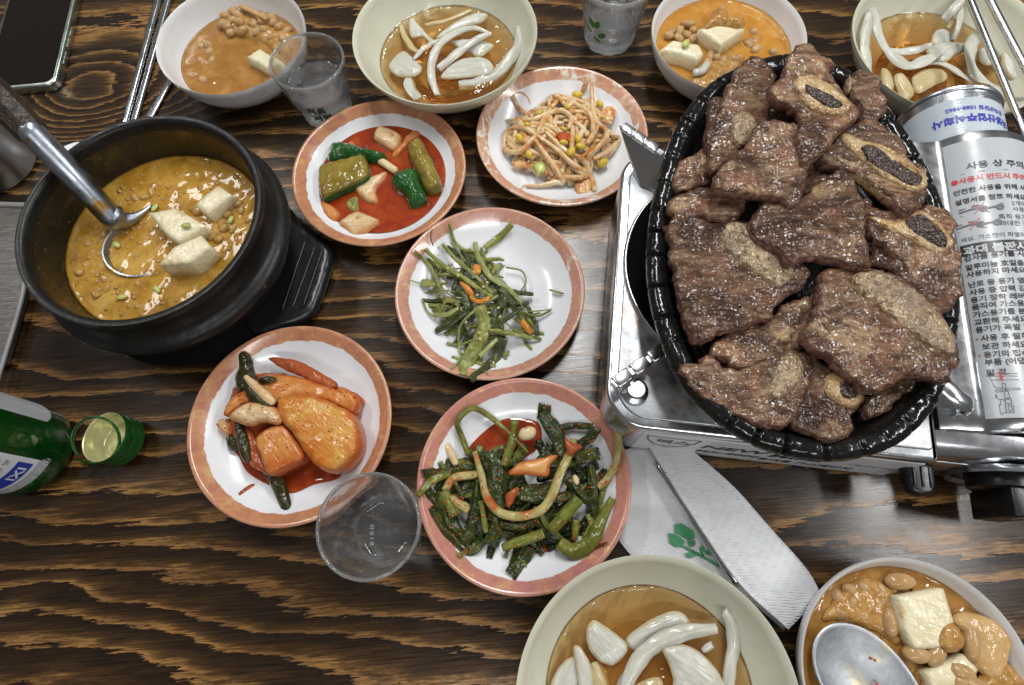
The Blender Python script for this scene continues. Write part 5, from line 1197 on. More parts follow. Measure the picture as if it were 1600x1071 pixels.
ct_ = [([(30, 248), (110, 320), (170, 420), (205, 545)], .0018, 1.4, 'seaweed', 'kelp stem reaching the upper left rim'), ([(98, 235), (200, 330), (320, 400), (460, 500), (520, 530)], .0024, 1.5, 'seaweed', 'thick olive kelp stem running down from the upper left'), ([(205, 205), (300, 310), (400, 390), (515, 510)], .0023, 1.4, 'seaweed', 'second thick kelp stem beside the upper left one'), ([(245, 75), (280, 190), (350, 240), (440, 255)], .0017, 1.5, 'seaweed', 'bent kelp stem pointing at the far rim'), ([(635, 80), (560, 160), (465, 232)], .0020, 2.4, 'seaweed', 'flat dark kelp strip pointing to the upper right'), ([(405, 195), (440, 320), (520, 420), (620, 485), (700, 570)], .0022, 1.8, 'seaweed_l', 'pale kelp strip down the middle of the pile'), ([(490, 740), (620, 755), (815, 792)], .0021, 1.5, 'seaweed', 'kelp stem lying across to the lower right'), ([(585, 790), (540, 900), (470, 980), (375, 1045)], .0026, 2.3, 'seaweed_d', 'broad dark kelp strip hanging over the near rim'), ([(430, 590), (465, 700), (425, 820), (350, 960), (340, 1020)], .0026, 3.2, 'seaweed', 'wide crinkled kelp leaf in the lower middle'), ([(600, 350), (695, 372), (722, 440), (690, 495)], .0009, 1.2, 'seaweed_l', 'curled thin kelp loop at the right'), ([(545, 525), (400, 620), (312, 720), (308, 850), (315, 915), (255, 980)], .0011, 1.3, 'seaweed_l', 'long thin kelp thread hanging down to the near rim'), ([(80, 550), (110, 620), (170, 655), (222, 560)], .0010, 1.3, 'seaweed', 'hooked thin kelp shred at the left'), ([(160, 745), (260, 690), (355, 620)], .0021, 2.0, 'seaweed_d', 'kelp strip pointing to the lower left'), ([(735, 595), (780, 690), (795, 765)], .0020, 1.6, 'seaweed_d', 'dark kelp stem bending at the right side'), ([(650, 500), (765, 512)], .0024, 1.8, 'seaweed_d', 'short dark kelp piece at the right'), ([(868, 488), (950, 512)], .0013, 1.4, 'seaweed', 'lone short kelp bit on the bare right part of the plate'), ([(560, 695), (640, 640), (690, 600)], .0020, 1.6, 'seaweed_d', 'short dark kelp stem across the middle right'), ([(230, 818), (310, 828), (385, 800)], .0014, 1.6, 'seaweed', 'small kelp bit at the lower left'), ([(555, 480), (600, 520), (545, 620), (520, 700)], .0022, 2.4, 'seaweed_d', 'dark folded kelp ribbon in the middle'), ([(700, 625), (790, 650), (875, 615)], .0012, 1.6, 'seaweed', 'thin kelp tip reaching to the right'), ([(480, 300), (560, 295), (580, 310)], .0021, 1.5, 'seaweed', 'short curled kelp end at the top right'), ([(290, 500), (350, 520), (365, 610)], .0026, 2.4, 'seaweed_d', 'dark kelp leaf in the left middle'), ([(75, 440), (160, 455)], .0030, 2.0, 'seaweed', 'blunt pale kelp piece at the left'), ([(0, 430), (75, 452)], .0006, 1.2, 'seaweed_l', 'hair thin kelp thread at the far left'), ([(430, 900), (500, 830), (540, 790)], .0020, 1.8, 'seaweed_l', 'pale kelp strip under the broad dark one'), ([(580, 900), (615, 870)], .0018, 1.5, 'seaweed', 'tiny kelp stub near the near rim'), ([(150, 640), (230, 640), (300, 600)], .0018, 2.0, 'seaweed_l', 'pale curled kelp at the left edge'), ([(680, 560), (730, 620), (880, 610)], .0006, 1, 'seaweed_l', 'thin green thread at the right edge'), ([(140, 110), (130, 160), (145, 215)], .0005, 1, 'seaweed_d', 'dark hair thin thread on the left rim')]
for p, w2, fl2, mt_, lab in ct_:
    P = W(zc(p), .014); hz = [cz(q, .0105, .0125) + .001 for q in P]; P = W(np.c_[np.array(zc(p)), hz], 0)
    s = tube(P, w2 * .9, 7, step=.002) if w2 < .0012 else ribbon(P, [w2 * fl2 * .62, w2 * fl2 * .72, w2 * fl2 * .70, w2 * fl2 * .55], .0011, .55 if fl2 < 2 else .3, 8, .0016, 0, .5, w2 * 9999 + len(p), .2, .0015); mk('kelp_stem', s[0], s[1], M[mt_], label=lab + ' of the kelp plate' if 'kelp' not in lab.split()[-1] else lab, cat='seaweed')
piece('carrot_slice', zc([(375, 510), (430, 545), (500, 520), (480, 560), (420, 565), (385, 550)]), .0265, .002, 'carrot', 'orange carrot slice on the middle of the kelp pile', 'carrot', .001, seed=1)
piece('carrot_slice', zc([(310, 430), (370, 460), (400, 520), (370, 520), (330, 470)]), .0245, .002, 'carrot', 'carrot sliver under the thick kelp stem', 'carrot', .0005, seed=2)
piece('carrot_slice', zc([(700, 660), (740, 700), (760, 760), (730, 750), (690, 700)]), .0175, .003, 'carrot', 'carrot bit at the lower right of the kelp pile', 'carrot', .0005, seed=3)
piece('carrot_slice', zc([(395, 330), (430, 330), (440, 380), (400, 390)]), .0245, .002, 'carrot', 'small carrot bit high on the kelp pile', 'carrot', .0005, seed=4)
for x, y in ((430, 755), (435, 792), (525, 170), (550, 600), (418, 520), (398, 378), (480, 442), (180, 222), (455, 470), (490, 630), (300, 400), (520, 940), (180, 272), (560, 655), (350, 690)):
    P = W(zc([(x, y)]), .02)[0]; h = cz(P, .0130, .0125) + .0015; c = W(zc([(x, y)]), h)[0]; V, F = blob(c, (.0016, .0010, .0006), (0, 0, x), 1); mk('sesame_seed', V, F, M['sesame'], label='sesame seed stuck on the green kelp plate', cat='sesame seed', group='sesame seeds on the kelp')

# ------------------------------------------------------------------ plate D: radish kimchi
z5 = lambda p: Z(p, 320, 530, 3.825)
def puddle(k, pts, lab, mat='redsauce', dz=.0009, seed=1):
    O = on_plate(k, pts, dz); V, F, mi = slab(O, .0007, .0025, .0006, 0, .0002, 60, seed, plane=False); c = np.array(PLC[k])
    n = (len(V)); rr = np.hypot(V[:, 0] - c[0], V[:, 1] - c[1]); V[:, 2] += plate_z(rr) + dz - O[:, 2].mean(); return mk('sauce_puddle', V, F, M[mat], label=lab, cat='sauce')
puddle('D', z5([(125, 600), (200, 700), (260, 800), (400, 880), (520, 920), (650, 870), (800, 830), (800, 760), (640, 680), (400, 560), (200, 540)]), 'red sauce pooled under the big radish kimchi')
puddle('D', z5([(198, 922), (250, 880), (290, 862), (298, 876), (250, 905), (208, 935)]), 'small dried sauce smear on the plate below the radish kimchi', 'kim_red', .0006)
FD = []
piece('radish_kimchi', z5([(150, 330), (260, 220), (420, 200), (620, 230), (800, 290), (920, 340), (910, 440), (880, 620), (780, 700), (600, 720), (460, 800), (360, 810), (250, 700), (170, 600), (140, 470)]), .0175, .009, 'kim_red', 'limp red kimchi leaf lying under all the radish pieces', 'kimchi', .0008, seed=21, rnd=.001, namp=.0022, rag=.003)
piece('radish_kimchi', z5([(285, 260), (380, 208), (560, 225), (760, 290), (895, 330), (915, 390), (865, 435), (760, 385), (560, 345), (400, 380), (300, 350)]), .027, .013, 'kim_orange', 'long orange radish slab behind the big golden one', 'kimchi', .0006, seed=2, rnd=.0014)
FD += flakes(*LASTM[0], 16, len(FD))
piece('radish_kimchi', z5([(420, 400), (460, 340), (600, 328), (780, 388), (880, 450), (918, 560), (905, 680), (820, 765), (720, 785), (620, 712), (520, 565), (450, 480)]), .0335, .024, ['kim_gold', 'kim_orange'], 'biggest golden radish chunk on the kimchi plate', 'kimchi', .0025, seed=3, rnd=.0030, namp=.0012)
FD += flakes(*LASTM[0], 16, len(FD))
piece('radish_kimchi', z5([(375, 115), (480, 112), (620, 160), (740, 228), (788, 262), (735, 295), (620, 242), (480, 182)]), .026, .005, 'kim_red', 'curved red radish shred at the far side of the kimchi plate', 'kimchi', .0008, seed=4, rnd=.0010)
FD += flakes(*LASTM[0], 16, len(FD))
piece('radish_kimchi', z5([(300, 590), (440, 508), (520, 580), (588, 690), (480, 765), (378, 808), (330, 705)]), .0285, .022, ['kim_orange', 'kim_red'], 'squarish orange radish cube at the near side of the kimchi plate', 'kimchi', .0006, seed=5, rnd=.0016)
FD += flakes(*LASTM[0], 16, len(FD))
piece('radish_kimchi', z5([(138, 462), (200, 400), (290, 372), (400, 398), (455, 462), (430, 505), (340, 492), (270, 515), (180, 492)]), .0335, .006, 'kim_white', 'pale translucent kimchi leaf draped over the orange cube', 'kimchi', .003, seed=6)
FD += flakes(*LASTM[0], 16, len(FD))
piece('radish_kimchi', z5([(160, 352), (240, 308), (290, 370), (210, 400), (140, 455), (108, 435)]), .0275, .010, 'kim_orange', 'orange kimchi wedge at the left of the kimchi plate', 'kimchi', .0008, seed=7, rnd=.0012)
FD += flakes(*LASTM[0], 16, len(FD))
piece('radish_kimchi', z5([(66, 500), (130, 468), (152, 520), (132, 572), (88, 552)]), .019, .008, 'kim_white', 'pale radish end at the far left of the kimchi plate', 'kimchi', .003, seed=8)
FD += flakes(*LASTM[0], 16, len(FD))
piece('radish_kimchi', z5([(225, 510), (285, 560), (330, 650), (372, 790), (330, 790), (262, 740), (240, 640)]), .022, .012, 'kim_red', 'dark red kimchi stalk left of the orange cube', 'kimchi', .001, seed=9, rnd=.0012)
FD += flakes(*LASTM[0], 16, len(FD))
piece('radish_kimchi', z5([(790, 280), (890, 320), (915, 385), (870, 440), (800, 380)]), .0265, .012, 'kim_orange', 'orange radish end at the right of the kimchi plate', 'kimchi', .001, seed=12)
FD += flakes(*LASTM[0], 16, len(FD))
piece('kimchi_leaf', z5([(195, 90), (235, 68), (270, 110), (285, 170), (310, 260), (250, 290), (195, 315), (172, 230), (195, 160)]), .023, .006, 'leaf_dark', 'dark green kimchi leaf at the far left of the kimchi plate', 'kimchi', .002, seed=10, namp=.002)
piece('kimchi_leaf', z5([(125, 590), (160, 560), (215, 590), (210, 640), (160, 665), (128, 640)]), .016, .006, 'leaf_dark', 'dark green kimchi knot at the lower left of the kimchi plate', 'kimchi', .003, seed=11, namp=.002)
piece('kimchi_leaf', z5([(310, 240), (370, 215), (425, 235), (360, 260)]), .0315, .003, 'leaf_dark', 'dark leaf scrap on the long orange slab', 'kimchi', .001, seed=13)
for p, w2, zz_, mt_, lab in (([(255, 200), (290, 320), (380, 405)], .0036, .0315, 'leaf_dark', 'dark kimchi stalk bent over the radish'), ([(350, 770), (430, 850), (470, 950), (495, 1035)], .0036, .013, 'leaf_dark', 'dark green stalk trailing to the near rim of the kimchi plate'), ([(195, 500), (230, 610), (255, 720)], .0034, .022, 'leaf_dark', 'dark kimchi stem under the pale leaf'), ([(243, 225), (310, 290), (408, 380)], .0026, .0345, 'kim_white', 'pale pointed kimchi shred on the dark stalk')):
    s = tube(W(z5(p), zz_), [w2 * .5, w2, w2, w2 * .7], 9, flat=1.4, wob=.2, seed=w2 * 5555); mk('kimchi_stalk', s[0], s[1], M[mt_], label=lab, cat='kimchi')

V, F, _ = join(FD); mk('chili_flakes', V, F, M['chili'], label='chili flakes stuck on the radish kimchi pieces', cat='chili flakes', kind='stuff')

# ------------------------------------------------------------------ plate E: scallion kimchi
z4 = lambda p: Z(p, 640, 620, 3.694)
puddle('E', z4([(330, 330), (400, 230), (520, 140), (620, 125), (740, 150), (760, 260), (700, 330), (560, 400), (420, 400)]), 'red oily sauce at the far side of the scallion plate', seed=3)
puddle('E', z4([(640, 800), (760, 850), (860, 870), (780, 900), (710, 905), (640, 900)]), 'red sauce streak at the near side of the scallion plate', seed=4)
EB = np.array(W(z4([(110, 640), (90, 450), (250, 380), (420, 260), (560, 250), (700, 330), (860, 200), (1050, 200), (1090, 420), (1170, 600), (1080, 800), (900, 900), (560, 920), (330, 900), (180, 780)]), .016))[:, :2]
def ez(q, base, hgt):
    q = np.array(q)[:2]; ins = inside(EB, q[None])[0]; d = float(segdist(EB, q[None])[0]) if ins else 0
    return max(base + hgt * (1 - math.exp(-d / .016)), float(plate_z(math.hypot(*(q - PLC['E'])))) + .002)
r = random.Random(41)
for i in range(100):
    while True:
        q = np.array([r.uniform(EB[:, 0].min(), EB[:, 0].max()), r.uniform(EB[:, 1].min(), EB[:, 1].max())])
        if inside(EB, q[None])[0] and segdist(EB, q[None])[0] > .004: break
    a = r.gauss(.4, .9); L2 = r.uniform(.014, .032); k = r.uniform(-22, 22); lay = r.uniform(-.008, -.001)
    pts = []
    for s2 in np.linspace(-.5, .5, 6):
        aa = a + k * s2 * L2; p = q + s2 * L2 * np.array([math.cos(aa), math.sin(aa)]); pts.append((p[0], p[1], max(ez(p, .010, .012) + lay, float(plate_z(math.hypot(*(p - PLC['E'])))) + .0015)))
    w2 = r.uniform(.0028, .0050); s = ribbon(pts, [w2 * .8, w2, w2 * .85], .0012, r.uniform(.3, 1.0), 8, .0018, 0, r.uniform(-1.2, 1.2), i * 1.7, .25, .0015)
    mk('scallion_stalk', s[0], s[1], M['sc_mid' if r.random() < .3 else 'sc_dark'], label='dark scallion piece buried inside the scallion kimchi pile', cat='scallion', group='scallion pieces inside the pile')
et = [([(340, 335), (300, 230), (275, 155), (310, 100), (375, 68), (480, 130), (590, 225), (685, 325)], [17, 17, 18, 16, 12, 8], 1, 'sc_mid', .006, 'slender light green scallion arching over the red sauce'),
 ([(375, 320), (415, 450), (445, 580), (520, 668), (640, 692), (760, 652), (825, 560), (870, 440), (930, 315), (945, 250)], [14, 20, 24, 26, 26, 24, 22], 1, 'sc_pale', .008, 'long pale scallion curved like a smile across the pile'),
 ([(78, 442), (200, 432), (365, 405)], [22, 24, 20], 1.1, 'sc_dark', .002, 'dark scallion stick pointing to the left rim'), ([(48, 575), (130, 482), (245, 440)], [16, 24, 22], 1, 'sc_mid', .002, 'olive scallion tip resting on the left rim'),
 ([(1170, 125), (1205, 235), (1195, 370), (1150, 460), (1085, 525)], [20, 22, 22, 20], 1, 'sc_pale', .004, 'pale scallion stem hanging on the right rim'), ([(780, 45), (770, 130)], [34, 36], 1.4, 'sc_dark', .001, 'cut scallion leaf end standing at the far side'),
 ([(760, 100), (830, 180), (870, 270), (885, 345)], [26, 46, 44, 26], 1.3, 'sc_dark', .006, 'broad glossy dark scallion leaf at the top'), ([(858, 182), (960, 165), (1058, 165)], [20, 22, 20], 1.1, 'sc_dark', .004, 'dark scallion stick bending at the upper right'), ([(1082, 190), (1040, 240), (975, 275)], [22, 24, 22], 1.1, 'sc_dark', .006, 'dark scallion stub at the upper right'),
 ([(608, 140), (590, 260), (545, 400)], [26, 26, 22], 1.2, 'sc_mid', .005, 'straight scallion stalk standing in the red sauce'), ([(455, 330), (490, 440), (515, 560), (530, 640)], [44, 54, 56, 40], 1.5, 'sc_dark', .005, 'wide black green leaf in the centre of the pile'), ([(640, 545), (720, 560), (820, 520)], [34, 48, 34], 1.5, 'sc_dark', .004, 'wide dark leaf right of centre'),
 ([(165, 550), (200, 660), (280, 790), (330, 800), (360, 700), (385, 560), (392, 480)], [30, 34, 36, 34, 32, 24], 1.1, 'sc_dark', .006, 'folded dark scallion loop at the left'), ([(195, 545), (265, 690)], [28, 30], 1.1, 'sc_mid', .006, 'olive scallion inside the folded left loop'), ([(125, 640), (200, 760), (330, 880), (430, 820)], [18, 34, 36, 30], 1.1, 'sc_dark', .001, 'dark scallion bending round the lower left'),
 ([(200, 545), (260, 470), (395, 448)], [20, 24, 22], 1, 'sc_pale', .004, 'yellow green scallion at the left middle'), ([(235, 585), (345, 655)], [24, 26], 1, 'sc_pale', .004, 'pale orange scallion root at the left'), ([(410, 600), (442, 785)], [16, 14], 1, 'sc_mid', .005, 'thin bright green scallion in the lower left'),
 ([(975, 590), (900, 680), (815, 775)], [36, 36, 32], 1.2, 'sc_mid', .007, 'thick brown green scallion stalk at the lower right'), ([(535, 872), (650, 832), (775, 788)], [20, 28, 26], 1.1, 'sc_mid', .004, 'olive scallion tip at the bottom middle'), ([(700, 870), (650, 950), (590, 1040)], [34, 38, 38], 1.6, 'sc_dark', .000, 'cut dark leaf hanging toward the near rim'),
 ([(860, 845), (940, 895), (1040, 840), (1100, 720), (1172, 585)], [34, 46, 40, 28, 20], 1, 'sc_mid', .003, 'green scallion bulb curving at the lower right'), ([(1045, 400), (1062, 540), (1020, 590), (905, 470)], [24, 28, 28, 26], 1.1, 'sc_dark', .007, 'dark scallion hooked at the right'), ([(955, 365), (1085, 325)], [34, 36], 1.4, 'sc_dark', .005, 'dark leaf at the right of the pale curve'),
 ([(1025, 680), (1050, 740), (1005, 825)], [14, 16, 14], 1, 'sc_mid', .003, 'small curled green stem inside the bulb curve'), ([(960, 710), (955, 825)], [20, 18], 1, 'sc_mid', .003, 'short olive stem beside the bulb'), ([(520, 720), (620, 745), (745, 705)], [26, 28, 24], 1.2, 'sc_dark', .004, 'dark scallion under the pale curve'), ([(935, 560), (845, 595)], [24, 26], 1.1, 'sc_dark', .005, 'short dark scallion right of the centre leaf'), ([(1140, 420), (1075, 510)], [26, 26], 1.1, 'sc_dark', .003, 'dark scallion stub by the right rim stem'), ([(238, 430), (275, 520), (315, 590)], [10, 12, 10], 1, 'sc_dark', .005, 'thin dark scallion at the left middle'), ([(480, 640), (500, 760), (450, 850)], [30, 34, 30], 1.4, 'sc_dark', .003, 'dark leaf below the pale curve on the left'), ([(280, 920), (330, 890)], [10, 14], 1, 'sc_mid', .001, 'tiny scallion tip at the lower left rim'), ([(1060, 870), (1140, 840)], [10, 5], 1, 'sc_dark', .001, 'thin dark tip by the lower right rim')]
FL = []
for p, w2, fl2, mt_, dz, lab in et:
    P = W(z4(p), .018); hz = [ez(q, .0105, .0125) + dz * .75 for q in P]; P = W(np.c_[np.array(z4(p)), hz], 0)
    k = .41 / (3.694 * FPX)     # metres per crop pixel at this depth
    if mt_ == 'sc_dark' and fl2 >= 1.1: s = ribbon(P, [x * k * 1.3 for x in w2], .0014, .75 if fl2 < 1.3 else .38, 10, .0014, 0, .3, w2[0] * 3.3 + len(p), .22, .002)
    else: s = tube(P, [x * k / 1.18 for x in w2], 14, flat=1.25, step=.0014, wob=.12, twist=.5, seed=w2[0] * 3.3 + len(p), wrk=.16, roundend=False)
    FL += flakes(s[0], s[1], 10, len(FL))
    mk('scallion_stalk', s[0], s[1], M[mt_], label=lab + ' on the scallion plate', cat='scallion')
V, F = blob(W(z4([(680, 212)]), .020)[0], (.0068, .0050, .0046), (0, 0, .3), 3, .06, 3); mk('garlic_clove', V, F, M['garlic'], label='pale garlic clove in the red sauce of the scallion plate', cat='garlic')
piece('carrot_slice', z4([(570, 445), (640, 380), (740, 358), (850, 335), (808, 400), (795, 455), (680, 452)]), .031, .003, 'kim_orange', 'red orange carrot slice on top of the scallion pile', 'carrot', .0015, seed=1)
piece('carrot_slice', z4([(555, 570), (620, 520), (625, 560), (570, 645)]), .030, .003, 'kim_red', 'small red slice in the centre of the scallion pile', 'carrot', .001, seed=2)
piece('carrot_slice', z4([(900, 220), (930, 260), (1000, 280), (970, 310), (920, 330), (905, 280)]), .031, .003, 'kim_red', 'red root tip at the end of the pale scallion curve', 'carrot', .001, seed=3)
s = tube(W(z4([(215, 280), (240, 330), (265, 385)]), .014), [.0022, .0026, .0022], 8, flat=1.2); mk('radish_stick', s[0], s[1], M['kim_white'], label='pale pink radish stick at the left of the scallion plate', cat='radish')
V, F = blob(W(z4([(960, 480)]), .026)[0], (.0038, .0022, .0018), (0, 0, 1.8), 2); mk('garlic_bit', V, F, M['garlic'], label='tiny garlic bit at the right of the scallion pile', cat='garlic')
ps = FL
V, F, _ = join(ps); mk('chili_flakes', V, F, M['chili'], label='chili flakes scattered over the scallion kimchi', cat='chili flakes', kind='stuff')
# ------------------------------------------------------------------ portable gas stove (built in its own turned frame)
SA = math.radians(-11); EX = np.array([math.cos(SA), math.sin(SA), 0]); EY = np.array([-math.sin(SA), math.cos(SA), 0])
stove = empty('gas_stove', (0, 0, 0), SA, label='portable gas stove of stainless steel under the black grill pan', cat='stove')
def sl(px, py, z):
    p = at(px, py, z); return np.array([p @ EX, p @ EY, z])
def part(name, VF, mat, parent=stove, **kw):
    return mk(name, VF[0], VF[1], mat if isinstance(mat, list) else M[mat], parent, local=True, **kw)
X0, X1, Y0, Y1, ZT = .0395, .2445, .0862, .300, .0700
P_ = rrect(X0, Y0, X1, Y1, (.026, .001, .001, .026), 10)
part('body', prism(np.array(P_), .004, ZT - .006, .002), 'steel', sharp=40)
P2_ = rrect(X0 - .0008, Y0 - .0008, X1, Y1 + .0008, (.0268, .001, .001, .0268), 12)
V, F = prism(np.array(P2_), ZT - .0062, ZT, .0030, 4); part('top_rim', (V, F), 'chrome', sharp=60)
# pressed top tray slightly above the rim's inner part
P3_ = rrect(X0 + .006, Y0 + .006, X1 - .003, Y1 - .006, (.021, .003, .003, .021), 12)
part('top_panel', prism(np.array(P3_), ZT - .002, ZT + .0012, .0012, 3), 'stove_top', sharp=60)
for fx, fy in ((.06, .11), (.06, .28), (.34, .11), (.34, .28)):
    part('foot', lathe([(0, 0), (.008, 0), (.009, .002), (.009, .0045), (0, .0045)], (fx, fy), 20), 'black_plastic', sharp=40)
BCX, BCY = .1245, .206
part('drip_pan', lathe([(.079, ZT + .0013), (.0792, ZT + .004), (.0782, ZT + .0052), (.076, ZT + .0045), (.072, ZT + .0018), (.055, ZT + .0020), (.04, ZT + .0024), (0, ZT + .0024)], (BCX, BCY), 96), 'dark_gloss', sharp=50)
part('drip_pan_ring', lathe([(.0800, ZT + .0012), (.0805, ZT + .003), (.0795, ZT + .0048), (.0785, ZT + .0053), (.0782, ZT + .0044)], (BCX, BCY), 96), 'chrome')
part('burner', lathe([(.052, ZT + .0025), (.050, ZT + .012), (.044, ZT + .016), (.0, ZT + .016)], (BCX + .01, BCY), 48), 'cutlery', sharp=40)
# pan supports: bent steel straps with a stepped top edge
def strap(name, a, b, zt, zb_a, zb_b, th, notches=3, foot=None):
    """a outer end, b inner end (local xy); top at zt, underside rising from zb"""
    a = np.array(a); b = np.array(b); d = (b - a); L = np.linalg.norm(d); d /= L; n = np.array([-d[1], d[0]])
    t = mk(name, *join([plate_strip(a, b, n, zt, zb_a, zb_b, th)])[:2], M['chrome'], stove, local=True, sharp=35)
    for i in range(notches):
        s0 = L * (.02 + i * .30); s1 = s0 + L * .25
        lo = a + d * s0; hi = a + d * s1; w2 = th * 1.9
        poly = np.array([lo - n * w2, hi - n * w2, hi + n * w2, lo + n * w2])
        V, F = prism(poly, zt - .0014, zt + .0014, .0010, 2); mk('pad', V, F, M['chrome'], t, local=True, sharp=50)
    return t
def plate_strip(a, b, n, zt, za, zb, th):
    P = []
    for p, zl in ((a, za), (b, zb)):
        for s2 in (-1, 1):
            P += [(*(p + n * s2 * th), zl), (*(p + n * s2 * th), zt)]
    V = np.array(P); F = [(0, 1, 3, 2), (4, 6, 7, 5), (0, 4, 5, 1), (2, 3, 7, 6), (1, 5, 7, 3), (0, 2, 6, 4)]
    return V, F
a = sl(960, 600, .087); b = sl(1050, 535, .087); strap('pan_support', a[:2], b[:2], .0865, .078, .078, .0022)
part('support_foot', lathe([(.0088, ZT + .001), (.0086, ZT + .0035), (.0060, ZT + .005), (.0055, ZT + .0085), (0, ZT + .0085)], sl(992, 612, .072)[:2], 28), 'chrome', sharp=50)
a = sl(972, 196, .0985); b = sl(1036, 240, .0985); c = sl(1004, 292, .0725)
strap('pan_support', a[:2], b[:2], .0985, .095, .090, .0018)
A = np.array([sl(968, 196, .097), sl(1046, 252, .097), sl(1040, 300, .074), sl(1002, 292, .0715), sl(990, 268, .0725)])
N_ = np.cross(A[1] - A[0], A[3] - A[0]); N_ /= np.linalg.norm(N_)
V = np.vstack([A + N_ * .0007, A - N_ * .0007]); k = len(A); F = [tuple(range(k)), tuple(range(k, 2 * k))[::-1]] + [(i, i + k, (i + 1) % k + k, (i + 1) % k) for i in range(k)]
part('support_web', (V, F), 'cutlery', smooth=False)
a = sl(1513, 632, .086); b = sl(1455, 590, .088)
part('pan_support', tube([sl(1440, 585, .088), sl(1478, 606, .088), sl(1496, 622, .087), sl(1514, 632, .084), sl(1512, 640, .079)], [.0028, .0030, .0034, .0034, .003], 10, flat=2.0, step=.002), 'chrome', sharp=60)
A = np.array([sl(1452, 596, .087), sl(1500, 630, .085), sl(1506, 640, .078), sl(1440, 634, .074), sl(1436, 606, .08)]); N_ = np.cross(A[1] - A[0], A[3] - A[0]); N_ /= np.linalg.norm(N_)
V = np.vstack([A + N_ * .0007, A - N_ * .0007]); part('support_web', (V, F), 'cutlery', smooth=False)
# right compartment: housing, rounded cover, front
CXL, CZL, CR = .306, .047, .042
part('can_housing', rbox((.2475, .0905, .004), (.372, .326, .048), .002), 'steel', sharp=40)
prof = [(.2478, .046), (.2480, .060), (.2500, .0665), (.2560, .0700), (.2640, .0708), (.2700, .0720)]
a0 = math.degrees(math.atan2(.0735 - CZL, .2725 - CXL))
prof = [(x, z) for x, z in prof] + [(CXL + CR * math.cos(math.radians(q)), CZL + CR * math.sin(math.radians(q))) for q in np.linspace(a0, 180 - a0, 34)]
prof += [(2 * CXL - x, z) for x, z in prof[:6][::-1]]
yr = np.array([.1075, .1085, .112, .118, .22, .318, .3255, .3285, .329]); sc_y = np.array([.80, .90, .965, 1, 1, 1, 1, .99, .965])
V = []; F = []
for y, s2 in zip(yr, sc_y):
    for x, z in prof: V.append((CXL + (x - CXL) * (s2 * .25 + .75), y, .046 + (z - .046) * s2))
m = len(prof)
for i in range(len(yr) - 1):
    for j in range(m - 1): a = i * m + j; F.append((a, a + 1, a + m + 1, a + m))
o = len(V); V += [(x * .985 + CXL * .015, y, z - .0015) for x, y, z in V]
F += [tuple(q + o for q in f[::-1]) for f in F]
for i in (0, (len(yr) - 1)):
    for j in range(m - 1): a = i * m + j; f = (a, a + 1, a + 1 + o, a + o); F.append(f[::-1] if i == 0 else f)
part('can_cover', (np.array(V), F), 'chrome', sharp=40)
part('divider_gap', rbox((.2446, .0890, .02), (.2476, .300, .0655), .0004), 'black_plastic', sharp=40)
# chrome rounded front with the recess for the knob
fr = [(.0985, .006), (.0925, .006), (.0915, .02), (.0915, .050), (.0925, .056), (.0955, .0600), (.1005, .0625), (.1075, .0640), (.1090, .060)]
V = []; F = []; xs = np.linspace(.2480, .372, 16)
for x in xs:
    for y, z in fr: V.append((x, y, z + (.004 * math.sin((x - .248) / .124 * PI) if z > .055 else 0)))
m = len(fr)
for i in range(len(xs) - 1):
    for j in range(m - 1): a = i * m + j; F.append((a, a + m, a + m + 1, a + 1))
part('front_panel', (np.array(V), F), 'chrome', sharp=70)
kc = (.3050, .036)
def ylathe(prof, cx, cz, seg=48):
    V, F = lathe(prof, (0, 0), seg); return np.c_[V[:, 0] + cx, -V[:, 2], V[:, 1] + cz], F
part('knob_ring', ylathe([(.0285, -.0915), (.0300, -.0890), (.0310, -.0885), (.0305, -.0865), (.0270, -.0880), (.0265, -.0912)], *kc), 'chrome', sharp=50)
part('knob_recess', ylathe([(.0270, -.0905), (.0268, -.0885), (0, -.0885)], *kc), 'dark_gloss', sharp=50)
kn = part('control_knob', ylathe([(.0190, -.0900), (.0195, -.0880), (.0188, -.0800), (.0165, -.0785), (0, -.0785)], *kc, 40), 'black_plastic', sharp=40)
mk('knob_grip', *rbox((kc[0] - .0085, .0610, kc[1] - .019), (kc[0] + .0085, .0790, kc[1] + .019), .0012), M['black_plastic'], kn, local=True, sharp=30)
mk('knob_mark', *rbox((kc[0] - .0007, .0606, kc[1] + .004), (kc[0] + .0007, .0612, kc[1] + .017), .0001), M['sticker'], kn, local=True, sharp=30)
# lever
lv = part('lock_lever', prism(np.array([(.2385, .0895), (.2385, .0765), (.2415, .0700), (.2480, .0680), (.2545, .0700), (.2570, .0765), (.2570, .0895)]), .0385, .0470, .0030, 4), 'black_plastic', sharp=50)
for x in (.2425, .2478, .2530): mk('ridge', *rbox((x - .0008, .0735, .0466), (x + .0008, .0870, .0478), .0004), M['black_plastic'], lv, local=True, sharp=40)
# front sticker with its lettering
fs = part('front_sticker', rbox((.066, Y0 - .0006, .0095), (.2435, Y0 + .0002, .0585), .0002, 1), 'sticker2', sharp=30)
def flat_text(body, size, x, z, mat, bold=0.0, sx=1.0, parent=fs, shear=0.0):
    v, f = text2d(body, size, bold=bold); V = np.c_[x + v[:, 0] * sx + v[:, 1] * shear, np.full(len(v), Y0 - .0008), z + v[:, 1]]
    mk('lettering', V, f, M[mat], parent, smooth=False, local=True)
flat_text('NEW', .0125, .1085, .034, 'ink', .0004, 1.5, shear=.25)
flat_text('MX-8000', .0085, .1085, .0205, 'ink', .0002, 1.35, shear=.2)
flat_text('MINI', .0125, .1550, .030, 'ink', .0004, 1.4, shear=.25); flat_text('MAX', .0070, .1580, .0460, 'ink_grey', .0001, 1.3, shear=.2)
flat_text('휴대용 가스레인지', .0085, .1530, .0165, 'ink', .0002, 1.0)
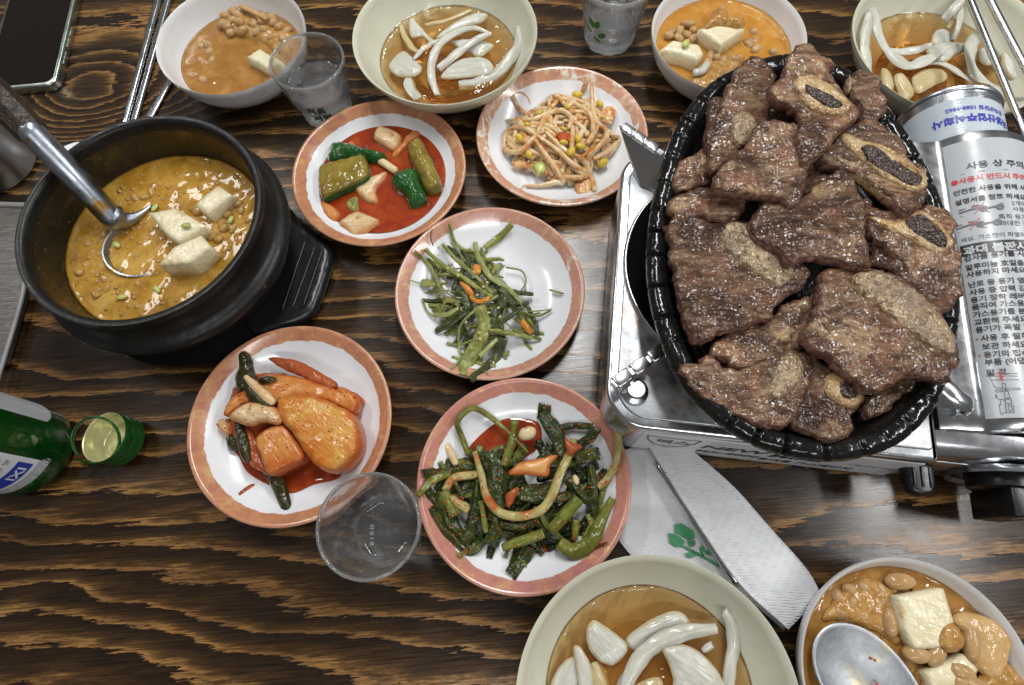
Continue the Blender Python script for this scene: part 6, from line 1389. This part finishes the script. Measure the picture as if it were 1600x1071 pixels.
flat_text('1.8kW(135g/h)', .0055, .2080, .032, 'ink_grey', 0, 1.1)
flat_text('맥스', .0115, .0775, .0365, 'ink', .0003, 1.15)
flat_text('GAS', .0040, .0840, .0270, 'ink', 0, 1.2)
sh = [(.0700, .0540), (.0720, .0420), (.0780, .0300), (.0880, .0225), (.0980, .0300), (.1030, .0420), (.1050, .0540), (.0965, .0520), (.0875, .0528), (.0785, .0520)]
V, F = line2d(sh, .0011, True); V = np.c_[V[:, 0], np.full(len(V), Y0 - .0008), V[:, 1]]; mk('shield_logo', V, F, M['ink'], fs, smooth=False, local=True)
# the instruction sticker wrapped over the cover
AS = math.radians(a0 - 1.5)
def cyl(V2, off=.0004):
    """flat sheet (x across from the left edge, y along the can) onto the cover"""
    th = AS - V2[:, 0] / CR; return np.c_[CXL + (CR + off) * np.cos(th), V2[:, 1], CZL + (CR + off) * np.sin(th)]
SW = CR * math.radians(100)
nx, ny = 40, 8; ys0, ys1 = float(sl(1531, 655, .073)[1]), .3215
V2 = np.array([(SW * i / nx, ys0 + (ys1 - ys0) * j / ny, 0) for j in range(ny + 1) for i in range(nx + 1)]); F = [(j * (nx + 1) + i, j * (nx + 1) + i + 1, (j + 1) * (nx + 1) + i + 1, (j + 1) * (nx + 1) + i) for j in range(ny) for i in range(nx)]
V2[:, 1] = np.clip(V2[:, 1], ys0, ys1)
st = part('caution_sticker', (cyl(V2, .0003), F), 'sticker')
def ypx(py, px=1560): return float(sl(px, py, .087)[1])
def ctext(lines, mat, nm='lettering'):
    ps = []
    for body, x, py, size, bold, sx in lines:
        v, f = text2d(body, size, bold=bold)
        if len(v) == 0: continue
        v = np.c_[x + v[:, 0] * sx, ypx(py) + v[:, 1], v[:, 2]]; ps.append((cyl(v, .0006), f))
    V, F, _ = join(ps); mk(nm, V, F, M[mat], st, smooth=False, local=True)
S = .0047
ctext([('사용 상 주의사항', .0115, 262, .0064, .0001, 1.1), ('안전한 사용을 위해 사용 전에 반드시', .002, 297, S, .0001, 1), ('설명서를 참조 하세요.', .002, 312, S, .0001, 1),
 ('세요. 가스캔이 파열되어 폭발할 수', .002, 370, S * .85, 0, 1), ('검사품 용기를 사용할 것.', .002, 400, S, .0001, 1), ('알루미늄 호일을 덮은 석쇠', .002, 414, S, .0001, 1), ('사용하지 마세요.', .002, 425, S, .0001, 1), ('난로 등 용기 옆에서 사용', .002, 441, S, .0001, 1), ('사용 중 압력 감지식 안전', .002, 453, S, .0001, 1), ('용기 장착 레버가 이탈', .002, 465, S, .0001, 1), ('움직여 가스용기를 장착', .002, 476, S, .0001, 1), ('가스용기를 분리해 주', .002, 488, S, .0001, 1), ('교환해 주세요. 강제', .002, 500, S, .0001, 1), ('용기가 폭발 할수 있음', .002, 512, S, .0001, 1), ('사용 후 필히 가스', .004, 526, S, .0001, 1), ('보관 하세요.', .004, 539, S, .0001, 1), ('용기의 접속 방법', .004, 552, S, .0001, 1), ('부품 (어댑터 등', .004, 564, S, .0001, 1), ('말 것.', .004, 580, S, .0001, 1), ('2개이상', .033, 322, .0042, 0, 1), ('사용금지', .033, 331, .0042, 0, 1), ('특히 용기가 장착된', .024, 343, .0044, 0, 1), ('과대한 구이용 철판', .024, 353, .0044, 0, 1)], 'ink')
ctext([('●사용시 반드시 주의사항을 읽어주세요', .0015, 281, .0054, .0001, .95), ('•', .0012, 526, S, 0, 1), ('•', .0012, 552, S, 0, 1)], 'ink_red', 'red_lettering')
def cbox(x0, x1, p0, p1, mat, nm, off=.0005):
    V2 = np.array([(x0 + (x1 - x0) * i / 24, yy, 0) for yy in (ypx(p1), ypx(p0)) for i in range(25)]); F = [(i, i + 1, i + 26, i + 25) for i in range(24)]
    mk(nm, cyl(V2, off), F, M[mat], st, local=True)
cbox(.001, SW - .001, 375, 392, 'ink', 'warning_band')
ps = []
v, f = text2d('과대 불판사용', .0068, bold=.0003); v = np.c_[.0025 + v[:, 0] * 1.05, ypx(390.5) + v[:, 1], v[:, 2]]; V = cyl(v, .0009); mk('band_lettering', V, f, M['sticker'], st, smooth=False, local=True)
def cline(pts, wd, close=False): v, f = line2d(pts, wd, close); return cyl(v, .0006), f
Lp = []
y1 = ypx(268); Lp.append(cline([(.008, y1), (.02, y1), (.034, y1), (.05, y1), (.065, y1)], .0004))
for py, xo in ((325, 0.004), (348, 0.001)):        # two little grill drawings
    y = ypx(py); Lp += [cline([(xo, y + .0022), (xo + .010, y + .0030), (xo + .024, y + .0030)], .0010), cline([(xo, y), (xo + .008, y + .001), (xo + .016, y), (xo + .024, y + .0012)], .0016), cline([(xo, y - .003), (xo + .016, y - .003)], .0005)]
    for q in (.013, .022): Lp.append(cline([(xo + q + .0016 * math.cos(t2), y + .0016 * math.sin(t2)) for t2 in np.linspace(0, 2 * PI, 9)[:-1]], .0018, True))
# burner drawing
dg = lambda pts, cl=False: cline([(float(p[0]), p[1]) for p in pts], .00035, cl)
def dpx(x, y): return ((x - 540) * .0000345 * 1.15 + .0045, ypx(380 + y / 3.568))
for poly, cl in (([(532, 705), (700, 708), (900, 712)], 0), ([(532, 705), (532, 718), (700, 722), (900, 726)], 0), ([(560, 718), (590, 770), (620, 785), (700, 790), (900, 792)], 0), ([(580, 740), (700, 744), (900, 746)], 0), ([(605, 797), (690, 799), (690, 808), (606, 808)], 1), ([(720, 800), (900, 800)], 0), ([(590, 830), (605, 820), (612, 835), (598, 842)], 1), ([(612, 845), (640, 850), (640, 880), (618, 880), (618, 930), (640, 935)], 0), ([(640, 850), (690, 852), (700, 870), (690, 885), (690, 925), (640, 925)], 0), ([(700, 850), (770, 850), (770, 875), (700, 875)], 1), ([(700, 925), (780, 925), (780, 880)], 0), ([(695, 760), (695, 790), (735, 800), (735, 765)], 1), ([(705, 805), (705, 845), (760, 845), (750, 805)], 1)):
    Lp.append(dg([dpx(*p) for p in poly], bool(cl)))
Lp.append(dg([dpx(740 + 22 * math.cos(t2), 900 + 18 * math.sin(t2)) for t2 in np.linspace(0, 2 * PI, 13)[:-1]], True))
V, F, _ = join(Lp); mk('line_drawing', V, F, M['ink_grey'], st, smooth=False, local=True, kind='stuff')
Lp = []
for py, xo in ((325, .012), (348, .008)):
    y = ypx(py); Lp += [cline([(xo, y - .003), (xo + .006, y + .005)], .0005), cline([(xo, y + .004), (xo + .007, y - .003)], .0005)]
a = [dpx(*p) for p in ((685, 700), (712, 698), (712, 725), (722, 725), (705, 755), (680, 728), (690, 727))]
v = np.array([(p[0], p[1], 0) for p in a]); Lp.append((cyl(v, .0007), [tuple(range(len(a)))]))
V, F, _ = join(Lp); mk('red_marks', V, F, M['ink_red'], st, smooth=False, local=True)

# ------------------------------------------------------------------ butane can in the compartment
can = empty('gas_can', tuple(EX * .301 + EY * .376 + np.array([0, 0, .047 - .036])), SA, label='steel butane can with upside down blue lettering, at the back of the stove', cat='gas can')
org = np.array([.301, .376, .011])
KX, KZ, KR, KY = .301, .047, .0345, .376
def ycyl(prof, seg=72):
    V, F = lathe(prof, (0, 0), seg); return np.c_[V[:, 0] + KX, V[:, 2] + KY, V[:, 1] + KZ] - org, [f[::-1] for f in F]
mk('can_rim', *ycyl([(0, -.004), (.028, -.004), (.0325, -.001), (.0345, .0), (.0362, -.0005), (.0364, -.0022), (.0356, -.0034), (KR, -.0040), (KR, -.0110)]), M['steel'], can, local=True, sharp=50)
pr = [(KR + .0001, -.0110)]
for i in range(14): pr += [(KR + .0003, -.0115 - i * .0028), (KR + .0001, -.0125 - i * .0028), (KR + .0003, -.0135 - i * .0028)]
mk('can_body', *ycyl(pr), M['can_white'], can, local=True)
mk('can_collar', *ycyl([(KR, -.049), (KR + .0022, -.050), (KR + .0030, -.054), (KR + .0022, -.058), (KR, -.060), (KR, -.20)]), M['steel'], can, local=True)
def can_text(body, size, xc, y, mat, bold, nm):
    v, f = text2d(body, size, 'CENTER', bold); v = -v      # printed the other way up
    th = PI / 2 - (xc + v[:, 0]) / KR; r = KR + .0006; V = np.c_[KX + r * np.cos(th), y + v[:, 1], KZ + r * np.sin(th)] - org; mk(nm, V, f, M[mat], can, smooth=False, local=True)
yb = lambda py: float(sl(1500, py, .082)[1])
can_text('대성산업주식회사', .0076, -.004, yb(176), 'ink_blue', .0003, 'lettering')
can_text('고객상담실 1588-9862', .0045, -.002, yb(163), 'ink_blue', .0001, 'lettering')
v, f = line2d([(.0034 * math.cos(q), .0034 * math.sin(q)) for q in np.linspace(0, 2 * PI, 13)[:-1]], .0011, True); v2, f2 = line2d([(-.0022, .0010), (.0004, -.0018), (.0020, .0016)], .0008)
V, F, _ = join([(v, f), (v2, f2)]); th = PI / 2 - (.0315 + V[:, 0]) / KR; V = np.c_[KX + (KR + .0006) * np.cos(th), yb(184) + V[:, 1], KZ + (KR + .0006) * np.sin(th)] - org; mk('round_logo', V, F, M['ink_red'], can, smooth=False, local=True)

# ------------------------------------------------------------------ oiled oval grill pan
RZ = .1125
RIM = [(1240, 86), (1176, 98), (1110, 130), (1060, 190), (1030, 270), (1013, 350), (1010, 430), (1025, 510), (1058, 590), (1108, 650), (1178, 696), (1258, 719), (1330, 719), (1400, 696), (1450, 652), (1478, 600), (1496, 520), (1499, 450), (1488, 370), (1463, 296), (1428, 228), (1380, 162), (1318, 108)]
rp = cat_rom(W(RIM, RZ - .004), 760, True); cen = rp[:, :2].mean(0)
pan = empty('grill_pan', (cen[0], cen[1], .086), label='black oval cast iron grill pan heaped with grilled short ribs', cat='pan')
Tn = np.roll(rp, -1, 0) - np.roll(rp, 1, 0); Nn = np.c_[Tn[:, 1], -Tn[:, 0]]; Nn /= np.linalg.norm(Nn, axis=1)[:, None]
if ((rp[:, :2] - cen) * Nn).sum() < 0: Nn = -Nn
# section: (inset, z); outside foot -> rounded rim -> inner slope -> floor
RW = .0135
sec = [(.030, .0855), (.016, .0870), (.006, .0960), (.0022, .1020), (.0004, .1050), (0, .1080), (.0010, .1105), (.0030, .1122), (.0055, .1130), (.0085, .1127), (.0112, .1112), (.0132, .1085), (.0150, .1040), (.0180, .0970), (.0220, .0925), (.0280, .0905)]
V = []; F = []; n = len(rp)
arc = np.r_[0, np.cumsum(np.linalg.norm(np.diff(rp[:, :2], axis=0), axis=1))]
ng = 40
for i in range(n):
    cell = i / n * ng; dv = .25 + .75 * abs(math.sin(int(cell) * 12.9898)); g = abs((cell % 1) - .5 + .14 * math.sin(int(cell) * 4.7)) * 2; gr = max(0, min(1, 1.6 * (1 - g / .17))) * dv         # groove across the rim
    for ins, z in sec:
        k = 1 if (z > .1095) else (.5 if z > .106 else 0)
        p = rp[i, :2] - Nn[i] * (ins + gr * .0006 * (ins < .004)); V.append((p[0], p[1], z - .0032 * gr * k + (.0006 * mnoise.noise(Vector((p[0] * 220, p[1] * 220, z * 220))) if k else 0)))
m = len(sec)
for i in range(n):
    i2 = (i + 1) % n
    for j in range(m - 1): F.append((i * m + j, i * m + j + 1, i2 * m + j + 1, i2 * m + j))
mk('pan_rim', np.array(V), F, M['cast'], pan, sharp=80)
inner = np.array([V[i * m + m - 1][:2] for i in range(0, n, 8)]); V, F, mi = slab(np.c_[inner, np.full(len(inner), .0906)], .004, .006, .001, 0, .0004, 60, 3, smooth=False, plane=False); mk('pan_floor', V, F, M['cast'], pan)

# ------------------------------------------------------------------ the grilled short ribs
def mslab(pts, z, th, mat, label, seed, dome=.002, tilt=None, bend=0.0):
    warp = lambda x, y: .0040 * np.array([mnoise.noise(Vector((a * 26 + seed * 3.1, b * 26, seed))) for a, b in zip(x, y)])
    V, F, mi = slab(W(pts, z), th * .66, .0015, .0011, dome * .3, .0024, 170, seed, ragged=.0034, side_bulge=.06, stretch=((.5, -.7, 1.4)[mat] + seed * .37, 2.8), zfun=warp)
    o = mk('short_rib', V, F, [MEAT[mat if seed % 2 else mat + 3 if mat < 2 else 4], M['meat_side']], label=label, cat='grilled meat', mi=mi); WARP[o.name] = warp; return o
WARP = {}
def bone(par, pts, z, th=.006, mats='bone', marrow=None, dz=.0009, seed=1, dome=.0012):
    wf = WARP.get(par.name); z -= .0010; V, F, mi = slab(W(pts, z), th, .0016, .0010, dome, .0006, 200, seed, ragged=.0012, side_bulge=.2, zfun=wf)
    b = mk('bone', V, F, [M[mats], M['bone_cut']], par, mi=mi)
    if marrow:
        V, F, mi = slab(W(marrow, z + dz + .0004), .003, .0013, .0006, .0003, .0010, 420, seed + 3, ragged=.0008, zfun=wf); mk('marrow', V, F, M['marrow'], b)
    return b
mslab([(1107, 160), (1128, 152), (1136, 175), (1124, 196), (1108, 192)], .112, .010, 2, 'small dark rib scrap behind the upper left rib', 31)
mslab([(1060, 258), (1090, 235), (1106, 222), (1116, 257), (1116, 280), (1094, 291), (1076, 299), (1054, 296), (1054, 271)], .113, .012, 0, 'small brown rib at the left rim below the upper left one', 2)
mslab([(1200, 165), (1228, 158), (1256, 191), (1230, 200), (1205, 182)], .114, .012, 2, 'dark rib piece in the gap between the two upper ribs', 17)
mslab([(1246, 266), (1275, 252), (1305, 268), (1296, 300), (1262, 306)], .117, .012, 0, 'brown rib scrap sunk above the middle rib', 18)
mslab([(1350, 624), (1387, 604), (1426, 588), (1448, 594), (1412, 624), (1372, 648), (1348, 650)], .106, .010, 2, 'dark burnt rib under the large lower right rib', 16)
mslab([(1045, 323), (1060, 305), (1106, 293), (1113, 303), (1164, 306), (1161, 331), (1144, 346), (1111, 345), (1096, 338), (1078, 340), (1056, 333)], .119, .011, 1, 'ragged greyish rib end at the left between two larger ribs', 11)
m10 = mslab([(1045, 353), (1063, 329), (1096, 341), (1116, 349), (1139, 344), (1178, 350), (1185, 376), (1237, 408), (1262, 421), (1256, 447), (1232, 462), (1212, 477), (1207, 494), (1181, 500), (1161, 512), (1126, 517), (1096, 530), (1078, 522), (1063, 482), (1057, 452), (1047, 391)], .120, .011, 1, 'large rib at the left with a long tan bone and pepper corn', 10, .001)
bone(m10, [(1126, 369), (1137, 349), (1161, 348), (1183, 364), (1204, 391), (1238, 413), (1240, 427), (1222, 446), (1202, 438), (1161, 413), (1133, 388)], .1222, seed=4)
V, F = blob(W([(1156, 478)], .1225)[0], (.0015, .0015, .0014), (0, 0, 0), 2, .1, 3); mk('pepper_corn', V, F, M['marrow'], label='single black pepper corn on the large left rib', cat='pepper corn')
mslab([(1116, 536), (1141, 514), (1201, 496), (1222, 473), (1257, 466), (1280, 470), (1270, 511), (1260, 538), (1234, 550), (1227, 563), (1204, 561), (1181, 571), (1148, 576), (1134, 561), (1111, 546)], .114, .012, 0, 'fatty rib below the large left one', 12, .004)
m13 = mslab([(1061, 576), (1070, 565), (1095, 567), (1103, 549), (1123, 564), (1141, 574), (1181, 568), (1206, 555), (1264, 548), (1268, 591), (1254, 629), (1236, 659), (1217, 666), (1181, 661), (1159, 651), (1136, 646), (1113, 629), (1090, 606), (1070, 591)], .114, .011, 0, 'rib at the lower left rim with a flat grey bone', 13)
bone(m13, [(1217, 562), (1232, 553), (1254, 558), (1256, 586), (1229, 618), (1212, 624), (1195, 612), (1203, 591)], .1162, seed=5)
m14 = mslab([(1270, 545), (1294, 566), (1342, 594), (1352, 624), (1336, 650), (1330, 678), (1303, 691), (1266, 677), (1236, 663), (1253, 624), (1264, 591)], .115, .012, 1, 'rib at the bottom rim with a round hollow bone', 14, .003)
bone(m14, [(1290, 602), (1297, 583), (1316, 580), (1344, 601), (1350, 622), (1337, 637), (1314, 631), (1296, 619)], .1185, .006, 'bone_cut', [(1314, 598), (1330, 597), (1342, 610), (1338, 622), (1324, 623), (1313, 611)], .0011, 6)
mslab([(1436, 325), (1470, 320), (1490, 340), (1492, 364), (1475, 378), (1453, 350)], .113, .010, 1, 'small pale rib at the right rim behind the charred bone', 9)
m5 = mslab([(1329, 121), (1349, 108), (1375, 117), (1379, 130), (1377, 139), (1386, 153), (1382, 179), (1368, 186), (1349, 183), (1343, 163), (1329, 149), (1324, 137)], .116, .011, 1, 'small crusty rib at the upper right rim', 5, .003)
bone(m5, [(1324, 122), (1332, 120), (1331, 140), (1324, 141)], .1175, .006, seed=7)
m8 = mslab([(1333, 317), (1356, 310), (1379, 329), (1431, 327), (1456, 342), (1486, 368), (1491, 387), (1501, 391), (1506, 433), (1508, 466), (1475, 484), (1449, 463), (1435, 440), (1393, 393), (1361, 370), (1356, 347), (1340, 328)], .121, .013, 2, 'charred rib at the right with a dark marrow bone', 8, .002)
bone(m8, [(1361, 336), (1393, 345), (1412, 345), (1433, 330), (1456, 340), (1486, 369), (1490, 385), (1482, 391), (1463, 389), (1435, 379), (1393, 361)], .1238, .008, 'bone_cut', [(1415, 345), (1436, 336), (1456, 348), (1478, 367), (1482, 381), (1468, 381), (1440, 368), (1418, 357)], .0010, 8)
m9 = mslab([(1359, 380), (1375, 376), (1386, 379), (1395, 390), (1437, 429), (1452, 466), (1435, 455), (1412, 436), (1379, 412), (1359, 411), (1363, 391)], .1175, .010, 2, 'narrow burnt rib edge between the middle and right ribs', 19)
bone(m9, [(1390, 388), (1412, 404), (1434, 430), (1432, 441), (1408, 420), (1393, 401)], .119, .006, seed=9)
m1 = mslab([(1155, 103), (1177, 86), (1195, 93), (1213, 112), (1208, 134), (1208, 154), (1201, 185), (1195, 202), (1146, 246), (1134, 258), (1117, 272), (1108, 257), (1110, 230), (1101, 208), (1108, 192), (1123, 172), (1132, 150), (1139, 129), (1146, 114)], .124, .013, 1, 'long rib at the upper left with a grey bone patch', 1, .004)
bone(m1, [(1143, 190), (1150, 177), (1170, 174), (1184, 190), (1182, 206), (1165, 223), (1155, 226), (1145, 210)], .1285, .006, seed=10)
m6 = mslab([(1345, 189), (1363, 184), (1403, 207), (1421, 227), (1419, 240), (1445, 256), (1454, 270), (1452, 293), (1445, 310), (1438, 323), (1424, 334), (1411, 333), (1393, 307), (1375, 295), (1342, 272), (1310, 260), (1280, 242), (1296, 228), (1312, 207), (1331, 196)], .127, .014, 0, 'long rib at the upper right with a sawn marrow bone', 6, .001)
bone(m6, [(1347, 221), (1377, 224), (1411, 240), (1442, 260), (1452, 275), (1445, 293), (1424, 295), (1401, 284), (1363, 260), (1331, 239), (1310, 213), (1330, 213)], .1295, .009, 'bone_cut', [(1343, 232), (1363, 228), (1388, 240), (1423, 260), (1443, 271), (1441, 284), (1424, 287), (1398, 272), (1361, 252)], .0009, 11)
bone(m6, [(1284, 240), (1298, 231), (1345, 258), (1390, 292), (1408, 314), (1404, 324), (1375, 297), (1330, 268)], .1270, .008, 'bone', seed=12)
m7 = mslab([(1177, 351), (1186, 322), (1204, 303), (1247, 310), (1282, 285), (1311, 265), (1330, 279), (1346, 314), (1357, 342), (1354, 371), (1364, 402), (1353, 419), (1320, 406), (1278, 402), (1241, 410), (1225, 398), (1204, 382), (1183, 369)], .130, .014, 0, 'biggest boneless rib slice in the middle of the pan', 7, .001)
m15 = mslab([(1286, 423), (1342, 414), (1387, 426), (1428, 444), (1470, 480), (1493, 520), (1501, 546), (1498, 568), (1483, 580), (1486, 595), (1463, 595), (1426, 587), (1404, 598), (1387, 607), (1348, 609), (1334, 593), (1306, 567), (1278, 551), (1259, 534), (1257, 518), (1273, 495), (1284, 470)], .126, .013, 1, 'large rib at the lower right with a long crescent bone', 15, .002)
bone(m15, [(1340, 428), (1355, 422), (1387, 429), (1422, 446), (1456, 471), (1481, 503), (1495, 534), (1490, 553), (1471, 548), (1443, 531), (1412, 506), (1364, 466), (1341, 446)], .1292, .007, 'bone', seed=13)
m3 = mslab([(1204, 186), (1183, 196), (1169, 219), (1144, 243), (1120, 272), (1113, 286), (1126, 297), (1171, 303), (1212, 305), (1248, 318), (1260, 270), (1268, 250), (1262, 223), (1249, 202), (1231, 190)], .136, .013, 0, 'thick square rib slice above the centre, pink along its near edge', 3, .001)
m4 = mslab([(1242, 74), (1265, 68), (1280, 78), (1305, 96), (1298, 109), (1302, 122), (1332, 150), (1347, 163), (1348, 177), (1333, 192), (1316, 203), (1302, 220), (1281, 243), (1256, 254), (1244, 225), (1249, 191), (1252, 177), (1228, 163), (1210, 149), (1205, 135), (1214, 123), (1224, 107), (1233, 86)], .140, .013, 0, 'topmost rib at the far end with an open marrow bone', 4, .002)
bone(m4, [(1242, 129), (1253, 119), (1277, 121), (1306, 135), (1328, 150), (1333, 161), (1317, 174), (1293, 174), (1269, 166), (1252, 151)], .1432, .008, 'bone_cut', [(1259, 132), (1279, 137), (1305, 148), (1320, 158), (1312, 164), (1293, 162), (1276, 152), (1263, 143)], .0012, 14)

# ------------------------------------------------------------------ drops of water on the table
r = random.Random(77); ps = []
for reg, n in (([(855, 20), (905, 20), (905, 90), (860, 80)], 4), ([(150, 740), (215, 740), (200, 780)], 4)):
    B = W(reg, 0)[:, :2]
    for i in range(n):
        q = np.array([r.uniform(B[:, 0].min(), B[:, 0].max()), r.uniform(B[:, 1].min(), B[:, 1].max())])
        if inside(B, q[None])[0]:
            s1 = r.choice((.0006, .0008, .0010, .0018)); ps.append(blob((q[0], q[1], .0001), (s1, s1 * .9, s1 * .3), (0, 0, 0), 2, .1, i))
V, F, _ = join(ps); mk('water_drops', V, F, M['water'], label='small water drops scattered on the wooden table top', cat='water drops', kind='stuff')

# ------------------------------------------------------------------ labels that tell repeats apart by counting from the left
ORD = 'first second third fourth fifth sixth seventh eighth ninth tenth eleventh twelfth thirteenth fourteenth fifteenth sixteenth seventeenth eighteenth nineteenth twentieth twenty-first twenty-second twenty-third twenty-fourth twenty-fifth'.split()
for grp, txt in (('top bean sprouts', 'long bean sprout on top of the pile, {} from the left'), ('yellow sprout heads', 'yellow bean head among the sprouts, {} from the left'), ('soybeans near the far rim of the front bowl', 'soybean near the far rim of the front stew bowl, {} from the left'),
                 ('soybeans heaped in the back left bowl', 'soybean in the heap of the back left bowl, {} from the left'), ('sunk soybeans in the back left bowl', 'half sunk soybean in the back left bowl, {} from the left'), ('soybeans at the far side behind the pan', 'soybean behind the pale tofu in the bowl behind the pan, {} from the left'),
                 ('soybeans at the near side behind the pan', 'soybean at the near side of the bowl behind the pan, {} from the left'), ('floating soybeans behind the pan', 'soybean afloat in the orange stew behind the pan, {} from the left'), ('soybeans at the right of the stone pot', 'soybean at the right of the stone pot stew, {} from the left'),
                 ('soybean bits at the left of the stone pot', 'soybean bit in the left half of the stone pot stew, {} from the left'), ('sesame seeds on the kelp', 'sesame seed on the green kelp plate, {} from the left'), ('scallion slices in the stone pot', 'small green scallion slice in the stone pot stew, {} from the left'), ('sprout root hairs', 'thin sprout root hair on the worn plate, {} from the left')):
    os_ = sorted([o for o in COL.objects if o.get('group') == grp], key=lambda o: o.location.x)
    for i, o in enumerate(os_):
        if i < len(ORD): o['label'] = txt.format(ORD[i])
